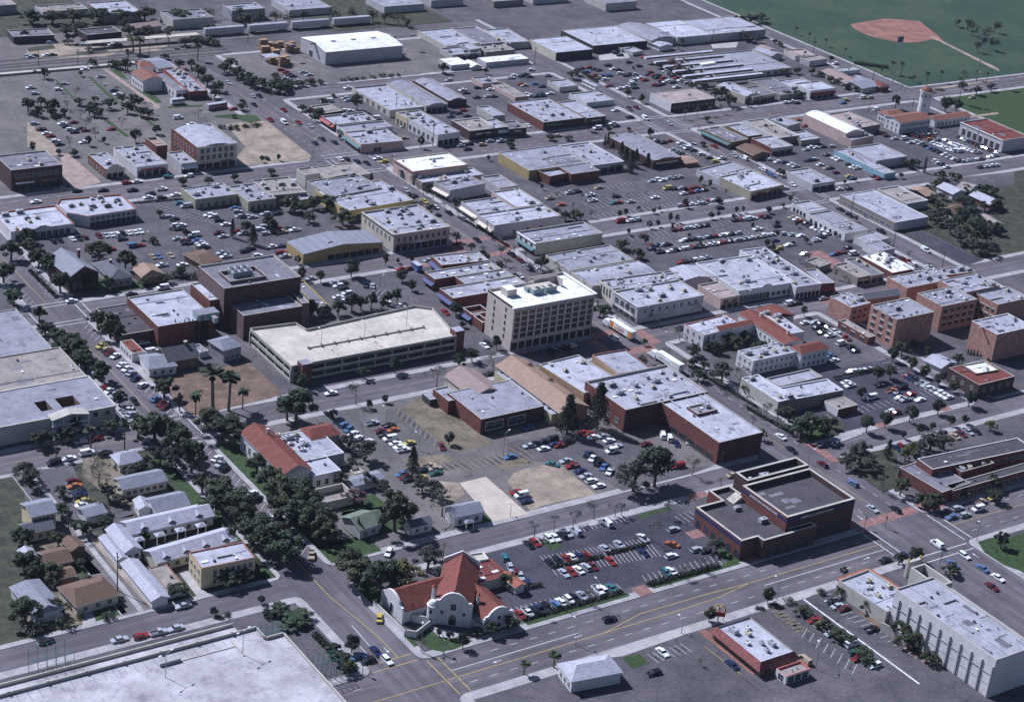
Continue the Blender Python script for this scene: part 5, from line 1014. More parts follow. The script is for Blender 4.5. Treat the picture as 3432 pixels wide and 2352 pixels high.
house(250.7, 559.9, -0.111, 9.8, 11.3, 3.4, 'x', 1.8, 'white', 'g', 'grey and white cottage half hidden by a dark tree', hip=0.4, win=[('S', 3, 1, 1, 0, 1, 1.2)])
house(258.7, 561.2, 0.0, 11.7, 10.1, 4.2, 'x', 3, 'brown', 'd', 'old house with a broad steep dark roof', chim=[(3, 0, 'w_brick')], win=[('S', 3, 1, 1, 0, 1, 1.2)])
house(277.2, 561.0, 0.163, 7.6, 9.3, 5, 'x', 1.8, 'grey', 'g', 'two-storey grey house near the parking garage', hip=0.5, win=[('S', 3, 1, 1, 0, 1, 1.2)])
flat(269.3, 565.4, 0.095, 3.6, 6.6, 2.6, 'white', 'l', 'tiny white shed in the yard under the cypresses')
flat(457.8, 607.8, 0.0, 35.0, 14.4, 5.6, 'cream', 'g', 'white shop with ornate facade and teal awning', sm={'W': 'white'}, vent=10, ac=0, sky=2, p=0.8, cor=('frameW', 'W', 0.4, 0.5, 0.3), win=[('W', 3, 1, 2.9, 0, 1.7, 1.7, 0.08, 0.08, 'a')], shop=[('W', 3, 2, 'tealc')])
flat(455.1, 581.7, 0.0, 33.2, 17.8, 4.6, 'beige', 'l', 'broad grey roof with a tan hatch below the ornate shop', ac=4, vent=3, p=0.5)
flat(455.0, 563.4, 0.0, 34.3, 15.6, 4.7, 'beige', 'l', 'wavy pale roof between the broad roof and the fluted facade', barrel=('x', 1.2), ac=4, vent=2, p=0.4)
flat(458.4, 549.3, -0.076, 35.2, 11.2, 6.6, 'lgrey', 'l', 'theatre with a fluted vertical facade and many roof vents', ac=8, vent=14, p=0.6, win=[('W', 4, 1, 2.4, 0, 1.1, 3.2, 0.1, 0.1)], sm={'W': 'cream'})
flat(455.6, 534.9, 0.0, 33.4, 16.5, 7.4, 'lgrey', 'w', 'two-storey pale corner office with tall window bays', ac=7, vent=5, p=0.6, cor=('frameW', 'SW', 0.25, 0.3, 0.25), win=[('W', 4, 1, 3.4, 0, 2.2, 2.4), ('S', 8, 1, 4, 0, 1, 1.5)], shop=[('W', 4, 2, None)])
house(485.7, 552.2, -0.096, 12.3, 11.8, 4.6, 'y', 1, 'lav', 'l', 'low-gabled pale roof with a curved white ridge skylight')
flat(507.0, 541.9, -0.057, 29.4, 30.7, 5.8, 'white', 'w', 'vast white store with an arched facade along the street', ac=8, vent=12, p=0.5, cop='copingw', stepped=('S', 0.16, 1.1, 'white'), win=[('S', 9, 1, 0.4, 0, 2.3, 3.0, 0.03, 0.45, 'a'), ('S', 4, 1, 1.2, 0, 1.8, 1.6, 0.58, 0.04)])
flat(485.4, 532.6, 0.0, 10.3, 15.1, 5, 'pink', 'x', 'ivy-sided building with a flat tan roof beside the vast store', win=[('S', 2, 1, 2.6, 0, 2.6, 1.4)], shop=[('S', 3, 1.8, None)])
flat(526.2, 541.9, -0.083, 13.0, 41.3, 5.6, 'white', 'l', 'white store with rows of humming roof coolers', ac=16, vent=6, p=0.5, cop='copingw', shop=[('S', 6, 2.4, None)])
flat(536.6, 528.5, -0.196, 6.6, 15.5, 5, 'brick', 'l', 'red-fronted end shop right of the white store', vent=1, shop=[('S', 2, 2.2, 'redc')])
flat(592.5, 597.5, 0.0, 11.4, 12.0, 4, 'white', 'w', 'white shop with criss-cross lines on its roof', ac=0, vent=2, win=[('W', 4, 1, 0.5, 0, 1.6, 2.2, 0.1, 0.1, 'a')])
flat(591.9, 577.1, 0.0, 14.3, 25.5, 4, 'white', 'l', 'long white shop with planted arches along the lot', ac=1, vent=5, win=[('W', 7, 1, 0.5, 0, 1.6, 2.2, 0.05, 0.05, 'a')])
flat(627.2, 584.0, 0.0, 21.5, 37.3, 4.6, 'lgrey', 'l', 'large plain store with a broad grey roof and white trim', sm={'W': 'taupe'}, cop='copingw', p=0.4, vent=8, win=[('W', 9, 1, 1, 0, 2.6, 1.2)])
flat(649.1, 593.8, 0.0, 13.7, 20.9, 4, 'beige', 't', 'speckled grey-green roof behind the large plain store', cop='copingw', vent=3)
flat(594.7, 557.4, 0.109, 14.4, 8.6, 3.4, 'white', 'l', 'white L-shaped garage, upper arm', p=0.3)
flat(590.6, 548.2, 0.0, 10.0, 9.9, 3.4, 'white', 'l', 'white L-shaped garage, lower arm', p=0.3)
flat(579.8, 531.5, 0.0, 14.1, 20.6, 3.8, 'brick', 'W', 'bright white roof scattered with dark ducts', ac=7, vent=6, p=0.3)
flat(557.2, 529.9, 0.0, 7.7, 15.4, 4.2, 'taupe', 't', 'taupe shop with a plain tan roof by the brick plaza', vent=2, shop=[('S', 2, 2, None)])
flat(565.6, 531.4, -0.065, 6.9, 18.7, 4, 'lgrey', 'm', 'grey roofed shop between the tan and the white roofs', ac=2, vent=1, shop=[('S', 2, 2, None)])
flat(550.9, 544.6, 0.202, 8.4, 8.2, 3, 'taupe', 't', 'low tan pavilion by the young trees')
flat(532.9, 476.1, 0.0, 20.5, 15.0, 12.6, 'obrick', 'l', 'four-storey orange brick apartment block at the corner of the car park', ac=2, vent=8, sky=1, p=0.5, win=[('W', 3, 4, 1.6, 2.9, 2.2, 1.7, 0.04, 0.06, 'o')])
flat(562.4, 480.1, 0.0, 20.3, 14.3, 11.6, 'obrick', 'l', 'middle orange brick apartment range behind the corner block', ac=4, vent=8, p=0.4, win=[('S', 5, 3, 2.2, 3, 2.2, 1.8, 0.04, 0.04, 'o')])
flat(583.5, 488.1, 0.0, 21.9, 14.2, 11, 'obrick', 'l', 'right orange brick apartment range with dark roof vents', ac=4, vent=8, p=0.4, win=[('S', 4, 3, 2.2, 3, 2.2, 1.8, 0.04, 0.04, 'o')])
flat(526.5, 498.8, 0.068, 11.3, 12.1, 8, 'obrick', 'l', 'three-storey orange brick apartment wing at the left end', ac=3, vent=4, p=0.4, win=[('S', 3, 2, 2.4, 2.6, 1.6, 1.4, 0.1, 0.1, 'o')])
flat(569.2, 502.5, 0.0, 26.1, 12.1, 9.5, 'obrick', 'l', 'upper orange brick apartment wing around a small court', ac=4, vent=8, p=0.4)
flat(587.2, 504.7, -0.126, 26.6, 7.0, 9, 'obrick', 'l', 'rear orange brick apartment wing near the utility poles', ac=6, vent=6, p=0.4)
flat(589.5, 474.4, 0.0, 19.3, 12.7, 10, 'obrick', 'l', 'orange brick apartment wing at the right edge', ac=3, vent=4, p=0.4, win=[('W', 4, 2, 2.6, 3, 2, 1.6, 0.04, 0.04, 'o')])
house(542.2, 498.4, -0.101, 17.6, 5.4, 8, 'x', 1.4, 'obrick', 's', 'slate-roofed link between the apartment wings')
flat(517.2, 483.6, 0.0, 3.9, 17.5, 3.4, 'brick', 't', 'low brick garage court below the apartments', win=[('W', 3, 1, 0.2, 0, 2.4, 2, 0.04, 0.04, 'o')])
flat(562.8, 450.0, 0.0, 20.7, 13.7, 12, 'obrick', 'l', 'tall blank orange brick block at the right edge', p=0.5, ac=2, vent=8, cop='copingw')
flat(459.1, 503.1, 0.07, 22.1, 11.4, 6.4, 'white', 'w', 'white Spanish wing with tiled eaves left of the courtyard', p=0.4, cop='copingr', ac=5, vent=4, win=[('W', 3, 2, 1, 2.9, 0.8, 1.4), ('S', 7, 2, 1, 2.9, 1, 1.5)])
house(478.1, 492.1, -0.067, 8.8, 29.8, 6.6, 'y', 1.3, 'white', 'red', 'long white Spanish range with red tiles behind the courtyard', ov=0.3, win=[('W', 9, 2, 1, 2.8, 0.9, 1.4)], chim=[(1, 8, 'w_white'), (1.5, -9, 'w_white')])
house(480.5, 471.6, 0.0, 14.0, 6.6, 6.6, 'x', 1.4, 'white', 'red', 'red-tiled end block at the front of the Spanish range', hip=0.25, ov=0.3, win=[('S', 5, 2, 1, 2.8, 0.8, 1.3)])
flat(488.3, 496.3, -0.075, 6.2, 21.0, 5.6, 'white', 'w', 'flat white service strip behind the Spanish range', ac=4, vent=6, p=0.3)
house(465.0, 498.9, 0.0, 17.5, 3.8, 6.9, 'x', 0.7, 'white', 'red', 'narrow red-tiled eave along the left Spanish wing', ov=0.1)
flat(464.2, 476.1, 0.0, 23.9, 9.5, 6.2, 'white', 'w', 'white Spanish front wing with paired small windows', p=0.4, cop='copingw', ac=7, vent=3, win=[('S', 9, 2, 1, 2.6, 0.7, 1.2, 0.03), ('W', 3, 2, 1, 2.6, 0.7, 1.2)])
house(492.6, 505.5, 0.0, 11.1, 10.0, 5, 'y', 1.4, 'white', 'red', 'small red-tiled wing at the back of the courtyard', hip=0.2)
flat(443.4, 452.3, 0.0, 8.2, 21.1, 5.4, 'beige', 'w', 'cream shop with a bright white roof on the main street', p=0.5, ac=3, vent=2, cop='copingw', sm={'S': 'taupe'})
flat(459.0, 445.9, -0.06, 22.5, 9.9, 5, 'taupe', 'w', 'white-roofed rear hall with dark high parapet', p=0.5, cop='copingw', vent=5)
flat(461.8, 458.1, 0.0, 21.6, 7.4, 3.6, 'lgrey', 'l', 'grey roof strip between the Spanish wing and white roof')
flat(464.4, 435.1, 0.0, 9.7, 7.5, 3.2, 'brick', 't', 'drive-in canopy with a flat tan top', p=0.2, sm={'W': 'white'})
flat(476.7, 380.2, -0.073, 46.4, 8.1, 7, 'brick', 'd', 'long modern brick office with a dark roof and thin white edge', p=0.3, cop='copingw', win=[('S', 10, 1, 3.6, 0, 2.6, 1.4)])
flat(454.6, 377.6, 0.058, 14.2, 19.5, 4.6, 'brick', 'm', 'low brick front of the modern office under brown roofing', p=0.3)
flat(471.2, 375.6, 0.0, 16.0, 4.1, 6, 'brick', 'd', 'sunken roof court with white machines on the modern office', p=0.9, ac=3, cop='coping')
flat(472.4, 368.8, 0.0, 39.3, 4.2, 4.6, 'brick', 'd', 'low right wing of the modern office', p=0.3, win=[('S', 8, 1, 0.8, 0, 2.6, 2)])
flat(531.4, 429.5, 0.0, 19.5, 16.0, 5.8, 'dbrick', 'redroof', 'red brick house with red mansard and sunken white deck', p=0.2, win=[('W', 3, 1, 2.4, 0, 1.3, 1.3), ('S', 4, 1, 2.4, 0, 1.4, 1.4)])
flat(533.1, 432.2, -0.091, 11.3, 8.2, 6.3, 'brick', 'W', 'sunken white roof deck on the red mansard house', p=0.5, ac=1, vent=1)
house(527.2, 446.8, 0.139, 9.6, 7.8, 3.2, 'y', 1.4, 'white', 'l', 'white-roofed bungalow among trees near the brick block')
courtyard_motel()
flat(205.0, 564.9, 0.0, 32.1, 24.9, 6.4, 'beige', 't', 'plain tan roof behind the courtyard motel', p=0.4, vent=5)
flat(208.6, 584.7, 0.0, 21.0, 12.1, 5, 'lgrey', 'w', 'narrow white roof strip at the left edge')
flat(208.5, 596.7, 0.0, 21.2, 37.6, 5.4, 'beige', 'g', 'pale grey roof along the avenue at the left edge', p=0.3, vent=2)
house(213.2, 498.9, 0.0, 7.8, 6.9, 3, 'x', 2, 'cream', 'l', 'cream cottage with a pale hipped roof under big trees', hip=0.5, win=[('S', 3, 1, 1, 0, 1.2, 1.2), ('W', 1, 1, 1, 0, 1, 1.2)])
house(211.2, 483.9, 0.0, 14.7, 7.7, 3.2, 'x', 1.6, 'cream', 'g', 'long cottage with a grey gable roof and teal door', win=[('S', 6, 1, 1, 0, 1.2, 1.2)], ov=0.3)
house(213.2, 468.0, 0.0, 11.4, 8.4, 3.2, 'x', 1.8, 'white', 'g', 'grey-gabled white cottage above the bungalow court', ov=0.3, win=[('S', 4, 1, 1, 0, 1.2, 1.2)])
house(205.9, 469.7, -0.149, 3.6, 5.8, 3, 'y', 1.2, 'white', 'l', 'small porch wing of the grey-gabled white cottage')
house(209.0, 458.0, 0.0, 26.6, 7.9, 3.4, 'x', 1.8, 'white', 'l', 'long white bungalow court with four hipped porches', ov=0.4, dorm=3, win=[('S', 9, 1, 1, 0, 1.2, 1.3)], porch=[(-12, -6.3, 3, 2.4, 2.8), (-5.3, -6.3, 3, 2.4, 2.8), (1.3, -6.3, 3, 2.4, 2.8), (8, -6.3, 3, 2.4, 2.8)])
house(208.9, 441.1, 0.085, 26.5, 7.9, 3.4, 'x', 1.8, 'cream', 'l', 'second bungalow court with scalloped eaves above the cream flats', ov=0.4, dorm=4, win=[('S', 7, 1, 1, 0, 1.4, 1.3)])
flat(212.3, 427.0, -0.059, 16.7, 9.5, 7.2, 'yel', 'w', 'cream two-storey flats with red tile trim and corner balcony', cop='copingr', p=0.35, sky=1, vent=4, win=[('W', 3, 2, 1.2, 3, 1.1, 1.5), ('S', 7, 2, 1.2, 3, 1.1, 1.5, 0.2, 0.03)], shop=())
house(189.5, 430.1, 0.0, 4.8, 21.6, 2.8, 'y', 1.1, 'white', 'l', 'long row of white garages along the alley')
flat(195.8, 428.6, 0.0, 5.5, 13.6, 3, 'white', 't', 'grey flat-roofed garage row with a pink parapet', cop='clay', p=0.2)
house(188.2, 449.8, 0.0, 2.8, 13.4, 3, 'y', 0.8, 'white', 'l', 'narrow grey-roofed garage by the alley')
house(192.4, 452.1, 0.0, 4.9, 14.0, 3.6, 'y', 1.5, 'white', 'l', 'white cottage with a gabled grey roof by the alley', win=[('S', 2, 1, 1, 0, 1, 1.2)])
house(171.2, 452.1, 0.0, 7.2, 8.2, 3, 'x', 1.6, 'brown', 'b', 'brown-roofed house beside a green lawn', ov=0.4)
house(178.6, 456.5, 0.107, 4.1, 6.0, 3, 'y', 1.2, 'brown', 'b', 'small brown-roofed garage above the lawn')
house(170.7, 443.2, 0.0, 4.4, 4.7, 2.8, 'x', 0.9, 'brown', 'b', 'little brown shed with a bright white patio roof')
house(172.9, 430.9, 0.085, 12.7, 11.1, 3.2, 'x', 2, 'cream', 'b', 'large dark brown-roofed house at the alley corner', hip=0.35, win=[('S', 3, 1, 1, 0, 1.2, 1.2)])
house(158.8, 433.6, 0.059, 8.2, 16.3, 3.2, 'y', 1.6, 'white', 'g', 'pale-roofed house in tree shade at the left edge', hip=0.15)
house(164.5, 455.8, -0.088, 3.8, 6.5, 3, 'y', 1.2, 'white', 'l', 'grey-roofed cottage cut by the left edge')
house(175.1, 475.5, 0.0, 7.5, 8.4, 6, 'x', 1.6, 'yel', 'g', 'yellow two-storey house by the alley', win=[('S', 5, 2, 1, 2.7, 0.9, 1.3)])
house(172.4, 470.0, 0.0, 8.2, 5.8, 3.2, 'x', 1.5, 'yel', 's', 'yellow cottage with a dark gable below the yellow house', win=[('S', 3, 1, 1, 0, 1, 1.2)])
house(190.8, 472.8, 0.069, 6.3, 6.0, 2.9, 'x', 1.1, 'white', 'g', 'white double garage with a grey gable')
house(255.8, 478.9, 0.0, 9.9, 30.7, 6.4, 'y', 2.6, 'white', 'red', 'long Spanish clubhouse with deep red tile roof', gw='lav', ov=0.4, chim=[(1.2, 8, 'metal')], win=[('S', 2, 1, 1.5, 0, 1.6, 2.4), ('W', 8, 1, 1.6, 0, 1.2, 2.6)])
flat(269.3, 480.7, 0.0, 15.1, 19.8, 5.2, 'lgrey', 'w', 'white flat roof behind the Spanish clubhouse with a machine pit', p=0.3, ac=9, vent=6, cop='copingw', sm={'W': 'white'}, zone=[-8, -1, -4, 9])
flat(265.4, 466.9, 0.0, 10.2, 11.4, 5, 'white', 'w', 'white front annexe with a black double door', p=0.3, cop='copingw', win=[('S', 3, 1, 1, 0, 1.2, 2)])
house(276.6, 487.2, 0.0, 10.4, 8.2, 5, 'x', 1.6, 'cream', 'red', 'red hip-roofed hall behind the white flat roofs', hip=0.3)
house(344.7, 498.7, 0.0, 12.6, 18.6, 4.6, 'y', 2.6, 'cream', 'pt', 'tan-gabled hall with cream walls behind the red brick store')
flat(343.7, 482.8, 0.0, 26.1, 22.2, 6, 'brick', 'g', 'red brick store with a plain grey roof and white windows', p=0.25, vent=4, sm={'S': 'dbrick'}, win=[('S', 2, 1, 1.3, 0, 7, 3, 0.04, 0.25, 'W')])
flat(331.2, 494.2, 0.0, 6.2, 10.4, 5.4, 'brick', 'l', 'low brick rear bay of the red brick store', p=0.5)
flat(326.9, 499.3, 0.0, 2.9, 5.5, 2.8, 'dark', 'l', 'dark storage container against the brick rear bay', name='storage_container', cat='container', p=0.1, tk=0.1, vent=0)
flat(359.3, 486.0, 0.0, 3.8, 36.6, 4.4, 'yel', 'w', 'narrow white roof strip along the tan gabled hall', p=0.15, ac=0, vent=5, win=[('W', 9, 1, 0.6, 0, 2, 1.6)])
house(365.9, 486.6, 0.0, 12.3, 40.2, 5.2, 'y', 2.8, 'tan', 'tan', 'very long tan gabled hall with three little dormers', dorm=3)
flat(384.6, 488.5, 0.073, 18.7, 26.1, 5.8, 'tan', 'w', 'white-roofed shop with rust brown side wall', p=0.5, ac=3, vent=2, cop='coping')
flat(403.0, 488.8, -0.058, 14.7, 17.2, 7.2, 'tan', 'w', 'taller white-roofed hall with rust brown walls', p=0.5, vent=1, cop='clay')
flat(396.8, 465.5, 0.0, 36.9, 24.4, 8.8, 'dbrick', 'l', 'brick store with a roof full of coolers', sm={'W': 'brick', 'S': 'dbrick'}, ac=12, vent=10, sky=3, p=0.9, win=[('W', 4, 1, 2, 0, 2, 1.8)])
flat(403.9, 437.5, 0.0, 19.5, 33.3, 8.6, 'dbrick', 'w', 'brick store with white lettering and a roof machine pen', sm={'W': 'brick'}, p=0.5, ac=0, vent=6, win=[('W', 6, 1, 0.3, 0, 4, 2.4, 0.06, 0.06, 's')])
flat(404.5, 443.2, 0.0, 9.0, 6.2, 9.2, 'brick', 'g', 'sunken machine pen on the brick store roof', p=0.6, ac=5, vent=2, name='roof_pen', cat='roof pen')
house(262.0, 432.9, 0.141, 7.4, 9.1, 3.6, 'x', 2, 'lgrey', 'gr', 'green-roofed house with pale walls under trees', win=[('S', 2, 1, 1, 0, 1.2, 1.2)])
house(265.7, 433.6, 0.0, 5.5, 5.3, 3.6, 'x', 1.8, 'lgrey', 'gr', 'second green gable beside the green-roofed house')
house(278.3, 425.6, 0.0, 7.3, 4.5, 3, 'x', 1.2, 'white', 's', 'small dark-roofed cottage by the alley mouth', win=[('S', 2, 1, 1, 0, 1, 1.1)])
house(294.8, 425.2, -0.068, 10.1, 6.4, 3.8, 'x', 1.6, 'white', 'g', 'white clapboard house beside the concrete slab', win=[('S', 3, 1, 1, 0, 1.1, 1.4)], ac=0, porch=[(-1, -5.2, 3, 2.2, 2.6)])
house(277.1, 456.9, 0.072, 10.8, 5.1, 2.6, 'x', 0.7, 'white', 'g', 'low green-grey shed behind the clubhouse')
flat(277.2, 462.5, 0.084, 3.5, 3.1, 2.6, 'cream', 'c', 'small cream-roofed pump house behind the clubhouse')
flat(262.1, 452.1, 0.0, 12.8, 8.8, 3.2, 'cream', 't', 'walled cream court below the clubhouse', p=2.2, tk=0.4)
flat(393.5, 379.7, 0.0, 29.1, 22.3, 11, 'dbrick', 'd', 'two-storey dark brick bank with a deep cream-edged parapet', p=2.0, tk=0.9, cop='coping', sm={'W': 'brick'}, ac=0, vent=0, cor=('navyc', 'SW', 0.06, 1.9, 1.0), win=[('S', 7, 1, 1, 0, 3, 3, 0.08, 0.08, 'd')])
flat(395.8, 395.6, 0.0, 26.6, 6.4, 11.03, 'dbrick', 'd', 'upper rear strip of the bank with pipes in its roof trough', p=2, tk=0.9, vent=5, ac=1)
bank_low()
flat(386.4, 299.6, 0.0, 15.6, 40.4, 13, 'white', 'w', 'tall grey cinema block with ribbed side wall', p=0.5, ac=0, vent=14, name='cinema')
flat(383.1, 330.4, 0.068, 13.2, 19.7, 5.2, 'lgrey', 'w', 'white-roofed restaurant with red tile edging', p=0.6, ac=5, vent=3, cor=('sh_orange', 'NE', 0.9, 0.5, 0.5), sm={'W': 'beige'})
red_eatery()
house(280.4, 336.4, -0.157, 15.1, 8.2, 4, 'x', 1.8, 'white', 'l', 'white hip-roofed office at the bottom edge', hip=0.45, win=[('W', 3, 1, 1, 0, 1, 1.4)])
flat(279.4, 399.5, -0.136, 13.1, 4.3, 4.2, 'white', 'c', 'white flat-roofed annexe behind the church', p=0.5, cop='copingw')
flat(281.3, 392.0, 0.0, 10.9, 10.1, 3.6, 'cream', 'redroof', 'low red-roofed parish hall with skylights', p=0.1, tk=0.15, vent=2, sky=3, cop='copingr')
house(286.9, 385.2, 0.073, 3.3, 7.4, 2.8, 'y', 0.8, 'white', 'orange', 'small red-tiled lean-to right of the parish hall')
house(681.2, 592.4, 0.0, 9.4, 10.5, 3, 'y', 1.6, 'white', 'l', 'pale gabled house with a dark L mark among the right trees')
house(691.9, 592.3, 0.388, 12.1, 6.5, 3, 'y', 1.6, 'white', 't', 'cream bungalow behind the pale gabled house')
house(688.4, 576.2, 0.0, 8.5, 13.8, 3, 'y', 1.6, 'brick', 'l', 'red-walled house with a light grey gable')
house(661.4, 571.4, 0.136, 9.1, 8.1, 3, 'x', 1.6, 'white', 'b', 'white garage with a brown hipped roof')
house(667.4, 553.7, -0.172, 7.0, 10.4, 3, 'y', 1.2, 'beige', 't', 'tan house at the right edge above the dark tree')
house(663.8, 595.4, 0.117, 7.1, 10.8, 3, 'x', 1.2, 'brown', 'tan', 'low brown-roofed house behind the large plain store')
# ---- special structures
# the hotel: six storeys, pilastered brown front, cream side
def hotel():
    x0, x1, y0, y1, cx, cy = 377.2, 414.6, 524.0, 545.8, 396.0, 535.0
    e = thing('hotel', 'six-storey hotel with a dazzling white roof and cream side wall', 'hotel', cx, cy); z = 18.2
    P = [(x0, y0), (x1, y0), (x1, y1), (398.5, y1), (398.5, y1-3.8), (x0, y1-3.8)]; P = [(a-cx, c-cy) for a, c in P]
    b = MB(); n = len(P)
    for i in range(n):
        p, q = P[i], P[(i+1) % n]; b.face([(*p, 0), (*q, 0), (*q, z), (*p, z)], 'w_hotelf' if i in (0, 1) else 'w_hotel')
    b.build('wall', e); b = MB(); b.face([(*q, z-.7) for q in P], 'r_W'); b.build('roof', e)
    c = MB(); X0, Y0 = P[0]; X1 = P[1][0]; Y1 = P[2][1]
    c.prism([(X0-.7, Y0-.7), (X1+.7, Y0-.7), (X1+.7, Y0+.3), (X0-.7, Y0+.3)], z-.4, z+.05, 'r_W'); c.prism([(X1-.25, Y0+.3), (X1+.7, Y0+.3), (X1+.7, Y1), (X1-.25, Y1)], z-.4, z+.05, 'r_W')
    c.box(X0, P[5][1]-.3, z-.72, P[4][0], P[4][1], z+.3, 'w_hotel'); c.box(X0, Y0+.3, z-.72, X0+.3, P[5][1]-.3, z+.1, 'w_hotel'); c.box(P[3][0]-.3, Y1-.3, z-.71, X1-.25, Y1-.01, z+.3, 'w_hotel')
    c.box(X0-.15, Y0-.3, 4.6, X1+.3, Y0, 4.95, 'w_hotel'); c.box(X0-.08, Y0-.1, z-1.2, X1+.08, Y0, z-.95, 'w_hotel'); c.build('cornice', e)
    L = X1-X0; nb = 11
    for k in range(nb+1):
        q = MB(); x = min(max(X0+L*k/nb, X0+.4), X1-.4); q.box(x-.38, Y0-.32, 4.96, x+.38, Y0, z-1.21, 'w_hotel'); q.build('pilaster', e)
    for k in range(nb):
        x = X0+L*(k+.5)/nb
        for f in range(5): link('window', win_mesh(.95, 1.5, 'A' if f == 4 else 'd'), e, (x-.62, Y0-.02, 5.4+f*2.32), 0); link('window', win_mesh(.95, 1.5, 'A' if f == 4 else 'd'), e, (x+.62, Y0-.02, 5.4+f*2.32), 0)
        link('shop_window', win_mesh(2.7, 3.1, 's'), e, (x, Y0-.02, .5), 0)
    for f in range(5):
        for y in (Y0+5, Y0+12.8): link('window', win_mesh(.7, 1.3, 'd'), e, (X0-.02, y, 4.0+f*2.7), -math.pi/2)
    for f in range(5):
        for k in range(5): link('window', win_mesh(1.3, 1.5, 'd'), e, (X1+.02, Y0+3+k*4, 5.4+f*2.32), math.pi/2)
    q = MB(); q.box(380.9-cx, 534.4-cy, z-.69, 385.2-cx, 538.9-cy, z+2.2, 'w_hotel', 'r_W'); q.build('penthouse', e)
    for x in (391.5, 397.4): q = MB(); q.box(x-cx, 532.3-cy, z-.69, x+5-cx, 534.8-cy, z+1.6, 'mechgreen', 'r_c'); q.frustum(x+2.5-cx, 533.5-cy, z+1.6, z+1.9, .9, .9, 'metald', 12); q.build('cooling_unit', e)
    q = MB(); q.box(390.9-cx, 535.6-cy, z-.69, 402.6-cx, 538-cy, z+1.2, 'mechgreen', 'r_c'); q.build('cooling_plant', e)
    q = MB(); q.box(396-cx, 539.2-cy, z-.69, 406.8-cx, 539.5-cy, z+2.6, 'w_hotel'); q.box(406.5-cx, 535-cy, z-.69, 406.8-cx, 539.19-cy, z+2.6, 'w_hotel'); q.build('screen_wall', e)
hotel()
# the parking garage
def garage():
    e = thing('parking_garage', 'three-deck concrete parking garage with brick stair towers', 'parking garage', 324, 545); z = 6.0
    P = [(289, 531.8), (358, 525.6), (362.5, 557), (357, 561.5), (308.5, 557.5), (307.5, 564.3), (289.5, 566)]; P = [(a-324, c-545) for a, c in P]; n = len(P)
    P[1] = (P[1][0], P[0][1]); ed = [(i, (i+1) % n) for i in range(n)]
    for k, zz in enumerate((0.25, 3.1, z)):
        b = MB(); b.prism(P, zz-.35 if k else .02, zz, 'coping', 'deck', bottom=True); b.build('deck_slab', e)
        w_ = MB()
        for i, j in ed:
            d = (Vector(P[j])-Vector(P[i])); nn = Vector((-d.y, d.x)).normalized()*.25; d.normalize(); d*=.25
            a, c = Vector(P[i])-d*0, Vector(P[j])
            w_.prism([(a.x, a.y), (c.x, c.y), (c.x+nn.x-d.x, c.y+nn.y-d.y), (a.x+nn.x+d.x, a.y+nn.y+d.y)], zz-.5 if k else 0, zz+.9, 'coping')
        w_.build('parapet', e)
    c_ = MB()
    for i, j in ed:
        d = Vector(P[j])-Vector(P[i]); m_ = max(1, int(d.length/6.3))
        for q in range(m_+1):
            p = Vector(P[i])+d*q/m_; nn = Vector((-d.y, d.x)).normalized()*.5; c_.box(p.x+nn.x-.25, p.y+nn.y-.25, .25, p.x+nn.x+.25, p.y+nn.y+.25, z-.35, 'coping')
    c_.build('columns', e)
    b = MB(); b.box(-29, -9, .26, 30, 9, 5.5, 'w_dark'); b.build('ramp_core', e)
    for (x, y, s) in ((P[0][0]+4.6, P[0][1]-1.2, 4), (P[1][0]+1.6, P[1][1]+2.3, 4)):
        q = MB(); q.box(x-2, y-2, 0, x+2, y+2, z+2.2, 'w_brick', 'r_l'); q.box(x-2.15, y-.6, .5, x-2, y+.6, z+1, 'glass'); q.build('stair_tower', e)
    m_ = MB()
    for (y, x0, x1, dy) in ((P[0][1]+1, -30, 27, 4.2), (12.2-.5, -13, 31, -4.2+0)): stalls(m_, x0, y, x1, y, int((x1-x0)/2.8), 0, dy, z+.03, 'painty', .14)
    stalls(m_, -21, -1.1, 26, -2.6, 17, 0, -4, z+.03, 'painty', .14); stalls(m_, -21, -1.1, 26, -2.6, 17, 0, 4, z+.03, 'painty', .14)
    m_.build('stall_lines', e)
    q = MB(); q.box(-22, -1.2, z, 27, -.9, z+.5, 'coping'); q.build('middle_rail', e)
    for k in range(10): l_ = MB(); x = -22+k*5.4; l_.box(x-.35, -1.5, z+.01, x+.35, -.6, z+1.1, 'coping'); l_.build('rail_block', e)
    for k, (x, y) in enumerate(((-17, -1.6), (1, -1.6), (22, 3.5))): lamp_post(324+x, 545+y, 90, ['double-armed lamp at the left end of the garage roof rail', 'double-armed lamp in the middle of the garage roof', 'double-armed lamp at the right of the garage roof'][k], 6.5, None, True, z)
garage()
# theatre roof coolers
for x, y, lb in ((298, 594.6, 'rear green cooling unit in the theatre roof well'), (298, 591.2, 'front green cooling unit in the theatre roof well')):
    e = thing('cooling_unit', lb, 'cooling unit', x, y, 0, None, 16.1); b = MB(); b.box(-4, -1.2, 0, 4, 1.2, 2.3, 'mechgreen', 'metal'); b.build('casing', e)
    for k in range(3): b = MB(); b.frustum(-2.6+k*2.6, 0, 2.3, 2.6, .9, .9, 'metald', 12); b.build('fan', e)
e = thing('machine_house', 'grey-green machine house on the white roof of the brick hall', 'machine house', 278, 579, 0, None, 7.5)
b = MB(); b.box(-4.2, -2.6, 0, 4.2, 2.6, 2.6, 'mechgreen', 'r_g'); b.build('casing', e); b = MB(); b.box(.5, -6, 0, 2.1, -3, 2, 'mechgreen', 'r_t'); b.build('duct', e)
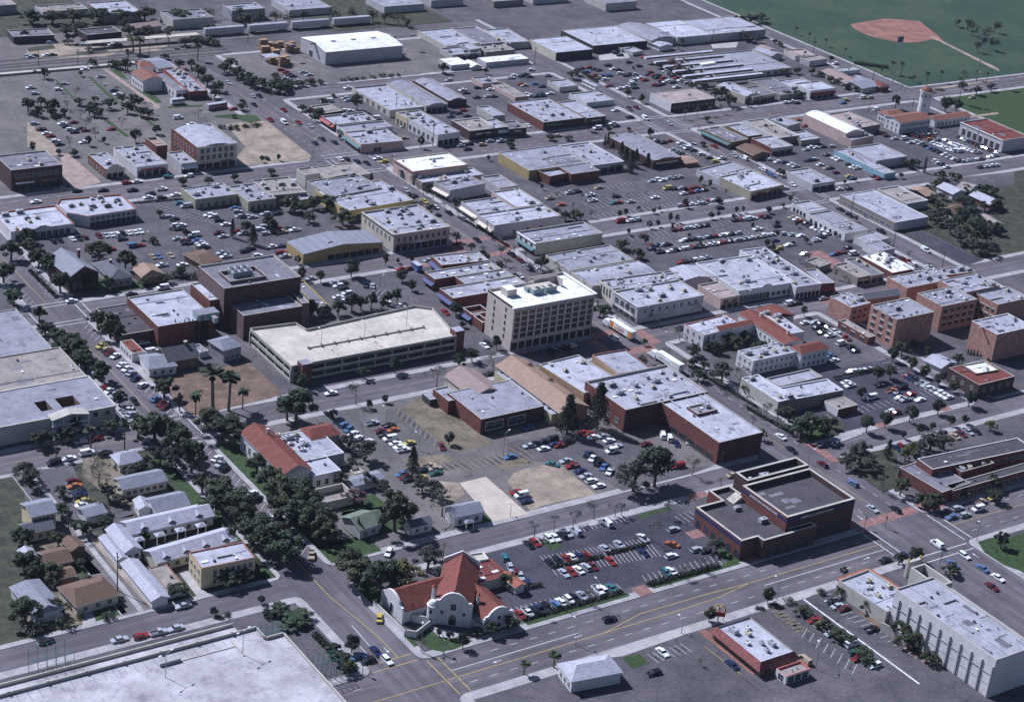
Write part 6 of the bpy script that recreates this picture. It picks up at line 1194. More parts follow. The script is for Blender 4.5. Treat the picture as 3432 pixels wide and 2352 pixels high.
# church on the corner: white gabled fronts, red tile roofs, round turret
def church():
    e = thing('church', 'white Spanish church with curved gable front and red tile roofs', 'church', 262, 380); S = math.sqrt(.5)
    def fr(cx, cy, a): ca, sa = math.cos(a), math.sin(a); return lambda u, v, z: (cx-262+u*ca-v*sa, cy-380+u*sa+v*ca, z)
    def nave(nm, T, L, W, z, rise, front, arch, mt='sh_red'):
        b = MB(); 
        for s in (-1, 1): b.face([T(0, s*W, 0), T(L, s*W, 0), T(L, s*W, z), T(0, s*W, z)][::s], 'w_white')
        b.face([T(L, -W, 0), T(L, W, 0), T(L, W, z), T(L, 0, z+rise), T(L, -W, z)], 'w_white'); b.build(nm+'_wall' if nm != 'nave' else 'wall', e)
        r_ = MB()
        for s in (-1, 1):
            for o_ in (0, .2): r_.face([T(.2, s*(W+.5), z-.3+o_), T(L+.3, s*(W+.5), z-.3+o_), T(L+.3, 0, z+rise+o_), T(.2, 0, z+rise+o_)][::(s if o_ else -s)], mt)
        r_.build('roof', e)
        f = MB(); pts = [(-W-.5, 0), (-W-.5, z+.3)]
        n_ = 12; pts += [(-W-.1, z+.3), (-W-.1, z+.9), (-W+.7, z+.9)]
        for k in range(n_+1): t_ = k/n_; pts.append((-W+1.1+(2*W-2.2)*t_, z+1.1+(rise*.66)*math.sin(math.pi*t_)**.7))
        pts += [(W-.7, z+.9), (W+.1, z+.9), (W+.1, z+.3), (W+.5, z+.3), (W+.5, 0)]
        f.face([T(-.45, y, k) for y, k in pts][::-1], 'w_white'); f.face([T(.2, y, k) for y, k in pts], 'w_white')
        for k in range(len(pts)-1): (ya, za), (yb, zb) = pts[k], pts[k+1]; f.face([T(-.45, ya, za), T(.2, ya, za), T(.2, yb, zb), T(-.45, yb, zb)], 'copingw')
        f.build('gable_front', e)
        return T
    a = math.atan2(.80, .66)
    a = R(52)
    c = fr(260.2, 375.9, a)
    nave('nave', c, 21, 5.0, 7.2, 4.2, 1, 1)
    def op(T, v, z, w_, h_, an, st='a'): p = T(-.47, v, z); link('window' if z > 1 else 'door', win_mesh(w_, h_, st), e, p, an-math.pi/2)
    op(c, 0, .3, 2.2, 3.6, a); op(c, 0, 5.4, 1.4, 1.9, a, 'f'); op(c, -3.2, 4, .5, .7, a, 'd'); op(c, 3.2, 4, .5, .7, a, 'd')
    q = MB(); q.frustum(*c(.4, 5.9, 0)[:2], 0, 5.8, 1.75, 1.6, 'w_white', 16); q.frustum(*c(.4, 5.9, 0)[:2], 5.8, 6.05, 1.85, 1.85, 'copingw', 16); q.build('turret', e)
    x_, y_ = c(.4, 5.9, 0)[:2]; q = MB(); 
    for k in range(5): t0, t1 = k*math.pi/10, (k+1)*math.pi/10; q.frustum(x_, y_, 6.05+1.5*math.sin(t0), 6.05+1.5*math.sin(t1), 1.5*math.cos(t0), max(.02, 1.5*math.cos(t1)), 'copingw', 16)
    q.build('turret_dome', e, True)
    for zz in (1.2, 4): link('window', win_mesh(.6, .9, 'd'), e, (x_-1.35, y_-1.05, zz), a-math.pi/2)
    q = MB(); x_, y_ = c(3, 6.2, 0)[:2]; q.frustum(x_, y_, 4, 10.2, .62, .55, 'w_white', 10); q.frustum(x_, y_, 10.2, 10.9, .75, .2, 'sh_orange', 10); q.build('chimney', e)
    Lw = fr(247.6, 388.2, 0); nave('wing', Lw, 17, 5.6, 4.4, 3.6, 1, 0); op(Lw, 0, 1, 1.6, 3, 0)
    Rw = fr(271.2, 369.0, math.pi/2); nave('side_wing', Rw, 15, 4.6, 4.2, 3.2, 1, 0); op(Rw, 0, .6, 1.8, 1.6, math.pi/2); op(Rw, 0, 3.6, .8, .8, math.pi/2, 'd')
    q = MB(); x_, y_ = Rw(6.5, 3, 0)[:2]; q.frustum(x_, y_, 3.5, 8.3, .55, .5, 'w_white', 10); q.frustum(x_, y_, 8.3, 9, .65, .15, 'sh_orange', 10); q.build('chimney', e)
    q = MB(); q.box(2.6, -7.6, 0, 5.6, -4.6, 2.6, 'w_white'); q.build('vestibule', e)
    # tall white end wall at the rear of the nave
    q = MB(); T = c
    q.face([T(21.1, -5.4, 0), T(21.1, 5.4, 0), T(21.1, 5.4, 9), T(21.1, 0, 12.2), T(21.1, -5.4, 9)], 'w_white'); q.face([T(21.6, -5.4, 0), T(21.6, -5.4, 9), T(21.6, 0, 12.2), T(21.6, 5.4, 9), T(21.6, 5.4, 0)], 'w_white')
    for p_, q_ in (((-5.4, 9), (0, 12.2)), ((0, 12.2), (5.4, 9)), ((-5.4, 0), (-5.4, 9)), ((5.4, 9), (5.4, 0))): q.face([T(21.1, *p_), T(21.6, *p_), T(21.6, *q_), T(21.1, *q_)], 'copingw')
    q.build('rear_gable', e)
church()
low_wall(244.6, 394, 245.0, 376.8, 2.0, 'w_white', 'white garden wall of the church along the shady avenue')
low_wall(245.2, 376.4, 247.2, 374.8, 2.3, 'w_white', 'short white angled wall with a plaque at the church corner')
low_wall(247.5, 374.9, 254.0, 378.0, 2.0, 'w_white', 'white courtyard wall left of the church turret')
low_wall(250.5, 382.4, 253.8, 379.0, 2.6, 'w_white', 'inner white courtyard wall by the left church wing')
low_wall(265.4, 372.6, 266.4, 368.6, 2.0, 'w_white', 'low white wall running out from the right church wing')
# rooftop parking deck, bottom left
def deck():
    e = thing('parking_deck', 'vast pale concrete parking deck with a roof-level lane at the bottom left', 'parking deck', 180, 370); z = 4.6
    P = [(60-180, 120-370), (211.5-180, 120-370), (211.5-180, 386-370), (206-180, 386-370), (206-180, 392-370), (60-180, 392-370)]
    b = MB(); b.prism(P, 0, z, 'w_beige', 'deckwhite', bottom=False); b.build('deck_slab', e)
    b = MB(); b.box(-120, 22, 0, 22, 28.3, z-1.6, 'w_beige', 'deckwhite', bottom=False); b.build('lane_slab', e)
    def rail(x0, y0, x1, y1, z0, z1, nm='parapet'):
        q = MB(); d = Vector((x1-x0, y1-y0)).normalized()*.2; n_ = Vector((-d.y, d.x)); q.prism([(x0-n_.x, y0-n_.y), (x1-n_.x, y1-n_.y), (x1+n_.x, y1+n_.y), (x0+n_.x, y0+n_.y)], z0, z1, 'coping'); q.build(nm, e)
    rail(-120, 21.8, 25.8, 21.8, z, z+.9); rail(-120, 28.1, 21.8, 28.1, z-1.6, z-.7); rail(25.8, 21.6, 25.8, 16.2, z, z+.9); rail(26, 16, 31.2, 16, z, z+.9); rail(31.3, 15.8, 31.3, -250, z, z+.9)
    for k in range(14): q = MB(); x = -118+k*10.5; q.box(x-.3, 21.4, z+.9, x+.3, 22.2, z+1.3, 'coping'); q.build('rail_block', e)
    q = MB(); q.box(-5, 16.4, z, 1, 16.8, z+1, 'w_grey'); q.build('ramp_wall', e)
    q = MB(); q.box(1, 16.45, z, 17, 16.75, z+.2, 'coping'); q.box(17, 11.5, z, 17.25, 19.4, z+.35, 'coping'); q.build('kerb', e)
    m_ = MB(); stalls(m_, 31, 12, 31, -40, 19, -5, 0, z+.03, 'paintw', .16); stalls(m_, 17, 18.6, 17, 11, 3, -4, 0, z+.03, 'paintw', .12); stalls(m_, -60, 21.4, 15, 21.4, 26, 0, -4.6, z+.03, 'lotlight', .1); m_.build('stall_lines', e)
    for k, (x, y) in enumerate(((17.2, 12.4), (-5.6, 11.5))): lamp_post(180+x, 370+y, 20, ['double-armed lamp on the right part of the bottom-left parking deck', 'double-armed lamp near the bottom edge of the parking deck'][k], 7.5, None, True, z)
    for k, (x0, y0, x1, y1, lb) in enumerate(((212.5, 371, 219, 366.5, 'dark green steel trellis frame at the right corner of the parking deck'), (146, 398.5, 156, 405.5, 'dark green steel trellis arch at the left end of the deck lane'), (205.5, 391.5, 212.5, 386.5, 'green steel stair frame in the planted notch of the deck'))):
        t_ = thing('steel_trellis', lb, 'trellis', (x0+x1)/2, (y0+y1)/2); q = MB(); w_, d_ = abs(x1-x0)/2, abs(y1-y0)/2; H_ = (6.8, 7.5, 5.6)[k]
        for s in range(5):
            x = -w_+2*w_*s/4
            for y in (-d_, d_): q.tube((x, y, 0), (x, y, H_), .07, .07, 'gtrellis', 4)
            q.tube((x, -d_, H_), (x, d_, H_), .06, .06, 'gtrellis', 4); q.tube((x, -d_, H_), (x, d_, H_*.55), .05, .05, 'gtrellis', 4)
        for y in (-d_, d_):
            for zz in (H_, H_*.7, H_*.4): q.tube((-w_, y, zz), (w_, y, zz), .06, .06, 'gtrellis', 4)
        q.build('frame', t_)
deck()
# cinema ribs and curved corner pavilion
e = [o for o in col.objects if o.get('label', '').startswith('tall grey cinema')][0]; wv_ = [c for c in e.children if c.name.startswith('wall')][0].data.vertices
cx_, cy_ = e.location[:2]; xw = min(v.co.x for v in wv_); y_lo = min(v.co.y for v in wv_); y_hi = max(v.co.y for v in wv_)
for k in range(10): q = MB(); y = y_hi-2.5-k*(y_hi-y_lo-3)/9; q.box(xw-.4, y-.22, 0, xw-.02, y+.22, 10.6, 'w_lgrey'); q.build('pilaster', e)
q = MB(); q.box(xw-.2, y_lo, 7.4, xw-.02, y_hi, 7.65, 'w_grey'); q.box(xw-.12, y_lo, 4.2, xw-.02, y_hi, 4.32, 'coping'); q.build('string_course', e)
flat(402, 327, 0, 6, 12, 7.5, 'beige', 't', 'grey side block with a dark sunken pit beside the cinema', p=3, tk=.6, ac=1)
e = thing('sign_pylon', 'tan corner pylon with lamps beside the cinema', 'pylon', 406, 338)
q = MB(); q.box(-3, -.5, 0, 3, .5, 5.5, 'w_beige'); q.build('wall', e)
for s in (-1, 1): q = MB(); q.frustum(s*2.6, 0, 5.5, 6.6, .3, .2, 'yellowc', 8); q.build('lantern', e)
low_wall(374.2, 318.5, 376.8, 306, 3.2, 'w_beige', 'sloping grey ramp wall below the cinema')
# sign with golden double arch
e = thing('restaurant_sign', 'roadside sign with a golden double arch over a red panel', 'sign', 332.5, 343.8, R(-35))
q = MB(); q.box(-.15, -.15, 0, .15, .15, 2.2, 'steel'); q.build('post', e); q = MB(); q.box(-1.9, -.2, 2.0, 1.9, .2, 3.4, 'redc'); q.build('panel', e)
q = MB()
for s in (-1, 1):
    for k in range(8):
        a0, a1 = k*math.pi/8, (k+1)*math.pi/8; p0 = (s*.85+.8*math.cos(a0), 0, 3.4+2.6*math.sin(a0)); p1 = (s*.85+.8*math.cos(a1), 0, 3.4+2.6*math.sin(a1)); q.tube(p0, p1, .17, .17, 'yellowc', 6)
q.build('double_arch', e)
# bank lettering and store lettering
bk = [o for o in col.objects if o.get('label', '').startswith('two-storey dark brick bank')][0]
letters(bk, 'AMERICAN SAVINGS BANK', 1.15, -14.75+.05, 0, 9.6, -math.pi/2, 'lamp'); letters(bk, 'AMERICAN SAVINGS BANK', 1.15, -2, -11.5, 9.6, 0, 'lamp')
# skylight monitors of the pale hall
hl = [o for o in col.objects if o.get('label', '').startswith('wide pale hall with rows')][0]; zt = 3.0
for k in range(6):
    q = MB(); y = -24+k*9; q.box(-48, y, zt, 2, y+2.4, zt+1.0, 'frameW', 'r_w'); q.face([(-48, y-.02, zt+.1), (2, y-.02, zt+.1), (2, y-.02, zt+.9), (-48, y-.02, zt+.9)], 'shopglass'); q.build('skylight_monitor', hl)
# skylights of the warehouse
wh = [o for o in col.objects if o.get('label', '').startswith('huge warehouse')][0]
for k in range(7): q = MB(); x = -38+k*12.6; q.prism([(x-1.5, -2.4), (x+1.5, -2.4), (x+1.5, -.6), (x-1.5, -.6)], 8.2, 9.05, 'w_taupe'); q.build('skylight', wh)
e = thing('canopy', 'pale blue lean-to canopy at the corner of the white warehouse', 'canopy', 458, 883); q = MB(); q.box(-4.5, -3.5, 3.0, 4.5, 3.5, 3.2, 'r_l'); q.build('roof', e)
for x in (-4, 4):
    for y in (-3, 3): q = MB(); q.box(x-.1, y-.1, 0, x+.1, y+.1, 3, 'steel'); q.build('post', e)
# railway
sheet('railway_bed', 'ballast', [rect(60, 900.5, 438, 926), rect(250, 926, 470, 960)], .16)
rb = MB()
for y in (903.5, 909.5, 913.5, 920):
    for o_ in (-.75, .75): rb.box(60, y+o_-.06, .18, 445, y+o_+.06, .36, 'steel')
    x = 250
    while x < 445: rb.box(x-.14, y-1.3, .165, x+.14, y+1.3, .2, 'wood'); x += 1.6
struct(rb, 'railway_tracks')
low_wall(250, 897.5, 400, 897.5, 1.1, 'concrete', 'white platform wall along the railway', wd=2.6)
for k, x in enumerate((455, 482, 509, 536)):
    e = thing('freight_wagon', f'{ORD[k]} long pale freight wagon from the left behind the warehouse', 'freight wagon', x, 935, 0, 'pale freight wagons behind the warehouse'); q = MB(); q.box(-12, -1.5, 1.0, 12, 1.5, 4.6, 'metal', 'r_l'); q.build('body', e)
    for s in (-9, 9): q = MB(); q.box(s-1.4, -1.1, .1, s+1.4, 1.1, 1.0, 'metald'); q.build('bogie', e)
e = thing('station_canopy', 'long pale platform canopy on posts beyond the tracks', 'canopy', 405, 930); q = MB(); q.box(-32, -2.4, 3.2, 32, 2.4, 3.5, 'r_c'); q.build('roof', e)
for k in range(9): q = MB(); q.box(-30+k*7.5-.15, -.15, 0, -30+k*7.5+.15, .15, 3.2, 'steel'); q.build('post', e)
# trucks and buses
def lorry(x, y, a, lb, body, L=13.5, panel=None):
    e = thing('lorry', lb, 'truck', x, y, R(a), None, .02); q = MB(); q.box(-L/2, -1.28, 1.15, L/2, 1.28, 4.0, body, 'r_W'); q.build('trailer', e)
    q = MB(); q.box(L/2+.9, -1.2, .6, L/2+3.4, 1.2, 2.9, 'car_w'); q.box(L/2+3.4, -1.15, .6, L/2+4.3, 1.15, 1.7, 'car_w'); q.build('cab', e)
    q = MB(); q.box(L/2+3.41, -1.05, 1.75, L/2+3.46, 1.05, 2.7, 'carglass'); q.build('windscreen', e)
    q = MB(); q.box(-L/2+.3, -.5, .8, L/2+1.5, .5, 1.12, 'metald'); q.build('chassis', e)
    for wx in (-L/2+1.2, -L/2+2.4, L/2+.2, L/2+3.6):
        for s in (-1, 1): link('wheel', _cm['wheel'], e, (wx, s*1.12, .5), 0, (1.5, 1.8, 1.5))
    if panel:
        for (x0, x1, z0, z1, mt) in panel:
            for s in (1.285, -1.315): q = MB(); q.box(x0, s, z0, x1, s+.03, z1, mt); q.build('painted_panel', e)
    return e
car_parts('sedan', 'w')
lorry(427.5, 520.5, 93, 'white articulated lorry with orange and red painted trailer beside the hotel', 'r_W', 13.5, [(-6.7, -4.6, 1.3, 3.9, 'orangec'), (4.4, 6.4, 1.3, 3.9, 'orangec'), (-2, 1.4, 1.6, 2.9, 'pinkc'), (2, 3.6, 1.4, 2.3, 'yellowc')])
lorry(427.0, 489.5, 92, 'white articulated lorry with thin green stripes on the main street', 'r_W', 13.5, [(-6, 6, 1.6, 1.75, 'greenc'), (-1.5, 5, 2.3, 2.5, 'greenc')])
lorry(694, 800, 5, 'white articulated lorry standing by the pale factory yard', 'r_W', 11)
for (x, y, a, lb, c, L) in ((SP['bus_white'][0], SP['bus_white'][1], 3, 'white delivery bus parked before the station', 'car_w', 7), (SP['bus_red'][0], SP['bus_red'][1], 8, 'silver and red coach waiting near the avenue', 'metal', 11), (SP['box_truck'][0], SP['box_truck'][1], 90, 'blue box van in the brick alley', 'bluec2', 5.2), (SP['boxtrailer'][0], SP['boxtrailer'][1], 92, 'white box trailer parked beside the small pale building', 'r_W', 12)):
    e = thing('bus' if 'coach' in lb or 'bus' in lb else 'box_truck', lb, 'bus' if 'coach' in lb or 'bus' in lb else 'truck', x, y, R(a), None, .16); q = MB(); q.box(-L/2, -1.2, .5, L/2, 1.2, 3.0, c, 'r_w'); q.build('body', e)
    q = MB(); q.box(-L/2+.4, -1.23, 1.7, L/2-.1, -1.2, 2.5, 'carglass'); q.box(-L/2+.4, 1.2, 1.7, L/2-.1, 1.23, 2.5, 'carglass'); q.box(L/2, -1, 1.5, L/2+.03, 1, 2.6, 'carglass'); q.build('windows', e)
    if c == 'metal': q = MB(); q.box(-L/2-.02, -1.24, .6, L/2+.02, -1.201, 1.3, 'redc'); q.build('stripe', e)
    for wx in (-L/2+1.3, L/2-1.3):
        for s in (-1, 1): link('wheel', _cm['wheel'], e, (wx, s*1.1, .45), 0, (1.35, 1.5, 1.35))
# lumber yard stacks
rg = random.Random(5); k = 0
for i, (x, y, n_) in enumerate(SP['lumber']):
    e = thing('pallet_stack', f'{ORD[i % 20]} tall stack of orange wooden pallets from the left in the yard', 'pallet stack', x, y, rg.uniform(-.1, .1), 'orange pallet stacks in the lumber yard'); L, W_, hh = rg.uniform(3, 5), rg.uniform(2, 3), rg.uniform(2.5, 5.5)
    q = MB(); z_ = 0
    while z_ < hh: d1, d2 = rg.uniform(-.2, .2), rg.uniform(-.2, .2); q.box(-L/2+d1, -W_/2+d2, z_+.08, L/2+d1, W_/2+d2, z_+.32, 'lumber'); q.box(-L/2+.2, -W_/2+.15, z_, L/2-.2, W_/2-.15, z_+.08, 'wood'); z_ += .34
    q.build('pallets', e)
# baseball field
sheet('ball_infield', 'clay', [SP['infield']], .175); sheet('field_paths', 'dirt', SP['paths'], .18)
e = thing('floodlight_mast', 'tall floodlight mast in front of the baseball infield', 'floodlight', *SP['flood1']); q = MB(); q.frustum(0, 0, 0, 27, .35, .18, 'steel', 7); q.build('post', e); q = MB(); q.box(-2.2, -.3, 24, 2.2, .3, 27.4, 'metald'); q.build('lamp_rack', e)
e = thing('floodlight_mast', 'tall floodlight mast at the right side of the park', 'floodlight', *SP['flood2']); q = MB(); q.frustum(0, 0, 0, 27, .35, .18, 'steel', 7); q.build('post', e); q = MB(); q.box(-2.2, -.3, 24, 2.2, .3, 27.4, 'metald'); q.build('lamp_rack', e)
mkb = struct(mk, 'road_markings')

# plain sheds and woods past the tracks, beyond the photographed frame
rg = random.Random(11)
for k in range(16):
    x, y = 280+k*34+rg.uniform(-6, 6), 985+rg.uniform(-14, 40)-k*3.0; W_ = rg.uniform(18, 28); D_ = rg.uniform(12, 26)
    flat(round(x, 1), round(y, 1), 0, round(W_, 1), round(D_, 1), round(rg.uniform(4, 7), 1), rg.choice(('beige', 'lgrey', 'taupe', 'grey')), rg.choice('glmwt'), f'{ORD[k]} plain industrial shed from left past the railway', 'shed', 'industrial_shed', group='industrial sheds past the railway', ac=1, vent=3)

# ================================================================ trees
trees('along the shaded avenue beyond the motel crossing', 'oak', [(223.6, 514.2, 9.0, 9.0), (227.8, 510.7, 11.0, 12.0), (231.6, 506.4, 9.0, 8.0), (231.1, 498.0, 11.0, 10.0), (230.0, 486.7, 12.0, 9.0), (227.7, 473.8, 7.0, 6.0), (230.5, 465.4, 9.0, 11.0), (232.3, 455.3, 9.0, 11.0)])
trees('at the crossing opposite the palms', 'oak', [(247.1, 510.3, 9.0, 9.0), (248.2, 502.8, 10.0, 12.0), (251.3, 498.8, 9.0, 10.0)])
trees('along the left kerb by the cream flats', 'oak', [(226.7, 460.8, 9.0, 11.0), (228.5, 451.6, 10.0, 12.0), (228.2, 440.5, 10.0, 12.0), (229.9, 432.4, 10.0, 13.0), (231.9, 426.5, 10.0, 12.0)])
trees('before the clubhouse side wall', 'oak', [(248.8, 477.6, 7.0, 8.0), (247.2, 465.2, 9.0, 11.0), (247.2, 456.4, 10.0, 11.0), (250.2, 453.5, 10.0, 11.0), (251.5, 448.2, 9.0, 10.0)])
trees('on the right kerb below the clubhouse', 'oak', [(242.6, 448.3, 9.0, 10.0), (244.6, 441.3, 10.0, 12.0), (249.1, 437.0, 10.0, 11.0), (248.8, 430.4, 8.0, 8.0)])
trees('over the church side of the avenue', 'oak', [(245.4, 409.7, 10.0, 11.0), (246.3, 404.4, 10.0, 12.0), (248.8, 398.4, 11.0, 12.0), (254.1, 400.1, 9.0, 10.0)])
trees('behind the church garden wall', 'yel', [(258.1, 398.9, 9.0, 10.0)])
trees('beside the church annexe', 'olive', [(268.3, 403.3, 9.0, 9.0)])
trees('in front of the green-roofed house', 'oak', [(271.3, 427.8, 14.0, 12.0)])
trees('by the green-roofed house porch', 'cyp', [(259.5, 430.1, 7.0, 2.6)])
trees('by the clubhouse yard', 'olive', [(283.5, 479.6, 6.0, 7.0), (284.9, 471.1, 8.0, 9.0), (277.0, 466.9, 5.0, 5.0)])
trees('beside the dirt lot wall', 'red', [(267.8, 447.2, 6.0, 8.0)])
trees('at the garage corner of the long street', 'oak', [(274.7, 506.8, 10.0, 9.0), (276.4, 503.3, 13.0, 13.0)])
trees('at the top of the yellow-lined car park', 'round', [(289.6, 501.4, 4.2, 3.4), (304.9, 503.4, 3.6, 3.2), (312.3, 505.1, 3.4, 2.8)])
trees('on the tip of the dry grass lot', 'round', [(316.8, 469.7, 5.0, 4.0)])
trees('standing among the lane-side cars', 'cone', [(293.8, 455.3, 12.0, 5.4)])
trees('along the street below the garage', 'bare', [(302.3, 508.3, 8.5, 6.5), (335.9, 509.1, 8.0, 7.4), (361.2, 510.9, 8.0, 7.0)])
trees('beside the white clapboard house', 'bare', [(289.6, 429.6, 10.0, 9.5)])
trees('before the garage front wall', 'oak', [(290.8, 525.8, 6.0, 5.0), (314.6, 524.9, 5.0, 4.6), (327.5, 524.7, 6.0, 5.5), (351.3, 519.1, 6.0, 6.0), (359.2, 522.2, 6.0, 5.0)])
trees('in the palm lot at the avenue', 'oak', [(243.3, 537.9, 8.0, 8.0)])
trees('by the kerb of the palm lot', 'olive', [(244.2, 527.1, 7.0, 4.4)])
trees('in the red earth lot', 'palm', [(247.4, 521.2, 10.5, 5.6), (264.5, 520.4, 8.5, 5.4)])
trees('clustered in the red earth lot', 'fan', [(253.8, 521.2, 18.0, 10.0), (259.6, 521.1, 14.0, 8.0)])
trees('along the motel side of the avenue', 'oak', [(228.9, 585.6, 7.0, 8.0), (227.1, 568.0, 8.0, 8.5), (228.8, 558.4, 7.5, 8.0), (227.4, 538.9, 6.0, 5.0)])
trees('before the courtyard motel', 'fan', [(216.8, 509.3, 11.0, 4.0), (206.9, 513.6, 8.0, 5.0), (194.9, 512.9, 8.0, 3.0)])
trees('against the motel front', 'oak', [(193.0, 521.3, 6.0, 7.0), (201.8, 521.8, 5.0, 6.0), (207.0, 525.7, 6.0, 5.0), (216.6, 521.6, 5.0, 6.0)])
trees('beside the hipped cottage car lot', 'bare', [(200.1, 490.0, 8.0, 8.6), (201.5, 499.2, 6.0, 6.0)])
trees('in the cottage gardens', 'bush', [(209.6, 498.1, 2.4, 3.4), (220.9, 494.0, 2.6, 4.0), (193.2, 480.5, 2.2, 5.0), (205.5, 477.3, 2.0, 4.0), (205.9, 468.6, 2.8, 6.0)])
trees('along the left edge of the brick church', 'oak', [(246.0, 673.1, 7.0, 7.0), (244.8, 661.1, 8.0, 8.0), (245.3, 651.1, 9.0, 9.0), (243.3, 633.9, 9.0, 8.5), (249.4, 684.8, 7.0, 6.0)])
trees('between the old church and the car lot', 'oak', [(269.1, 659.5, 8.0, 8.5), (274.3, 645.0, 9.0, 7.6), (269.2, 665.8, 5.0, 6.0)])
trees('before the dark-roofed wing', 'oak', [(244.3, 599.7, 7.0, 7.0), (245.1, 589.6, 10.0, 8.5), (246.2, 584.9, 7.0, 6.0)])
trees('on the left kerb by the crossing', 'oak', [(227.0, 613.1, 6.0, 5.4), (224.8, 600.9, 5.0, 7.0), (225.8, 593.1, 6.0, 7.0), (226.3, 584.6, 6.0, 8.0), (228.7, 579.5, 7.0, 9.0)])
trees('in the cypress screen behind the brick hall', 'cyp', [(265.9, 579.1, 9.0, 1.9), (267.4, 578.5, 8.0, 1.7), (269.0, 577.9, 9.0, 1.9), (270.4, 577.4, 9.5, 1.9), (271.9, 577.3, 9.0, 1.9), (273.5, 576.6, 9.8, 1.9), (275.3, 576.5, 10.4, 2.0), (276.5, 576.5, 8.8, 1.8), (277.4, 576.1, 7.5, 1.9)])
trees('on the islands of the theatre car lot', 'round', [(310.4, 693.9, 3.4, 3.6), (311.3, 668.7, 4.0, 4.0), (336.4, 665.0, 5.4, 5.6), (347.9, 666.4, 6.0, 6.6)])
trees('in the islands of the theatre lot', 'cone', [(329.0, 662.3, 9.0, 3.0), (333.5, 652.5, 9.5, 5.0)])
trees('along the old lot hedge', 'bush', [(312.8, 686.0, 2.4, 4.0), (309.3, 678.3, 1.6, 3.6), (293.2, 670.7, 1.0, 3.0), (295.3, 669.2, 1.0, 3.0), (290.4, 632.7, 3.4, 5.0), (293.7, 630.2, 3.6, 5.0), (296.3, 629.3, 3.4, 4.6), (307.8, 641.2, 3.0, 5.0), (310.5, 655.7, 2.4, 3.0)])
trees('in the terrace behind the yellow-walled shop', 'oak', [(365.9, 681.3, 7.0, 8.0), (369.4, 677.1, 6.0, 7.0), (376.8, 680.4, 6.6, 7.0), (381.4, 677.3, 7.0, 8.0), (379.6, 659.2, 7.4, 9.6), (367.2, 666.5, 4.8, 6.0)])
trees('by the lot of the mustard store', 'round', [(347.5, 662.4, 5.4, 5.0), (341.3, 627.4, 4.0, 3.0)])
trees('along the theatre side street', 'round', [(355.5, 608.0, 8.0, 8.0), (335.1, 612.0, 6.0, 4.2), (341.2, 607.2, 5.4, 4.6), (372.6, 596.5, 5.2, 5.6), (371.6, 587.0, 5.0, 4.4), (374.6, 613.6, 5.0, 2.6), (380.8, 613.8, 2.4, 2.0), (386.2, 611.8, 3.6, 2.0)])
trees('lining the back of the parking garage', 'oak', [(307.8, 578.9, 6.0, 6.0), (318.2, 578.2, 6.4, 5.5), (322.1, 579.0, 7.4, 6.0), (327.1, 578.1, 5.0, 5.0), (332.6, 577.1, 6.4, 6.0), (339.2, 578.0, 7.6, 6.0), (343.1, 577.7, 6.4, 5.4), (348.0, 578.1, 7.0, 4.6), (351.3, 575.6, 5.0, 3.0), (355.6, 578.7, 5.6, 4.0), (360.2, 579.3, 6.6, 4.0)])
trees('beside the hotel alley', 'round', [(375.7, 560.2, 5.6, 6.0), (373.3, 527.3, 6.0, 4.6), (371.9, 549.0, 3.0, 3.0)])
trees('along the planted main street by the lavender shops', 'olive', [(423.0, 673.0, 4.4, 5.0), (419.0, 680.5, 3.6, 4.0), (423.1, 658.1, 4.4, 6.0), (439.9, 671.7, 5.0, 4.4), (437.0, 659.1, 5.8, 5.4), (436.4, 682.2, 4.0, 5.0)])
trees('in the main street planting beside the hotel', 'young', [(420.5, 611.0, 4.0, 4.0), (425.2, 603.9, 6.0, 5.0), (421.9, 594.5, 4.0, 4.6), (428.2, 588.2, 4.0, 4.0)])
trees('on the main street below the ornate shop', 'oak', [(433.6, 586.2, 6.4, 6.0)])
trees('leafless on the main street near the hotel', 'bare', [(438.2, 579.2, 5.6, 6.6), (440.1, 561.9, 5.6, 5.6), (439.3, 532.8, 7.6, 5.0), (432.5, 543.9, 6.0, 5.0), (445.4, 523.3, 4.6, 5.0), (459.1, 527.4, 4.8, 4.6), (467.4, 526.6, 5.0, 4.6), (445.6, 507.1, 4.6, 6.0)])
trees('at the bushy kerb beside the hotel', 'oak', [(429.3, 537.9, 5.0, 6.0), (434.2, 540.8, 3.0, 5.0)])
trees('in the shade before the hotel front', 'round', [(389.7, 515.2, 3.4, 4.6), (397.7, 515.2, 3.2, 4.0)])
trees('in the upper central lot', 'young', [(499.4, 649.4, 3.4, 2.2), (489.6, 655.9, 3.0, 2.4), (488.3, 641.0, 3.6, 2.8), (489.7, 628.4, 4.4, 3.2), (515.7, 646.9, 2.4, 2.4), (523.0, 645.9, 2.0, 2.0), (533.8, 645.3, 2.0, 2.0), (565.7, 645.7, 4.0, 2.8), (569.6, 642.7, 4.0, 2.8), (551.1, 628.2, 3.0, 2.4), (508.9, 646.1, 2.0, 2.0), (569.2, 629.8, 4.4, 2.6)])
trees('along the kerb between the two central lots', 'round', [(503.1, 625.1, 3.4, 2.6), (506.6, 625.4, 3.6, 3.0), (516.6, 628.7, 2.4, 2.2), (521.1, 623.3, 3.0, 2.4), (525.6, 624.7, 2.6, 1.6), (540.3, 624.2, 4.6, 3.4), (560.0, 624.3, 3.0, 3.2), (559.0, 609.8, 3.6, 2.4), (563.0, 610.0, 3.2, 2.2), (574.1, 604.5, 3.6, 3.2)])
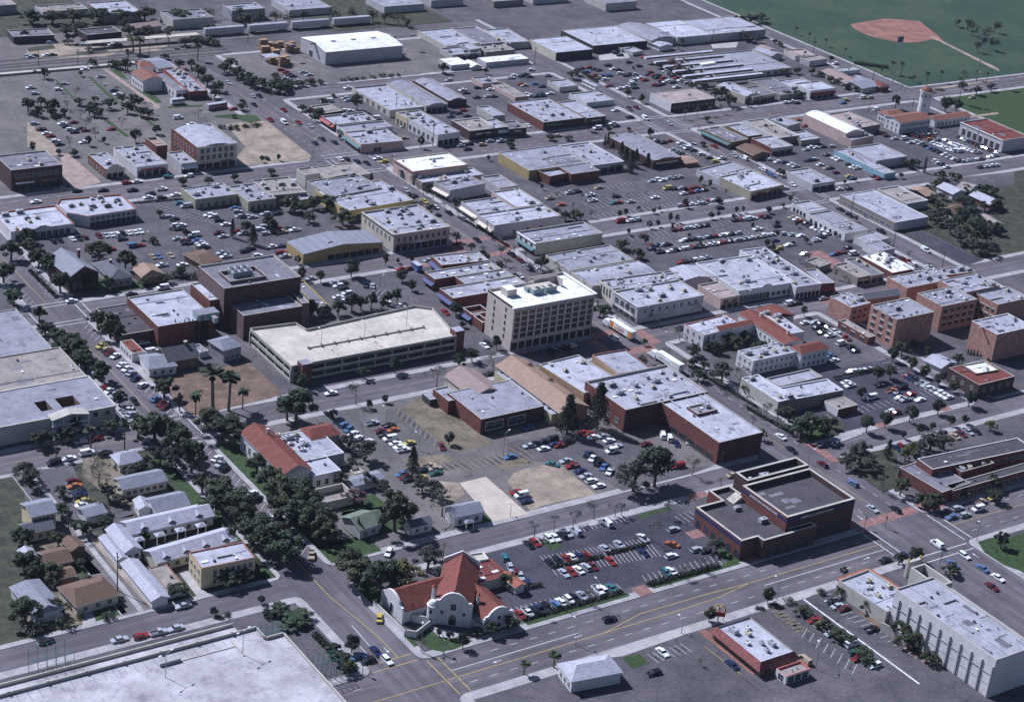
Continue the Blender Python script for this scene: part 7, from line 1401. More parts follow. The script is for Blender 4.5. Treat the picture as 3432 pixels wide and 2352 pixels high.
trees('along the upper kerb of the lower central lot', 'round', [(493.5, 605.1, 3.4, 2.4), (507.5, 608.7, 3.8, 3.0), (512.6, 609.1, 3.4, 2.4), (521.2, 611.2, 5.0, 2.6), (524.5, 610.0, 4.2, 2.6), (516.8, 603.9, 3.4, 2.0), (542.5, 608.1, 3.6, 3.2), (547.4, 608.6, 3.4, 2.0), (552.6, 603.7, 3.2, 2.6), (494.3, 593.4, 4.2, 2.6), (518.3, 593.2, 2.4, 2.0)])
trees('at the end of the flat ornate shop', 'oak', [(480.1, 591.7, 5.0, 6.4), (476.6, 630.2, 4.4, 5.0), (481.1, 628.5, 5.0, 6.6), (481.1, 581.7, 4.6, 6.0), (476.6, 637.6, 3.6, 4.0)])
trees('along the lower edge of the central lot', 'round', [(515.9, 582.7, 3.0, 2.0), (553.8, 592.0, 3.0, 2.2), (545.3, 571.8, 4.0, 2.8), (544.4, 566.5, 3.6, 3.0)])
trees('in the right central lot', 'round', [(574.1, 604.4, 3.6, 3.0), (586.1, 608.0, 2.4, 3.0), (575.0, 585.9, 3.6, 2.0), (565.5, 568.7, 3.0, 2.8), (546.5, 572.8, 3.4, 2.6), (567.9, 591.4, 2.4, 2.2), (545.1, 567.6, 3.6, 2.4), (559.1, 569.6, 1.8, 2.0), (568.7, 591.1, 2.0, 2.0), (594.7, 612.9, 3.6, 2.6), (581.8, 580.4, 3.0, 2.0), (586.2, 574.3, 3.0, 3.0), (585.3, 570.2, 3.0, 3.0), (608.0, 581.6, 3.0, 2.0)])
trees('by the brick plaza pavilion', 'young', [(546.2, 539.7, 4.4, 3.0), (549.4, 531.7, 5.0, 3.2), (551.5, 551.3, 5.0, 3.2), (546.8, 551.7, 2.4, 2.4), (552.0, 528.1, 3.6, 3.0), (556.0, 546.9, 3.0, 3.0)])
trees('outside the Spanish court street corner', 'round', [(509.6, 506.4, 4.8, 3.4)])
trees('in the thicket behind the barrier lot', 'olive', [(644.5, 565.4, 7.0, 9.0), (641.6, 554.2, 7.0, 9.0), (636.5, 542.6, 7.0, 9.0), (633.8, 532.0, 7.0, 8.0), (646.3, 571.0, 5.0, 6.0), (638.1, 527.5, 6.0, 8.0), (657.7, 574.8, 5.0, 5.0), (649.1, 538.0, 6.0, 7.0)])
trees('above the thicket', 'round', [(641.4, 540.8, 12.0, 13.0)])
trees('among the houses at the right edge', 'oak', [(657.7, 574.8, 4.0, 4.0), (681.0, 602.7, 4.0, 5.0), (678.9, 581.8, 4.0, 5.0), (699.8, 591.1, 4.0, 4.0), (698.8, 605.1, 5.0, 4.0), (684.8, 568.3, 5.0, 5.0)])
trees('between the two lots right of the clubhouse court', 'round', [(514.7, 450.0, 6.0, 5.0), (515.4, 443.2, 5.4, 4.6), (515.6, 435.6, 5.0, 4.8), (516.5, 428.8, 4.8, 4.8), (513.4, 417.6, 6.4, 6.0), (496.9, 417.5, 6.2, 5.4), (481.9, 416.9, 7.0, 6.4), (470.5, 417.8, 6.4, 5.6), (461.4, 417.8, 6.8, 6.0), (501.7, 447.7, 6.0, 6.0), (495.3, 448.2, 6.0, 5.4), (478.7, 439.4, 5.0, 4.4), (513.7, 459.2, 6.0, 5.0)])
trees('along the lower kerb of the right street', 'round', [(470.3, 408.3, 3.4, 2.6), (478.8, 408.5, 4.0, 3.6), (485.4, 408.6, 3.6, 2.8), (494.5, 408.6, 4.4, 3.6), (501.3, 407.7, 3.8, 3.2)])
trees('in the corner garden of the drive-in', 'oak', [(439.0, 422.7, 9.0, 12.0), (435.5, 426.1, 6.0, 8.0), (445.1, 422.0, 4.0, 5.0), (451.2, 425.1, 4.6, 4.0), (440.0, 435.7, 6.0, 6.0)])
trees('over the brick corner beside the modern office', 'olive', [(442.3, 400.9, 8.0, 10.0), (435.1, 399.6, 7.0, 7.0), (441.0, 394.3, 5.0, 7.0), (473.2, 397.6, 7.0, 9.0), (478.3, 396.3, 7.4, 8.0), (467.7, 397.2, 5.0, 5.0)])
trees('at the lane by the modern office', 'cone', [(454.1, 399.4, 8.0, 4.0)])
trees('pale green beside the office car park', 'yel', [(458.2, 394.9, 6.0, 5.0), (464.7, 397.6, 5.0, 5.0), (506.1, 399.7, 4.4, 4.6)])
trees('leafless before the brick corner', 'bare', [(435.3, 381.9, 6.6, 5.0), (445.5, 387.0, 5.0, 4.0), (437.2, 436.9, 6.0, 4.4)])
trees('around the modern office entrance', 'oak', [(439.2, 377.6, 7.0, 6.0), (441.8, 369.7, 5.0, 6.0), (443.2, 365.7, 6.0, 8.0), (450.3, 384.0, 4.0, 5.0), (458.9, 367.2, 4.0, 6.0), (473.5, 367.6, 5.6, 6.0), (467.0, 361.0, 5.0, 6.0)])
trees('along the courtyard wall of the Spanish range', 'oak', [(451.6, 491.2, 5.0, 5.0), (521.2, 461.8, 6.0, 6.0), (529.3, 463.1, 5.0, 4.4), (527.9, 445.7, 5.0, 6.0), (537.8, 447.2, 4.4, 5.0), (545.0, 438.7, 5.0, 3.6), (529.5, 456.2, 6.0, 3.0)])
trees('leafless against the cream shop', 'bare', [(433.6, 442.3, 5.6, 4.6), (435.4, 436.7, 5.6, 4.4), (441.3, 465.3, 8.0, 8.0)])
trees('golden by the cream shop', 'yel', [(440.8, 459.4, 5.0, 5.0)])
trees('behind the apartment wall', 'cyp', [(548.8, 452.3, 2.6, 1.4), (549.7, 451.6, 2.6, 1.4), (550.6, 450.8, 2.6, 1.4), (551.7, 450.0, 2.6, 1.4), (552.8, 449.2, 2.6, 1.4)])
trees('in the court of the Spanish hotel', 'oak', [(461.1, 491.8, 5.6, 7.0), (467.6, 486.9, 4.0, 5.0), (441.7, 494.1, 5.0, 6.0)])
trees('beside the long tan hall', 'cone', [(358.9, 459.8, 16.0, 9.0), (371.2, 459.2, 19.0, 9.0)])
trees('on the lawn island of the lower lot', 'olive', [(356.4, 417.7, 11.0, 12.0)])
trees('huge and dense over the lower lot', 'round', [(364.8, 417.3, 14.0, 15.0)])
trees('between hall and brick store', 'oak', [(378.9, 477.2, 5.0, 5.0)])
trees('leafless before the lettered store', 'bare', [(381.9, 418.4, 7.0, 5.6), (395.4, 419.6, 6.0, 6.0), (385.5, 407.4, 4.0, 3.4)])
trees('beside the lorry on the main street', 'oak', [(429.6, 475.4, 4.6, 5.4), (435.8, 486.7, 3.4, 4.0), (438.1, 482.5, 3.6, 4.0), (436.7, 474.5, 3.6, 4.0)])
trees('tall and leafy across from the brick store', 'olive', [(437.3, 471.1, 8.4, 8.4)])
trees('golden at the main street kerb', 'yel', [(420.7, 428.7, 4.6, 4.0), (429.5, 509.0, 3.0, 3.0)])
trees('leafless along the main street kerb', 'bare', [(434.8, 470.1, 6.0, 5.0), (425.0, 438.2, 4.6, 4.4), (435.8, 443.3, 5.0, 4.0), (433.0, 450.5, 5.0, 4.0)])
trees('along the verge above the church car park', 'bare', [(333.5, 408.3, 6.6, 6.0), (340.8, 406.6, 5.6, 4.4), (326.4, 408.3, 5.0, 4.4)])
trees('between church car park and street', 'bare', [(309.7, 406.9, 5.6, 5.2), (317.2, 407.0, 5.6, 5.2), (324.9, 407.4, 5.0, 4.6), (343.1, 406.4, 5.0, 4.0)])
trees('inside the church car park', 'bare', [(342.3, 389.5, 7.4, 6.0), (355.6, 397.6, 6.0, 5.4), (286.4, 366.0, 3.4, 3.0), (294.5, 367.6, 3.6, 3.0), (302.6, 367.9, 4.4, 4.6), (331.0, 368.0, 3.0, 2.4), (338.3, 368.2, 4.6, 4.6), (345.2, 367.9, 4.8, 5.0), (335.8, 389.4, 4.0, 3.6), (316.2, 390.1, 3.0, 3.0)])
trees('beside the brick bank entrance', 'olive', [(356.5, 374.6, 5.0, 6.0)])
trees('at the bottom kerb of the boulevard', 'round', [(330.2, 345.1, 5.0, 4.4)])
trees('at the kerb by the red-roofed restaurant', 'round', [(352.9, 345.1, 5.6, 4.2), (385.5, 347.2, 3.0, 3.0)])
trees('beside the white hip-roofed office', 'fan', [(274.9, 345.6, 5.0, 4.4), (265.5, 346.7, 4.0, 3.6)])
trees('small by the restaurant island', 'young', [(313.3, 328.2, 3.0, 2.0)])
trees('around the church front lawn', 'round', [(254.0, 372.8, 2.6, 2.2), (255.9, 370.0, 2.8, 2.6), (256.6, 364.3, 5.2, 4.0)])
trees('hugging the right church gable', 'oak', [(267.4, 366.5, 4.6, 4.6), (274.1, 366.6, 4.6, 5.0), (264.1, 368.7, 2.4, 4.0)])
trees('on the deck side kerb of the avenue', 'round', [(227.5, 376.0, 5.6, 5.4)])
trees('in the bed beside the parking deck', 'oak', [(218.9, 395.2, 3.0, 8.0), (222.3, 395.5, 3.0, 8.0), (218.6, 400.5, 3.0, 6.0), (222.1, 376.7, 4.0, 5.0), (222.3, 371.7, 4.0, 6.0), (221.9, 367.7, 4.0, 5.0), (219.1, 402.9, 2.6, 5.0)])
trees('in the church inner garden', 'oak', [(285.4, 386.3, 4.6, 5.6)])
trees('dark against the church side gable', 'cyp', [(251.6, 391.1, 5.0, 2.2), (251.2, 386.5, 5.6, 2.2), (250.9, 383.4, 5.6, 2.2)])
trees('on the brown house lawns', 'bush', [(167.7, 436.2, 3.0, 4.0), (166.5, 429.5, 2.6, 3.4), (167.2, 441.1, 4.0, 6.0), (152.8, 422.6, 3.0, 8.0), (155.2, 420.9, 4.0, 8.0), (162.5, 421.1, 4.0, 6.4), (174.6, 419.9, 2.8, 5.0), (167.4, 423.3, 2.0, 3.0), (180.8, 427.4, 2.0, 3.0)])
trees('beside the alley garages', 'oak', [(195.6, 421.8, 5.0, 6.4)])
trees('dark under the cream flats', 'oak', [(209.1, 423.7, 5.0, 5.0), (211.9, 421.0, 5.4, 7.0), (216.9, 421.4, 4.6, 6.0), (221.9, 424.0, 4.0, 5.0)])
trees('in the bungalow court', 'oak', [(198.3, 457.8, 3.0, 4.0), (199.4, 453.6, 4.0, 4.0), (192.3, 466.4, 4.0, 5.0), (182.8, 476.7, 5.0, 6.0)])
trees('at the deck lane kerb', 'round', [(216.1, 408.9, 2.6, 2.6), (201.3, 408.6, 3.0, 2.8)])
trees('in the planter of the deck corner', 'bush', [(215.9, 404.4, 1.6, 3.0), (217.2, 401.9, 2.0, 5.0), (219.2, 401.6, 2.4, 5.0), (202.3, 407.6, 1.0, 4.0), (205.1, 406.9, 1.0, 4.0)])
trees('in the corner lot above the cinema', 'oak', [(407.0, 344.7, 4.0, 3.4), (412.4, 343.0, 5.6, 5.0), (417.8, 333.0, 4.0, 5.4)])
trees('beside the cinema side wall', 'oak', [(376.5, 338.3, 4.0, 4.6), (377.9, 328.5, 4.6, 5.0), (380.5, 321.8, 5.0, 5.4), (377.0, 312.7, 6.0, 6.6), (375.4, 308.1, 6.4, 7.0), (376.1, 299.4, 4.0, 5.4), (445.8, 337.8, 6.0, 5.0)])
trees('in the strip between the two right lots', 'oak', [(358.5, 335.5, 3.0, 5.4), (359.3, 327.1, 3.6, 5.0), (359.3, 321.0, 3.6, 6.0), (360.5, 317.8, 3.0, 5.0), (359.3, 310.6, 3.6, 6.0), (358.8, 307.6, 3.0, 5.0)])
trees('in small beds near the eatery', 'bush', [(371.4, 342.1, 1.6, 5.0), (359.2, 342.1, 1.8, 5.0), (354.8, 342.8, 1.4, 5.0), (348.5, 343.0, 1.2, 4.0), (353.1, 342.9, 1.4, 4.0), (375.8, 306.6, 2.0, 4.0), (374.4, 311.9, 2.0, 4.0)])
trees('in the station car park', 'oak', [(308.7, 842.5, 5.6, 5.0), (315.5, 845.9, 5.0, 4.6), (316.9, 834.5, 7.6, 7.0), (333.4, 842.3, 4.0, 5.0), (335.0, 830.7, 5.4, 6.0), (341.9, 843.4, 4.0, 4.0), (345.2, 833.1, 5.6, 6.0), (354.5, 839.6, 5.0, 5.0), (357.6, 831.2, 7.0, 8.0), (332.7, 886.7, 6.0, 5.0), (351.4, 885.3, 3.4, 2.6), (363.4, 900.3, 4.0, 5.0)])
trees('in the lower station lots', 'round', [(338.1, 784.1, 7.0, 6.0), (315.7, 786.3, 5.0, 3.4), (323.6, 787.1, 3.4, 2.6), (351.8, 791.7, 5.0, 5.0), (289.3, 786.6, 5.0, 3.6), (304.1, 775.3, 3.4, 5.0), (298.3, 778.8, 3.0, 3.0)])
trees('leafless in the station lots', 'bare', [(336.5, 854.5, 5.6, 5.0), (341.3, 832.5, 5.0, 5.0), (323.1, 807.7, 6.6, 6.0), (322.3, 794.3, 6.0, 5.0), (339.7, 804.3, 5.6, 5.0), (325.6, 837.3, 5.0, 5.0), (359.4, 821.4, 6.0, 6.0), (306.6, 785.9, 6.0, 5.0), (338.3, 780.6, 6.0, 5.0), (380.6, 807.5, 5.0, 5.0), (356.6, 850.4, 5.0, 5.0), (356.1, 870.0, 5.0, 5.0), (332.9, 865.1, 5.0, 5.0), (326.2, 822.6, 5.0, 5.0)])
trees('around the white station', 'oak', [(374.4, 893.0, 5.0, 6.0), (376.8, 888.2, 7.0, 6.0), (372.8, 895.5, 4.0, 5.0), (404.6, 901.4, 3.0, 5.0), (405.4, 884.2, 5.0, 6.0), (408.0, 866.9, 7.0, 8.0), (406.8, 853.1, 6.0, 7.0), (401.3, 833.1, 5.0, 6.0), (411.2, 882.5, 5.0, 6.0)])
trees('tall among the station palms', 'fan', [(377.9, 887.8, 11.0, 5.0), (392.9, 915.4, 9.0, 8.0), (394.7, 910.6, 10.0, 8.0), (420.5, 894.8, 9.0, 5.0), (415.9, 922.3, 8.0, 4.0)])
trees('on the mound beside the avenue', 'oak', [(408.3, 842.7, 6.0, 6.6), (406.6, 812.4, 4.0, 5.0), (397.3, 802.3, 2.0, 3.0)])
trees('in the hedge of the sandy lot', 'bush', [(385.1, 789.9, 2.6, 5.0), (388.0, 788.1, 2.8, 5.0), (391.7, 786.9, 3.0, 6.0), (396.2, 787.3, 2.6, 5.0), (400.7, 787.6, 2.4, 5.0), (404.2, 788.3, 2.0, 4.0)])
trees('along the embankment by the lumber yard', 'oak', [(424.7, 870.3, 6.0, 7.0), (431.2, 876.9, 6.0, 7.0), (427.7, 861.2, 6.0, 8.0), (428.2, 852.9, 6.0, 8.0), (428.2, 844.8, 6.0, 8.0), (431.1, 839.9, 6.0, 8.0), (434.0, 835.1, 6.0, 8.0), (437.7, 832.0, 6.0, 8.0), (441.5, 832.9, 5.0, 6.0)])
trees('on the embankment right of the underpass', 'oak', [(439.7, 841.4, 5.0, 7.0), (442.0, 836.7, 5.0, 7.0), (447.9, 839.0, 4.0, 7.0), (453.5, 839.4, 3.0, 6.0), (459.1, 839.8, 3.0, 6.0), (464.8, 840.1, 2.4, 5.0), (445.1, 852.0, 4.0, 6.0)])
trees('on the street islands by the sandy lot', 'round', [(335.2, 725.5, 4.0, 5.0), (346.6, 723.1, 3.6, 5.0), (359.2, 723.4, 3.4, 4.6), (378.4, 724.8, 3.0, 5.0), (382.0, 741.3, 3.4, 2.4), (390.1, 740.3, 3.4, 2.4)])
trees('far beyond the tracks', 'oak', [(435.6, 923.8, 4.0, 9.0), (439.0, 920.6, 4.0, 9.0), (441.1, 917.8, 3.0, 6.0), (434.5, 933.2, 3.0, 5.0)])
trees('big and dark beside the workshops', 'round', [(462.3, 795.3, 8.6, 7.6)])
trees('by the avenue restaurant', 'oak', [(434.6, 801.9, 3.6, 5.0), (438.2, 791.5, 5.0, 6.0), (434.6, 794.4, 4.0, 4.0), (433.1, 785.6, 4.0, 4.0), (450.9, 810.4, 2.6, 4.0), (460.6, 817.2, 1.8, 3.0)])
trees('beside the short white-roofed shed', 'oak', [(539.3, 837.5, 5.6, 6.4), (561.6, 829.0, 4.0, 3.0)])
trees('at the kerb of the pink corner block', 'round', [(463.7, 734.7, 6.4, 3.6), (435.0, 772.3, 3.0, 3.0), (432.7, 758.7, 2.6, 3.0)])
trees('on the boulevard islands', 'round', [(506.9, 722.4, 3.0, 3.6), (449.9, 742.7, 3.0, 3.0), (500.8, 735.0, 4.0, 3.0), (485.9, 708.5, 3.0, 2.0)])
trees('in the hedge in front of the yard stacks', 'bush', [(479.1, 841.1, 2.0, 4.0), (483.2, 841.0, 2.4, 5.0), (487.3, 840.8, 2.0, 4.0), (491.4, 840.7, 2.0, 4.0), (497.3, 841.1, 2.0, 5.0), (503.2, 841.5, 2.4, 5.0), (508.1, 840.1, 2.0, 5.0), (513.0, 839.7, 2.0, 4.0)])
trees('in the middle of the store lots', 'oak', [(604.7, 807.8, 5.0, 6.0), (611.2, 812.5, 4.0, 5.0), (615.5, 770.7, 5.0, 4.0), (616.9, 760.0, 5.0, 4.0), (602.9, 752.2, 2.2, 3.4), (650.5, 812.4, 2.0, 2.0)])
trees('reddish beside the monitor-roofed hall', 'red', [(674.4, 807.9, 6.0, 8.0), (672.7, 799.3, 6.0, 8.0), (684.9, 809.5, 5.0, 6.0), (672.5, 790.4, 4.0, 5.0)])
trees('dark beside the yellow trucks', 'oak', [(661.2, 771.9, 4.0, 5.0), (667.8, 770.0, 4.0, 5.0), (663.4, 754.3, 6.0, 7.0), (668.7, 754.8, 6.0, 7.0), (661.8, 740.3, 7.0, 7.0), (673.9, 792.3, 5.0, 6.0), (702.5, 837.6, 5.0, 4.0)])
trees('slender by the domed cream hall', 'cone', [(672.2, 737.1, 6.0, 3.0)])
trees('along the front of the red-white store', 'young', [(623.1, 730.1, 6.4, 4.0), (632.1, 731.2, 6.0, 4.0), (640.4, 730.7, 6.4, 4.0), (649.3, 731.9, 6.0, 4.0)])
trees('dark and bushy behind the barrel-roofed shop', 'cone', [(553.9, 707.0, 7.0, 2.0), (555.9, 707.3, 7.4, 2.4), (553.9, 692.9, 8.0, 4.0), (549.7, 683.8, 8.6, 5.0), (549.5, 678.7, 9.0, 5.0), (554.8, 682.1, 8.0, 4.0), (557.4, 676.1, 7.4, 4.4), (543.9, 672.1, 5.0, 5.0)])
trees('along the boulevard by the big store', 'round', [(533.1, 724.6, 3.0, 5.4), (542.3, 721.7, 2.4, 5.0), (506.9, 720.6, 3.0, 5.0), (570.3, 725.6, 3.0, 4.0), (585.8, 711.3, 5.4, 4.0), (560.7, 730.5, 6.0, 4.0), (581.6, 723.9, 2.0, 3.0), (632.8, 723.2, 3.0, 4.0)])
trees('by the small kiosks', 'round', [(605.0, 692.3, 2.4, 4.0), (567.7, 647.4, 4.4, 2.6), (569.1, 641.9, 4.0, 2.4), (491.3, 675.1, 3.4, 2.4), (488.7, 666.4, 3.0, 2.0)])
trees('beside the white two-storey shop', 'oak', [(706.5, 743.5, 4.0, 6.0), (711.1, 739.9, 4.6, 7.0), (754.5, 707.8, 8.6, 5.0), (733.2, 777.4, 4.0, 7.0), (742.6, 777.0, 4.0, 7.0), (750.3, 772.5, 5.0, 7.0), (753.6, 769.3, 4.0, 6.0)])
trees('below the motel wing', 'oak', [(751.9, 758.4, 4.0, 6.0), (753.7, 753.4, 4.0, 6.0), (751.5, 745.2, 3.4, 5.0), (754.6, 739.9, 3.4, 5.0), (766.5, 765.5, 3.0, 5.0)])
trees('at the avenue corner', 'oak', [(782.3, 791.5, 3.6, 4.0), (772.2, 831.0, 3.0, 4.0), (771.7, 826.1, 3.0, 5.0)])
trees('soaring beside the tower', 'oak', [(800.8, 704.3, 22.0, 9.0)])
trees('rounded near the tower', 'round', [(779.3, 693.9, 9.0, 9.0), (787.1, 693.5, 7.0, 8.0)])
trees('lining the edge of the ball field', 'fan', [(800.2, 843.9, 5.0, 3.0), (799.6, 831.2, 5.0, 3.0), (801.9, 760.0, 8.0, 4.0), (806.0, 756.5, 8.0, 5.0), (804.6, 734.0, 9.0, 4.0), (820.4, 738.5, 7.0, 3.0), (847.0, 735.3, 6.0, 3.0), (850.0, 729.8, 6.0, 3.0), (803.6, 743.4, 4.0, 3.0), (793.5, 760.1, 4.0, 3.0), (801.9, 818.0, 5.0, 3.0), (799.7, 798.8, 5.0, 3.0)])
trees('at the park edge beyond the boulevard', 'olive', [(823.6, 712.7, 6.0, 7.0), (838.4, 715.0, 5.0, 6.0), (824.4, 723.7, 4.0, 5.0)])
trees('dark in the park beyond the infield', 'oak', [(920.0, 809.7, 10.0, 14.0), (920.4, 799.0, 10.0, 14.0), (907.5, 781.7, 9.0, 12.0), (894.5, 780.1, 8.0, 11.0), (928.4, 821.0, 8.0, 10.0), (942.5, 811.9, 9.0, 12.0), (926.7, 829.7, 6.0, 8.0)])
trees('beside the blue shop wall', 'cone', [(688.8, 628.5, 6.0, 5.0)])
trees('narrow beside the fenced lot', 'cyp', [(692.2, 622.1, 9.0, 3.0)])
trees('in the yard below the fenced lot', 'oak', [(689.6, 631.8, 4.0, 5.0), (694.5, 630.2, 4.0, 5.0), (692.9, 611.4, 5.0, 6.0), (673.7, 619.6, 3.0, 3.0), (698.9, 609.3, 4.0, 4.0), (688.3, 606.0, 4.0, 5.0)])
trees('beside the small grey shop', 'oak', [(614.3, 643.2, 4.0, 5.0), (617.2, 637.1, 3.0, 4.0)])
trees('on a small island in the blue wall lot', 'round', [(638.7, 623.0, 2.4, 2.0), (646.9, 623.6, 2.4, 2.0)])
trees('outside the left edge of town', 'oak', [(237.3, 671.3, 8.0, 9.0), (227.1, 650.8, 8.0, 9.0), (223.0, 629.2, 7.0, 8.0)])
hedge(793.2, 783.6, 808.5, 769.8, 3, 1.6, 'dark hedge on the lower edge of the ball field')
hedge(669.1, 818.5, 672.5, 790.4, 3, 1.6, 'dark hedge beside the crowded car lot')
hedge(616.4, 815.4, 615.2, 798.3, 2.5, 1.4, 'hedge beside the box trailer')
hedge(324.1, 388.7, 338.8, 388.0, 1.6, 1, 'clipped hedge in the middle of the church car park')
hedge(304.9, 389.4, 322.6, 387.9, 1.6, 1, 'clipped hedge between the two middle car rows')
hedge(280.0, 369.1, 316.1, 368.9, 1.6, 1, 'long clipped hedge along the boulevard side of the church lot')
hedge(325.3, 368.8, 352.7, 368.2, 1.8, 1.1, 'clipped hedge along the boulevard near the bank')
hedge(285.4, 383.5, 295.8, 382.2, 1.6, 1.2, 'thick hedge below the parish hall')
hedge(432.4, 450.7, 434.9, 427.3, 1.6, 0.8, 'low planting strip along the main street')
hedge(434.1, 487.4, 436.3, 449.1, 1.2, 0.7, 'low planting strip on the main street near the lorry')
hedge(432.7, 650.2, 434.9, 612.5, 1.4, 0.8, 'planting strip on the main street by the lavender shops')
hedge(289.2, 507.2, 289.5, 497.8, 1.6, 1, 'small hedge at the head of the yellow-lined lot')
hedge(480.0, 455.6, 503.5, 455.7, 1.0, 1.6, 'dark screen wall hedge above the white cars')
hedge(358.7, 445.3, 359.0, 433.6, 1, 0.8, 'low hedge behind the slanted cars')
hedge(213.4, 401.7, 219.2, 401.6, 3, 1.4, 'planted notch hedge of the parking deck')
hedge(222.3, 388.5, 223.2, 369.5, 2.4, 1, 'brownish planting bed beside the parking deck')
hedge(306.1, 711.8, 328.1, 709.3, 1, 0.7, 'low hedge beside the white office forecourt')
hedge(239.9, 658.0, 240.2, 630.5, 1.6, 1.2, 'dark hedge along the avenue by the brick church')
trees('along the upper main street, left side', 'olive', [(416.6, 700.7, 4.8, 4.7), (416.6, 689.9, 4.4, 3.9), (416.6, 679.3, 4.9, 3.8), (416.6, 669.1, 4.0, 4.8), (416.6, 660.0, 5.4, 3.5), (416.6, 647.8, 5.2, 4.0), (416.6, 637.7, 5.0, 4.7), (416.6, 625.7, 4.5, 4.4), (416.6, 613.7, 4.2, 3.4), (416.6, 602.9, 3.7, 4.5), (416.6, 591.7, 4.6, 4.4), (416.6, 579.7, 3.9, 4.3), (416.6, 568.7, 5.3, 4.1), (416.6, 558.3, 4.1, 4.8), (416.6, 548.7, 3.6, 4.6), (416.6, 540.0, 4.8, 4.3), (416.6, 530, 4.1, 4.2)])
trees('along the upper main street, right side', 'bare', [(431.8, 701.3, 4.6, 4.3), (431.8, 690.9, 5.4, 3.9), (431.8, 678.6, 5.3, 3.8), (431.8, 669.9, 4.8, 3.6), (431.8, 659.8, 3.7, 3.7), (431.8, 648.9, 4.2, 3.5), (431.8, 636.4, 5.6, 4.1), (431.8, 624.4, 5.0, 3.9), (431.8, 615.7, 3.7, 4.3), (431.8, 603.7, 4.2, 4.5), (431.8, 594.6, 5.2, 4.0), (431.8, 585.8, 5.3, 4.8), (431.8, 577.0, 4.7, 3.8), (431.8, 565.2, 5.0, 3.7), (431.8, 554.4, 5.5, 4.7), (431.8, 542.5, 4.9, 3.6), (431.8, 530, 5.5, 4.6)])
trees('along the lower main street, left side', 'olive', [(416.6, 493.9, 4.9, 4.1), (416.6, 485.2, 4.8, 4.3), (416.6, 476.6, 4.4, 4.2), (416.6, 468.1, 4.6, 4.2), (416.6, 455.6, 4.1, 3.8), (416.6, 444.3, 4.6, 4.0), (416.6, 432, 4.7, 4.3)])
trees('along the lower main street, right side', 'bare', [(431.8, 497.4, 3.7, 4.2), (431.8, 485.8, 4.2, 3.9), (431.8, 474.9, 4.2, 3.9), (431.8, 465.0, 4.8, 3.8), (431.8, 454.7, 5.5, 3.8), (431.8, 443.5, 3.6, 3.5), (431.8, 432, 4.3, 4.4)])
trees('by the long avenue of the right blocks', 'young', [(599.3, 694, 3.5, 3), (599.3, 681, 3.5, 3), (599.3, 668, 3.5, 3), (599.3, 655, 3.5, 3), (599.3, 642, 3.5, 3), (599.3, 629, 3.5, 3), (599.3, 616, 3.5, 3), (599.3, 603, 3.5, 3), (599.3, 590, 3.5, 3), (599.3, 577, 3.5, 3), (599.3, 564, 3.5, 3), (599.3, 551, 3.5, 3), (599.3, 538, 3.5, 3), (599.3, 525, 3.5, 3)])
trees('in the Spanish courtyard', 'oak', [(450.6, 493.8, 5.0, 5.0), (460.8, 496.4, 6.0, 7.0), (469.3, 495.3, 5.0, 6.0), (471.2, 487.7, 4.0, 6.0), (478.3, 494.0, 4.0, 4.0)])
trees('in far woods past the sheds', 'oak', [(360.8, 980.1, 8.0, 12.0), (372.1, 978.4, 8.0, 12.0), (383.6, 977.1, 8.0, 12.0), (397.6, 975.0, 8.0, 14.0), (410.4, 972.7, 7.0, 12.0), (423.6, 971.2, 8.0, 13.0), (441.6, 964.3, 8.0, 14.0), (458.5, 962.4, 8.0, 12.0), (475.7, 960.5, 8.0, 12.0)])
trees('among the railway land scrub', 'olive', [(371.6, 956.7, 5.0, 8.0), (378.8, 961.6, 5.0, 9.0), (407.8, 942.6, 5.0, 8.0), (413.6, 943.3, 6.0, 9.0), (365.8, 940.3, 3.0, 6.0), (424.9, 919.9, 5.0, 8.0), (371.4, 923.4, 3.0, 5.0)])
trees('around the old church block', 'oak', [(253.4, 633.6, 7.0, 7.0), (260.3, 630.9, 6.0, 6.0), (275.1, 628.8, 4.0, 5.0), (284.7, 628.8, 4.0, 5.0), (292.2, 633.3, 4.0, 6.0), (296.3, 667.5, 3.0, 4.0)])
trees('in the white hipped cottage gardens', 'olive', [(277.6, 455.8, 5.0, 6.0), (280.9, 451.1, 4.0, 5.0), (291.8, 445.4, 5.0, 6.0), (294.1, 441.2, 6.0, 7.0), (269.1, 460.4, 5.0, 6.0)])
trees('in the dry ground by the right houses', 'olive', [(671.3, 599.3, 4.0, 6.0), (665.0, 588.3, 4.0, 6.0), (672.1, 589.1, 4.0, 5.0), (687.6, 588.6, 4.0, 6.0), (685.6, 597.7, 4.0, 5.0), (675.4, 581.4, 4.0, 6.0), (680.8, 569.8, 5.0, 7.0), (701.8, 583.7, 5.0, 6.0), (673.2, 570.8, 4.0, 5.0), (662.8, 549.6, 5.0, 7.0)])
trees('among the left edge homes', 'oak', [(166.6, 466.3, 6.0, 7.0), (162.1, 452.2, 7.0, 8.0), (163.8, 447.4, 6.0, 6.0), (167.4, 444.3, 6.0, 7.0), (177.3, 448.0, 3.0, 4.0), (175.5, 436.6, 4.0, 4.0), (153.0, 427.5, 8.0, 9.0), (161.2, 428.1, 5.0, 6.0), (176.0, 462.0, 5.0, 5.0), (184.6, 464.7, 5.0, 6.0)])
trees('in the homes above the bungalow court', 'olive', [(180.5, 497.9, 7.0, 7.0), (181.0, 503.3, 6.0, 7.0), (199.6, 481.5, 6.0, 7.0), (201.4, 476.8, 4.0, 5.0), (211.5, 491.5, 5.0, 6.0), (216.3, 491.8, 6.0, 6.0), (222.8, 494.8, 7.0, 7.0), (187.4, 488.5, 4.0, 5.0), (193.6, 474.1, 4.0, 6.0), (224.9, 490.6, 8.0, 8.0)])
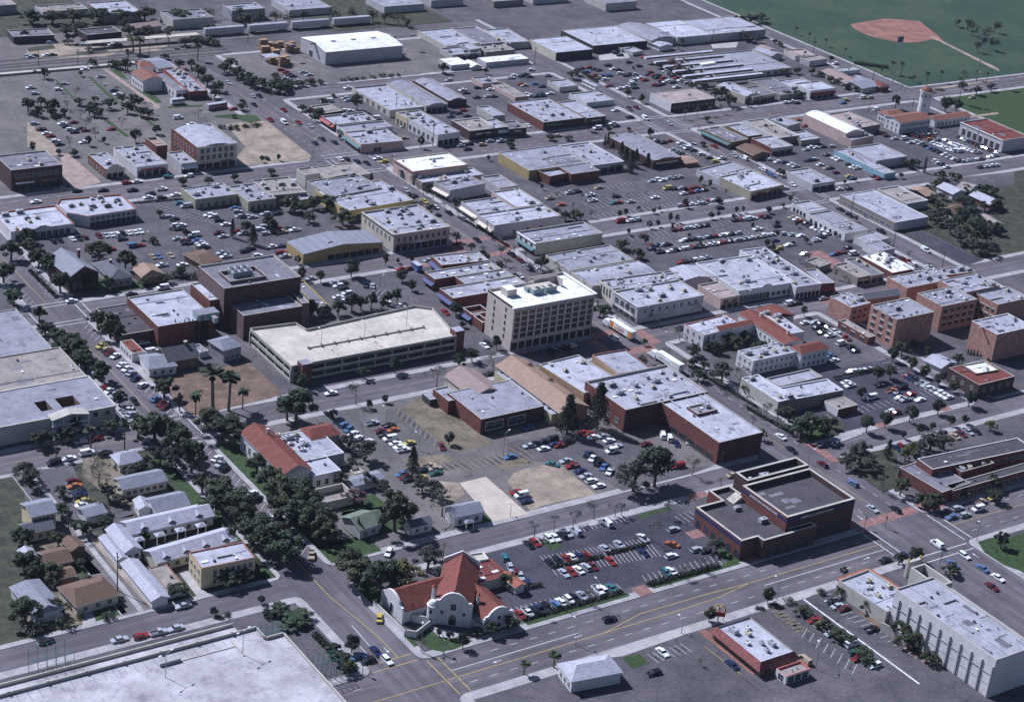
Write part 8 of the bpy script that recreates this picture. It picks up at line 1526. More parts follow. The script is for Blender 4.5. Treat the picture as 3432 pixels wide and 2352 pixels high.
trees('among the right edge homes', 'oak', [(690.1, 591.1, 5.0, 6.0), (675.7, 574.8, 6.0, 7.0), (689.1, 583.1, 5.0, 6.0), (700.8, 587.4, 5.0, 6.0), (687.8, 568.9, 6.0, 6.0), (661.0, 567.3, 6.0, 6.0), (664.9, 564.3, 7.0, 8.0), (658.9, 554.0, 7.0, 8.0), (662.1, 545.3, 6.0, 7.0), (657.2, 578.1, 5.0, 5.0), (652.4, 567.2, 6.0, 6.0), (649.4, 557.5, 7.0, 7.0)])
trees('below the station between lots', 'oak', [(308.9, 831.6, 6.0, 5.0), (314.6, 829.8, 5.0, 5.0), (332.3, 826.1, 6.0, 5.0), (335.8, 823.2, 5.0, 5.0), (354.7, 817.4, 5.0, 5.0), (357.7, 814.6, 5.0, 5.0), (350.9, 824.0, 6.0, 6.0), (306.7, 839.5, 8.0, 7.0), (320.2, 828.1, 5.0, 4.0)])
trees('past the tracks by the dark sheds', 'oak', [(370.8, 954.6, 5.0, 6.0), (382.1, 963.1, 5.0, 7.0), (405.2, 957.1, 6.0, 7.0), (404.1, 948.1, 6.0, 7.0), (447.0, 939.2, 6.0, 8.0), (426.1, 942.3, 5.0, 7.0), (347.3, 954.1, 5.0, 6.0)])
trees('behind the motel slab', 'oak', [(221.9, 583.2, 6.0, 6.0), (224.6, 580.1, 6.0, 6.0), (225.9, 572.5, 6.0, 7.0)])
trees('in the dark belt past the freight wagons', 'oak', [(476.0, 950.6, 7.0, 10.0), (484.8, 950.8, 8.0, 12.0), (494.5, 949.6, 7.0, 10.0), (501.9, 946.5, 7.0, 11.0), (512.1, 948.8, 7.0, 10.0), (551.2, 936.3, 8.0, 12.0), (556.8, 932.4, 7.0, 10.0), (563.7, 928.2, 7.0, 11.0), (566.6, 922.5, 6.0, 9.0), (530.6, 946.6, 7.0, 12.0), (541.4, 943.8, 8.0, 12.0)])
trees('in the dark belt at the factory end', 'olive', [(778.2, 873.2, 6.0, 9.0), (787.8, 873.4, 6.0, 10.0), (797.5, 873.6, 6.0, 9.0), (758.1, 842.3, 6.0, 8.0), (761.4, 836.4, 5.0, 8.0), (710.4, 847.6, 5.0, 7.0)])
# ================================================================ vehicles
cars('parked beside the brown station walk', 0, [(303.1, 813.1, 'm'), (303.6, 807.0, 'w'), (303.8, 803.1, 'r'), (303.6, 796.0, 'w'), (303.6, 790.9, 'k')])
cars('in the far left station lot', 0, [(315.4, 818.0, 'w'), (315.7, 813.5, 'k'), (316.0, 809.1, 'w'), (316.2, 804.7, 'k'), (320.9, 818.0, 'm'), (320.8, 808.4, 'k'), (321.9, 805.4, 'm')])
cars('scattered in the station lot', 0, [(320.6, 873.6, 'w'), (319.5, 864.3, 's'), (303.3, 821.8, 's'), (338.5, 875.1, 's'), (332.5, 867.2, 'w'), (357.4, 894.8, 'w'), (360.2, 880.8, 's'), (357.8, 857.7, 'k'), (357.5, 852.0, 'w'), (333.8, 803.4, 'r'), (315.1, 790.5, 'w'), (373.0, 799.0, 'w'), (338.5, 921.9, 's'), (331.7, 897.0, 'k')])
cars('by the station lot hedge', 0, [(357.0, 813.0, 'm'), (370.8, 809.6, 'W')])
cars('on the boulevard below the three-storey block', 0, [(283.1, 737.2, 't'), (289.0, 732.9, 'k'), (299.7, 730.0, 'k'), (312.9, 735.3, 'r'), (311.6, 725.9, 'k'), (317.7, 735.1, 'w'), (324.2, 723.0, 'w'), (333.0, 736.1, 'c'), (342.3, 734.5, 'w')])
cars('driving on the upper avenue', 90, [(418.7, 853.7, 's'), (412.5, 824.0, 'k'), (421.0, 830.1, 's'), (415.6, 817.3, 'k'), (424.4, 829.1, 'k'), (412.6, 793.9, 'r'), (426.1, 805.5, 'r')], True)
cars('turning by the coach', 0, [(402.2, 813.8, 'r')])
cars('beyond the railway tracks', 0, [(357.7, 944.3, 'w'), (375.6, 953.5, 'm'), (376.8, 944.1, 'm'), (374.5, 935.9, 's'), (382.2, 937.1, 'b'), (390.9, 943.8, 's'), (386.7, 933.7, 'k')])
cars('in the lumber yard lot', 0, [(455.5, 865.8, 'r'), (456.0, 861.5, 'r'), (455.9, 857.3, 'm'), (456.3, 854.1, 'k'), (450.3, 851.7, 's'), (455.3, 846.1, 's'), (465.0, 858.9, 's'), (465.6, 853.5, 's'), (462.4, 846.1, 'r')])
cars('on the sloping street', 0, [(475.0, 828.1, 'w')])
cars('by the big dark workshop tree', 0, [(451.9, 811.1, 'w'), (454.6, 811.2, 'W'), (465.0, 813.0, 's'), (464.6, 809.2, 's'), (456.0, 795.4, 'w'), (457.8, 793.9, 'w')])
cars('on the wide upper avenue', 90, [(385.7, 744.1, 'k'), (413.0, 793.7, 'r'), (426.1, 805.5, 'r'), (417.3, 787.8, 'W'), (424.2, 785.7, 'r'), (427.2, 779.3, 's'), (417.7, 756.5, 'n'), (423.9, 760.6, 'k'), (427.2, 754.3, 'k')], True)
cars('waiting at the bank crossing', 90, [(418.4, 732.5, 'w'), (421.3, 731.5, 'k'), (424.4, 727.1, 'n'), (427.7, 723.6, 'k')], True)
cars('before the bank wall', 0, [(435.8, 727.5, 'w'), (436.7, 723.0, 'y')])
cars('behind the pink corner block', 0, [(464.2, 779.7, 'W'), (459.8, 770.8, 's'), (471.9, 764.2, 's'), (463.0, 749.0, 't')])
cars('in the yard right of the barrel roofs', 0, [(534.7, 824.1, 's'), (532.8, 806.9, 'w'), (532.0, 802.0, 'k'), (543.0, 808.0, 'k'), (548.1, 803.4, 'w'), (540.3, 793.4, 's'), (543.3, 792.5, 'k'), (533.1, 793.6, 'k')])
cars('in the little court behind the dark shops', 0, [(502.8, 770.5, 'n'), (507.7, 775.7, 'k'), (509.6, 774.1, 'k'), (515.0, 777.3, 'r'), (511.7, 768.7, 'k')])
cars('on the boulevard below the dark shops', 0, [(484.2, 730.6, 's'), (484.8, 725.2, 'k'), (489.5, 731.6, 'k'), (495.4, 728.7, 't'), (501.9, 732.0, 's'), (507.5, 730.2, 's'), (512.8, 730.3, 'k')])
cars('beside the brick store wall', 90, [(534.0, 746.5, 'w')])
cars('on the avenue below the bank', 90, [(427.0, 686.0, 's')], True)
cars('left of the small pale box building', 0, [(570.7, 817.9, 'w'), (575.0, 821.0, 'w'), (578.2, 818.9, 'k'), (582.6, 820.9, 'k'), (582.1, 816.7, 'k'), (569.3, 806.6, 'r'), (570.6, 804.1, 't'), (578.1, 805.1, 'b'), (578.9, 799.5, 'k'), (593.7, 815.6, 's'), (590.8, 827.4, 'w')])
cars('around the tan shed end', 0, [(562.5, 790.9, 'w'), (563.6, 787.5, 'w'), (565.8, 785.8, 'k'), (570.6, 788.5, 'k'), (570.1, 785.5, 'k'), (576.2, 787.8, 'w')])
cars('upper left of the crowded lot', 0, [(620.4, 821.2, 'k'), (625.7, 821.9, 'r'), (627.0, 818.2, 'k'), (628.4, 815.6, 'k'), (620.0, 815.1, 'b'), (620.4, 807.9, 'r'), (619.8, 803.7, 't'), (622.2, 800.4, 'w'), (624.4, 806.7, 'b'), (628.4, 805.6, 'b')])
cars('upper middle of the crowded lot', 0, [(639.5, 822.1, 'k'), (638.1, 815.1, 'w'), (640.4, 813.3, 'k'), (637.3, 807.4, 'w'), (638.3, 802.7, 'k'), (641.0, 804.2, 'k'), (644.6, 803.6, 's'), (643.6, 796.8, 'w'), (657.3, 815.7, 'k'), (655.9, 823.7, 'k')])
cars('lower middle of the crowded lot', 0, [(616.7, 789.5, 'r'), (620.2, 784.2, 'w'), (625.4, 784.8, 'w'), (632.6, 789.1, 'W'), (629.3, 782.6, 'k'), (636.9, 794.4, 's'), (643.5, 792.4, 'r'), (643.7, 783.1, 'r'), (653.6, 776.5, 'w'), (644.8, 782.3, 'm')])
cars('packed right side of the crowded lot', 0, [(652.4, 800.9, 'k'), (656.5, 804.2, 'r'), (654.0, 798.2, 'r'), (656.4, 797.5, 'k'), (652.9, 794.1, 'k'), (652.2, 788.8, 'r'), (657.3, 792.9, 'r'), (653.5, 786.3, 'w'), (656.9, 787.5, 'w'), (656.8, 784.2, 'k'), (648.8, 783.3, 'k')])
cars('along the hedge of the crowded lot', 0, [(666.3, 803.0, 's'), (665.9, 799.3, 'w'), (665.1, 795.0, 'k'), (664.7, 790.7, 'r'), (664.2, 786.4, 'w'), (664.2, 783.2, 'k'), (664.4, 780.9, 's')])
cars('by the white lorry', 0, [(670.9, 829.9, 'r'), (659.0, 843.8, 's'), (659.3, 841.3, 'k'), (658.9, 836.8, 'k')])
cars('yellow beside the domed hall', 0, [(670.9, 780.1, 'Y'), (680.5, 781.7, 'Y')])
cars('in the angled shop yard', 0, [(594.3, 753.0, 'w'), (594.9, 740.9, 'k'), (580.0, 735.5, 'w'), (578.9, 731.5, 'k')])
cars('at the wide junction', 90, [(608.8, 753.5, 'm'), (602.0, 736.8, 'W'), (609.6, 726.2, 's')], True)
cars('on the boulevard before the brick store', 0, [(540.1, 727.9, 't'), (567.1, 731.4, 'W')], True)
cars('in the small lot beside the barrel-roofed shop', 0, [(583.4, 704.8, 'w'), (585.5, 703.7, 'k'), (586.7, 701.9, 'k'), (591.7, 703.1, 'r'), (585.0, 691.6, 's'), (585.1, 687.9, 's'), (585.2, 685.2, 'k'), (585.9, 681.4, 's')])
cars('in the lot by the brown corner shop', 0, [(595.9, 698.9, 'w'), (600.7, 695.5, 'w'), (594.3, 694.0, 's'), (594.0, 690.8, 'W'), (595.0, 687.4, 'k'), (595.4, 681.3, 'w'), (595.6, 675.6, 'k'), (601.5, 672.7, 'w'), (595.4, 670.3, 'y')])
cars('on the avenue left of the shake cottages', 90, [(610.0, 689.2, 'r'), (610.5, 674.2, 's'), (613.0, 669.0, 'W'), (612.0, 652.6, 'w'), (610.9, 646.1, 'b')])
cars('along the top of the upper central lot', 0, [(546.4, 657.6, 's'), (551.1, 658.8, 'w'), (552.1, 656.8, 'w'), (557.4, 658.3, 's'), (560.0, 657.4, 's'), (563.2, 658.0, 's')])
cars('by the white two-storey shop', 0, [(701.0, 742.1, 'r'), (698.3, 735.1, 'w'), (702.6, 735.3, 'w'), (703.8, 732.8, 'k')])
cars('on the right boulevard', 0, [(730.8, 724.7, 'b'), (736.6, 728.2, 'y'), (749.7, 728.6, 'W'), (753.5, 727.4, 't'), (741.3, 708.9, 'W'), (815.9, 708.7, 't'), (780.7, 786.3, 'w'), (809.0, 726.3, 't')], True)
cars('beside the pink hall', 0, [(684.0, 709.2, 'o'), (680.4, 699.5, 'r'), (654.2, 668.9, 's'), (659.8, 671.2, 'w'), (662.0, 669.7, 'w'), (666.6, 669.5, 'k'), (671.9, 668.7, 's')])
cars('along the station yard wall', 0, [(714.0, 679.1, 'm'), (714.5, 676.0, 'k'), (713.9, 672.3, 'm'), (714.9, 667.2, 's'), (720.3, 665.4, 'W'), (718.6, 659.3, 's')])
cars('dark row under the white station', 90, [(729.1, 667.4, 'm'), (730.3, 665.1, 'k'), (733.6, 665.0, 'm'), (736.9, 664.9, 'k'), (740.3, 664.8, 'm')])
cars('white-topped row under the station', 90, [(734.1, 670.7, 'w'), (736.7, 669.9, 'w'), (740.3, 669.1, 'w'), (744.7, 668.3, 'w')])
cars('first row of the police yard', 0, [(733.9, 660.1, 'o'), (737.4, 658.0, 's'), (741.8, 656.0, 'w')])
cars('white row of the police yard', 0, [(731.2, 654.8, 'w'), (731.5, 652.7, 'w'), (731.8, 650.6, 'w'), (732.1, 648.5, 'w'), (732.4, 646.4, 'w'), (732.7, 644.3, 'w'), (733.1, 642.2, 'w')])
cars('second white row of the police yard', 0, [(740.8, 651.1, 'w'), (741.0, 649.5, 'w'), (741.3, 647.9, 'w'), (741.5, 646.3, 'w'), (741.8, 644.7, 'w'), (742.1, 643.1, 'w')])
cars('third white row of the police yard', 0, [(741.6, 641.4, 'w'), (742.5, 639.2, 'w'), (743.4, 637.0, 'w'), (744.3, 634.8, 's')])
cars('white vans in the police yard', 0, [(733.9, 641.0, 'W'), (735.5, 639.6, 'W')])
cars('long mixed row of the police yard', 0, [(723.2, 659.7, 'w'), (723.2, 656.2, 's'), (723.1, 652.6, 'k'), (723.1, 649.1, 'b'), (723.0, 645.6, 'k'), (723.0, 642.1, 'k'), (723.0, 638.6, 'w'), (722.9, 635.1, 's'), (722.9, 631.5, 'w'), (722.8, 628.0, 'k')])
cars('lower row of the police yard', 0, [(725.7, 627.1, 's'), (728.1, 626.9, 'w'), (730.6, 626.8, 's'), (733.1, 626.6, 'w'), (735.5, 626.5, 'w'), (738.0, 626.3, 'm')])
cars('corner of the police yard', 0, [(744.9, 627.2, 'w'), (749.7, 628.4, 'W'), (755.0, 632.2, 'w')])
cars('row along the pilastered hall', 0, [(753.1, 656.8, 'k'), (753.2, 654.4, 's'), (753.3, 652.0, 's'), (753.4, 649.5, 'n'), (753.5, 647.1, 'k'), (753.6, 644.7, 'm'), (753.7, 642.3, 'k'), (753.8, 639.8, 'm'), (753.9, 637.4, 'm'), (754.0, 635.0, 'k'), (754.1, 632.6, 'm')])
cars('kerb row below the police yard', 0, [(727.8, 617.3, 'k'), (731.3, 617.0, 'w'), (734.8, 616.8, 'w'), (738.4, 616.5, 'w')])
cars('row in the fenced lot corner', 0, [(711.0, 632.9, 'w'), (709.4, 629.2, 'w'), (710.0, 626.9, 'k'), (709.4, 623.5, 'w')])
cars('beside the blue shop wall', 0, [(659.5, 659.0, 'k'), (660.4, 653.8, 'w'), (660.2, 651.0, 'w'), (660.4, 643.4, 'k'), (659.7, 640.1, 'w'), (660.8, 638.0, 'w')])
cars('in the blue wall car park', 0, [(643.0, 655.4, 'n'), (646.1, 655.3, 'n'), (648.9, 655.8, 's'), (645.4, 648.4, 'w'), (645.3, 643.2, 't'), (647.1, 642.6, 'k'), (645.4, 636.5, 'm'), (648.1, 630.1, 'y'), (647.4, 626.8, 'n')])
cars('at the kerb by the shake cottages', 0, [(624.9, 663.2, 'w'), (626.6, 659.1, 'w'), (629.6, 657.2, 'n'), (630.7, 653.7, 'w'), (631.1, 650.6, 's')])
cars('on the street by the small grey shop', 90, [(611.7, 652.7, 'w'), (610.4, 644.5, 'b'), (611.5, 630.7, 'w')])
cars('on the street above the large plain store', 0, [(604.4, 628.1, 'w'), (630.4, 617.5, 'w'), (635.6, 616.5, 'k')], True)
cars('below the blue shop wall', 0, [(660.8, 625.7, 'k'), (661.3, 622.5, 'r')])
cars('on the left boulevard', 0, [(268.1, 726.4, 'w')], True)
cars('by the forecourt hedge', 0, [(314.5, 715.7, 'w'), (317.1, 719.3, 'k'), (319.9, 713.4, 'k'), (327.0, 714.7, 'w')])
cars('beside the olive shop', 0, [(324.5, 704.9, 'c'), (325.4, 700.5, 'S')])
cars('in the island row of the left lot', 0, [(313.8, 691.7, 's'), (314.5, 688.7, 'k'), (312.6, 682.0, 'w'), (314.3, 681.1, 'w'), (312.2, 677.7, 'k')])
cars('row under the white two-storey office', 90, [(278.3, 681.6, 'm'), (280.9, 681.5, 's'), (283.4, 681.4, 'w'), (285.9, 681.3, 'w'), (288.4, 681.1, 'k'), (290.9, 681.0, 'w'), (293.5, 680.9, 'w'), (296.0, 680.8, 'w')])
cars('at the alley kerb', 0, [(285.7, 675.2, 'k')])
cars('shaded row by the arcaded building', 90, [(259.1, 682.8, 'k'), (261.8, 682.7, 'k'), (267.1, 682.5, 'w'), (269.7, 682.4, 'n'), (272.4, 682.3, 'm')])
cars('two together in the left lot', 0, [(287.0, 667.0, 'B'), (289.7, 666.8, 'r')])
cars('under the dark tree', 0, [(269.4, 670.0, 'r'), (276.8, 667.0, 'r')])
cars('around the small lot tree', 0, [(307.1, 668.0, 's'), (308.6, 665.2, 'm'), (308.3, 662.2, 'k'), (314.9, 669.2, 'W'), (313.9, 663.8, 'b'), (313.9, 660.9, 's'), (313.7, 658.3, 'w'), (313.5, 655.7, 'k')])
cars('dark pair by the tall conifer', 0, [(325.4, 668.1, 'm'), (325.8, 663.9, 's')])
cars('behind the olive shop', 0, [(330.2, 688.0, 'w'), (331.5, 686.1, 'w'), (331.6, 680.7, 'k'), (332.4, 675.7, 'w')])
cars('row below the olive shop', 0, [(344.4, 691.6, 'b'), (343.6, 687.6, 's'), (342.4, 682.3, 's'), (343.7, 681.1, 'k'), (345.3, 681.0, 's'), (346.8, 679.6, 's'), (353.6, 681.1, 's'), (359.4, 680.5, 'k')])
cars('under the lot trees', 0, [(333.9, 667.1, 'r'), (334.8, 664.0, 's'), (343.6, 666.1, 'w'), (343.7, 660.8, 's'), (346.5, 668.1, 's'), (348.2, 660.5, 'k'), (351.2, 665.0, 'r'), (351.0, 659.8, 't')])
cars('left of the theatre', 0, [(317.5, 647.7, 's'), (317.2, 643.9, 'w'), (326.7, 646.2, 'k'), (330.0, 647.6, 'k'), (329.9, 640.5, 'w'), (339.0, 646.6, 'w'), (339.9, 640.0, 'r'), (340.0, 636.0, 's')])
cars('by the bare brown yard', 90, [(289.8, 654.3, 't'), (292.1, 653.8, 'b'), (297.0, 652.9, 't')])
cars('parked on the bare brown yard', 0, [(289.5, 644.6, 'w'), (297.5, 642.3, 'w')])
cars('on the short street beside the brick hall', 0, [(267.4, 622.6, 'k'), (280.9, 624.0, 'W'), (244.2, 625.0, 'w')])
cars('angled beside the small tile-roofed house', 30, [(239.2, 583.9, 'y'), (239.9, 580.8, 't'), (239.9, 577.7, 'm'), (240.6, 574.5, 'w')])
cars('in the yard below the dark-roofed wing', 0, [(253.6, 584.3, 'w'), (254.3, 581.2, 'w'), (254.1, 573.0, 'W')])
cars('beside the mustard store', 0, [(340.2, 646.9, 's'), (340.5, 640.2, 'r'), (340.0, 635.6, 's'), (343.2, 646.1, 'n')])
cars('in the small lot above the mustard store', 0, [(358.5, 679.4, 'k'), (348.1, 660.6, 'n'), (351.2, 660.1, 't'), (356.9, 660.1, 'w'), (354.5, 662.4, 'k')])
cars('by the blue box van', 0, [(378.4, 607.0, 'r'), (380.9, 606.1, 'm'), (393.9, 611.1, 's')])
cars('in the theatre side lot', 0, [(345.7, 604.6, 's'), (346.0, 601.2, 'w'), (346.6, 598.5, 'k'), (348.7, 602.9, 'k'), (345.7, 593.6, 'w'), (346.2, 590.7, 'k'), (340.6, 591.4, 'w'), (340.4, 587.3, 'w')])
cars('slanted in the theatre side lot', 60, [(356.6, 598.0, 'n'), (358.8, 596.3, 's')])
cars('by the garage rear trees', 0, [(355.6, 580.2, 'w'), (359.1, 574.9, 'w')])
cars('on the planted main street', 90, [(427.3, 686.5, 's'), (427.8, 671.0, 'y'), (428.7, 663.4, 'w'), (425.6, 623.4, 'k'), (420.6, 583.4, 'w')], True)
cars('parked along the shady main street kerb', 90, [(430.9, 655.2, 'k'), (433.5, 646.9, 's'), (420.1, 609.6, 'k'), (414.6, 621.2, 'm'), (430.7, 604.3, 'k'), (429.7, 588.8, 'k')])
cars('by the hotel alley', 90, [(372.8, 563.4, 'r'), (370.6, 531.4, 'w'), (373.0, 532.6, 'k')])
cars('at the theatre street kerb', 0, [(339.0, 611.5, 's')])
cars('left of the upper central lot', 0, [(484.9, 654.8, 't'), (485.8, 646.3, 'o')])
cars('first row of the upper central lot', 0, [(498.4, 657.9, 's'), (503.0, 658.0, 'k'), (515.6, 658.8, 't')])
cars('in the middle of the upper central lot', 0, [(506.2, 652.1, 'w'), (502.9, 645.7, 'w'), (510.3, 639.6, 'c'), (513.1, 639.4, 'r'), (516.9, 646.4, 'k'), (519.4, 638.4, 's'), (533.9, 638.9, 'w'), (547.2, 646.8, 'Y')])
cars('right block of the upper central lot', 0, [(550.7, 645.1, 'k'), (553.7, 644.9, 's'), (555.6, 643.4, 'k'), (558.6, 643.1, 'r'), (561.9, 643.3, 'r'), (550.8, 638.6, 'w'), (554.8, 638.8, 'r'), (558.8, 639.0, 'b'), (563.2, 639.1, 'k')])
cars('lower row of the upper central lot', 0, [(539.2, 626.3, 's'), (542.4, 626.0, 'r'), (545.5, 625.7, 'w'), (548.7, 625.3, 'w'), (551.9, 625.0, 's')])
cars('right end row of the upper central lot', 0, [(555.3, 626.3, 'r'), (557.3, 626.0, 'w'), (559.2, 625.7, 'w'), (561.2, 625.4, 'k')])
cars('on the street between the central lots', 0, [(499.3, 619.7, 'R'), (503.9, 618.5, 'w'), (507.9, 618.5, 's'), (555.6, 617.6, 'k')])
cars('top row of the lower central lot', 0, [(517.1, 602.2, 'm'), (519.9, 602.1, 'r'), (522.8, 602.0, 's'), (525.6, 601.9, 'w'), (528.5, 601.8, 'w'), (531.3, 601.7, 'k'), (534.2, 601.6, 'k')])
cars('upper right row of the lower central lot', 0, [(552.0, 601.9, 'k'), (554.5, 601.6, 'r'), (557.0, 601.4, 'w'), (559.5, 601.2, 'W'), (562.0, 601.0, 'w')])
cars('far upper right of the lower central lot', 0, [(498.9, 601.3, 'm'), (567.5, 601.8, 'r'), (569.6, 600.1, 'k')])
cars('long third row of the lower central lot', 0, [(512.8, 590.5, 'w'), (515.8, 590.3, 'k'), (518.8, 590.2, 'k'), (521.8, 590.0, 's'), (524.7, 589.8, 's'), (527.7, 589.7, 'k'), (530.7, 589.5, 'r'), (533.7, 589.3, 'w'), (536.7, 589.2, 'w'), (539.7, 589.0, 'k'), (542.6, 588.9, 's')])
cars('long fourth row of the lower central lot', 0, [(514.5, 582.3, 'k'), (517.6, 582.3, 't'), (520.6, 582.3, 'w'), (523.6, 582.2, 'w'), (526.7, 582.2, 'r'), (529.7, 582.2, 'r'), (532.8, 582.1, 'k'), (535.8, 582.1, 's'), (538.9, 582.1, 's'), (541.9, 582.0, 's'), (545.0, 582.0, 'w'), (548.0, 582.0, 't'), (551.1, 581.9, 'w'), (554.1, 581.9, 'w')])
cars('left end of the long rows', 0, [(495.4, 590.8, 'r'), (498.1, 590.2, 'n'), (500.5, 589.6, 's'), (503.2, 589.3, 'k'), (492.9, 587.9, 'n'), (494.3, 583.5, 'k')])
cars('lowest row of the lower central lot', 0, [(499.6, 582.6, 'w'), (502.8, 582.7, 'k'), (506.0, 582.7, 'w'), (509.2, 582.7, 'w'), (512.3, 582.7, 'r')])
cars('single cars right of the long rows', 0, [(554.9, 589.7, 'w'), (553.5, 582.8, 'w'), (556.6, 582.0, 'w')])
cars('row under the lower central lot', 0, [(495.7, 570.6, 'r'), (498.6, 570.7, 'k'), (501.5, 570.7, 'k'), (504.3, 570.7, 'w'), (507.2, 570.7, 'w'), (510.1, 570.7, 's')])
cars('beside the hotel lorry', 90, [(421.4, 517.9, 'W'), (420.9, 583.3, 'w')], True)
cars('crossing behind the lorry', 0, [(428.0, 501.6, 't')], True)
cars('in the hotel shade', 0, [(398.1, 519.0, 'k'), (401.7, 518.6, 'w'), (395.9, 519.5, 's')])
cars('along the shady kerb by the ornate shop', 90, [(431.0, 604.2, 'k'), (429.3, 590.2, 's'), (432.7, 585.0, 'w'), (430.7, 597.6, 'm')])
cars('before the pale corner office', 0, [(461.5, 515.6, 'k'), (452.7, 515.6, 'k')])
cars('upper rows of the right central lot', 0, [(559.7, 601.1, 'w'), (568.1, 601.6, 'r'), (568.6, 600.2, 'k'), (555.1, 589.9, 'w'), (566.5, 589.6, 'k')])
cars('middle row of the right central lot', 0, [(560.7, 583.2, 'k'), (563.4, 580.8, 's'), (566.1, 578.5, 's'), (568.8, 576.1, 'w')])
cars('lower part of the right central lot', 0, [(553.3, 575.7, 'n'), (555.6, 569.3, 'w'), (548.5, 567.7, 'y'), (572.7, 570.3, 'b'), (572.4, 569.2, 'w'), (577.5, 571.5, 'k')])
cars('row along the planted arches', 0, [(581.0, 595.7, 't'), (581.3, 593.0, 'w'), (581.5, 590.2, 'r'), (581.8, 587.4, 'k'), (582.0, 584.7, 'k'), (582.3, 581.9, 'w'), (582.5, 579.2, 'w'), (582.7, 576.4, 'w'), (583.0, 573.6, 'w')])
cars('beside the white L-shaped garage', 0, [(555.1, 558.2, 'w'), (568.0, 553.1, 'b'), (571.0, 553.4, 'r'), (575.2, 553.5, 'm'), (580.3, 557.1, 'k'), (577.7, 550.5, 'W')])
cars('on the street beside the large plain store', 90, [(611.0, 595.7, 'k'), (610.2, 588.1, 'k'), (610.2, 567.0, 'k'), (613.5, 541.5, 'W')])
cars('behind the bright white roof', 90, [(595.3, 538.3, 'm'), (595.2, 531.3, 'w'), (595.7, 533.9, 'r'), (600.3, 525.3, 'w')])
cars('along the street before the vast store', 0, [(529.5, 517.1, 's'), (512.2, 518.2, 'W'), (515.4, 517.5, 'k')])
cars('in the lot behind the Spanish range', 0, [(504.9, 500.5, 'w'), (508.7, 499.3, 's'), (510.3, 497.5, 'k'), (505.9, 495.0, 'k'), (510.7, 493.5, 'k'), (504.5, 490.3, 'k'), (506.2, 487.0, 'w'), (505.4, 479.4, 'W'), (506.7, 475.4, 'k'), (505.5, 471.7, 'n')])
cars('upright in the lot behind the Spanish range', 90, [(510.5, 489.6, 'w'), (510.5, 486.1, 'w'), (510.9, 482.8, 'r')])
cars('angled on the right of the left avenue', 30, [(240.0, 566.9, 'w'), (240.2, 563.3, 'w'), (240.3, 559.7, 's'), (240.3, 555.3, 'n'), (240.4, 549.4, 'w')])
cars('angled by the palm lot', 30, [(240.1, 537.9, 'b'), (240.5, 534.0, 'm'), (240.8, 531.5, 'm')])
cars('angled beside the motel', 35, [(227.6, 563.0, 'w'), (227.2, 552.4, 'r'), (227.9, 549.7, 'w'), (228.5, 546.1, 's'), (228.6, 542.7, 'b'), (228.1, 533.6, 'w'), (227.9, 530.7, 's')])
cars('driving down the left avenue', 90, [(232.9, 539.0, 'k')], True)
cars('angled beside the clubhouse', 32, [(241.0, 491.2, 'w'), (240.5, 487.4, 's'), (240.6, 484.2, 'k'), (241.2, 465.9, 'w'), (241.4, 462.5, 'k'), (241.2, 450.5, 'w')])
cars('shaded before the motel', 0, [(202.6, 522.2, 't'), (205.6, 519.2, 's'), (211.1, 519.2, 'r')])
cars('on the street below the motel', 0, [(192.6, 508.9, 'K'), (198.0, 509.9, 'w'), (204.6, 511.0, 'W'), (209.8, 508.7, 'k')])
cars('in the small cottage car lot', 0, [(193.9, 495.6, 'm'), (193.1, 492.6, 'o'), (192.9, 489.3, 'k'), (192.5, 487.3, 'n'), (192.0, 485.2, 'k'), (192.0, 482.8, 'y'), (191.0, 480.7, 'w')])
cars('on the street below the garage', 0, [(298.0, 518.6, 'w')])
cars('left column of the yellow-lined lot', 30, [(290.4, 499.1, 'n'), (290.4, 495.7, 'b'), (290.4, 492.2, 'b'), (290.4, 488.8, 'w'), (290.4, 485.4, 'w')])
cars('lower left in the yellow-lined lot', 30, [(292.2, 481.7, 'w')])
cars('middle column of the yellow-lined lot', 0, [(300.1, 492.9, 's'), (304.5, 489.0, 'k'), (300.3, 486.9, 'm'), (304.2, 485.8, 'o'), (299.7, 483.9, 'k'), (300.1, 480.6, 'W'), (300.2, 477.0, 'w'), (300.2, 474.3, 'w'), (300.2, 471.9, 'w'), (304.5, 475.4, 'y')])
cars('beside the small lot tree', 70, [(313.5, 468.8, 'm')])
cars('alone on the rough lot', 0, [(331.0, 453.4, 'b')])
cars('around the lane conifer', 0, [(291.4, 457.7, 'b'), (291.1, 455.4, 'm'), (291.4, 453.6, 'k'), (295.7, 453.4, 'y'), (298.4, 457.2, 'k'), (302.6, 458.7, 't'), (303.6, 456.7, 't'), (301.9, 453.8, 'g')])
cars('on the bare earth lot', 0, [(319.5, 432.4, 'r'), (320.0, 429.8, 'W'), (319.3, 426.0, 'n')])
cars('beside the tan-gabled hall', 0, [(358.8, 510.0, 'k'), (348.9, 468.5, 'b')])
cars('left group of the rough lot', 0, [(341.5, 457.4, 's'), (344.8, 457.8, 'k'), (344.9, 453.6, 'w'), (348.0, 457.8, 'k'), (351.1, 457.8, 'K'), (349.3, 454.5, 'n'), (351.5, 453.5, 'r'), (355.5, 454.3, 'k')])
cars('between the conifers', 0, [(364.6, 457.8, 'r'), (365.8, 456.1, 'r'), (365.6, 453.7, 'w'), (369.8, 453.0, 's'), (369.5, 449.4, 'w'), (369.5, 445.1, 's'), (365.8, 442.7, 'W')])
cars('slanted column below the conifers', 38, [(356.4, 444.2, 'n'), (356.4, 441.1, 'w'), (356.2, 437.7, 'k'), (356.4, 434.5, 'b'), (356.3, 431.0, 'w')])
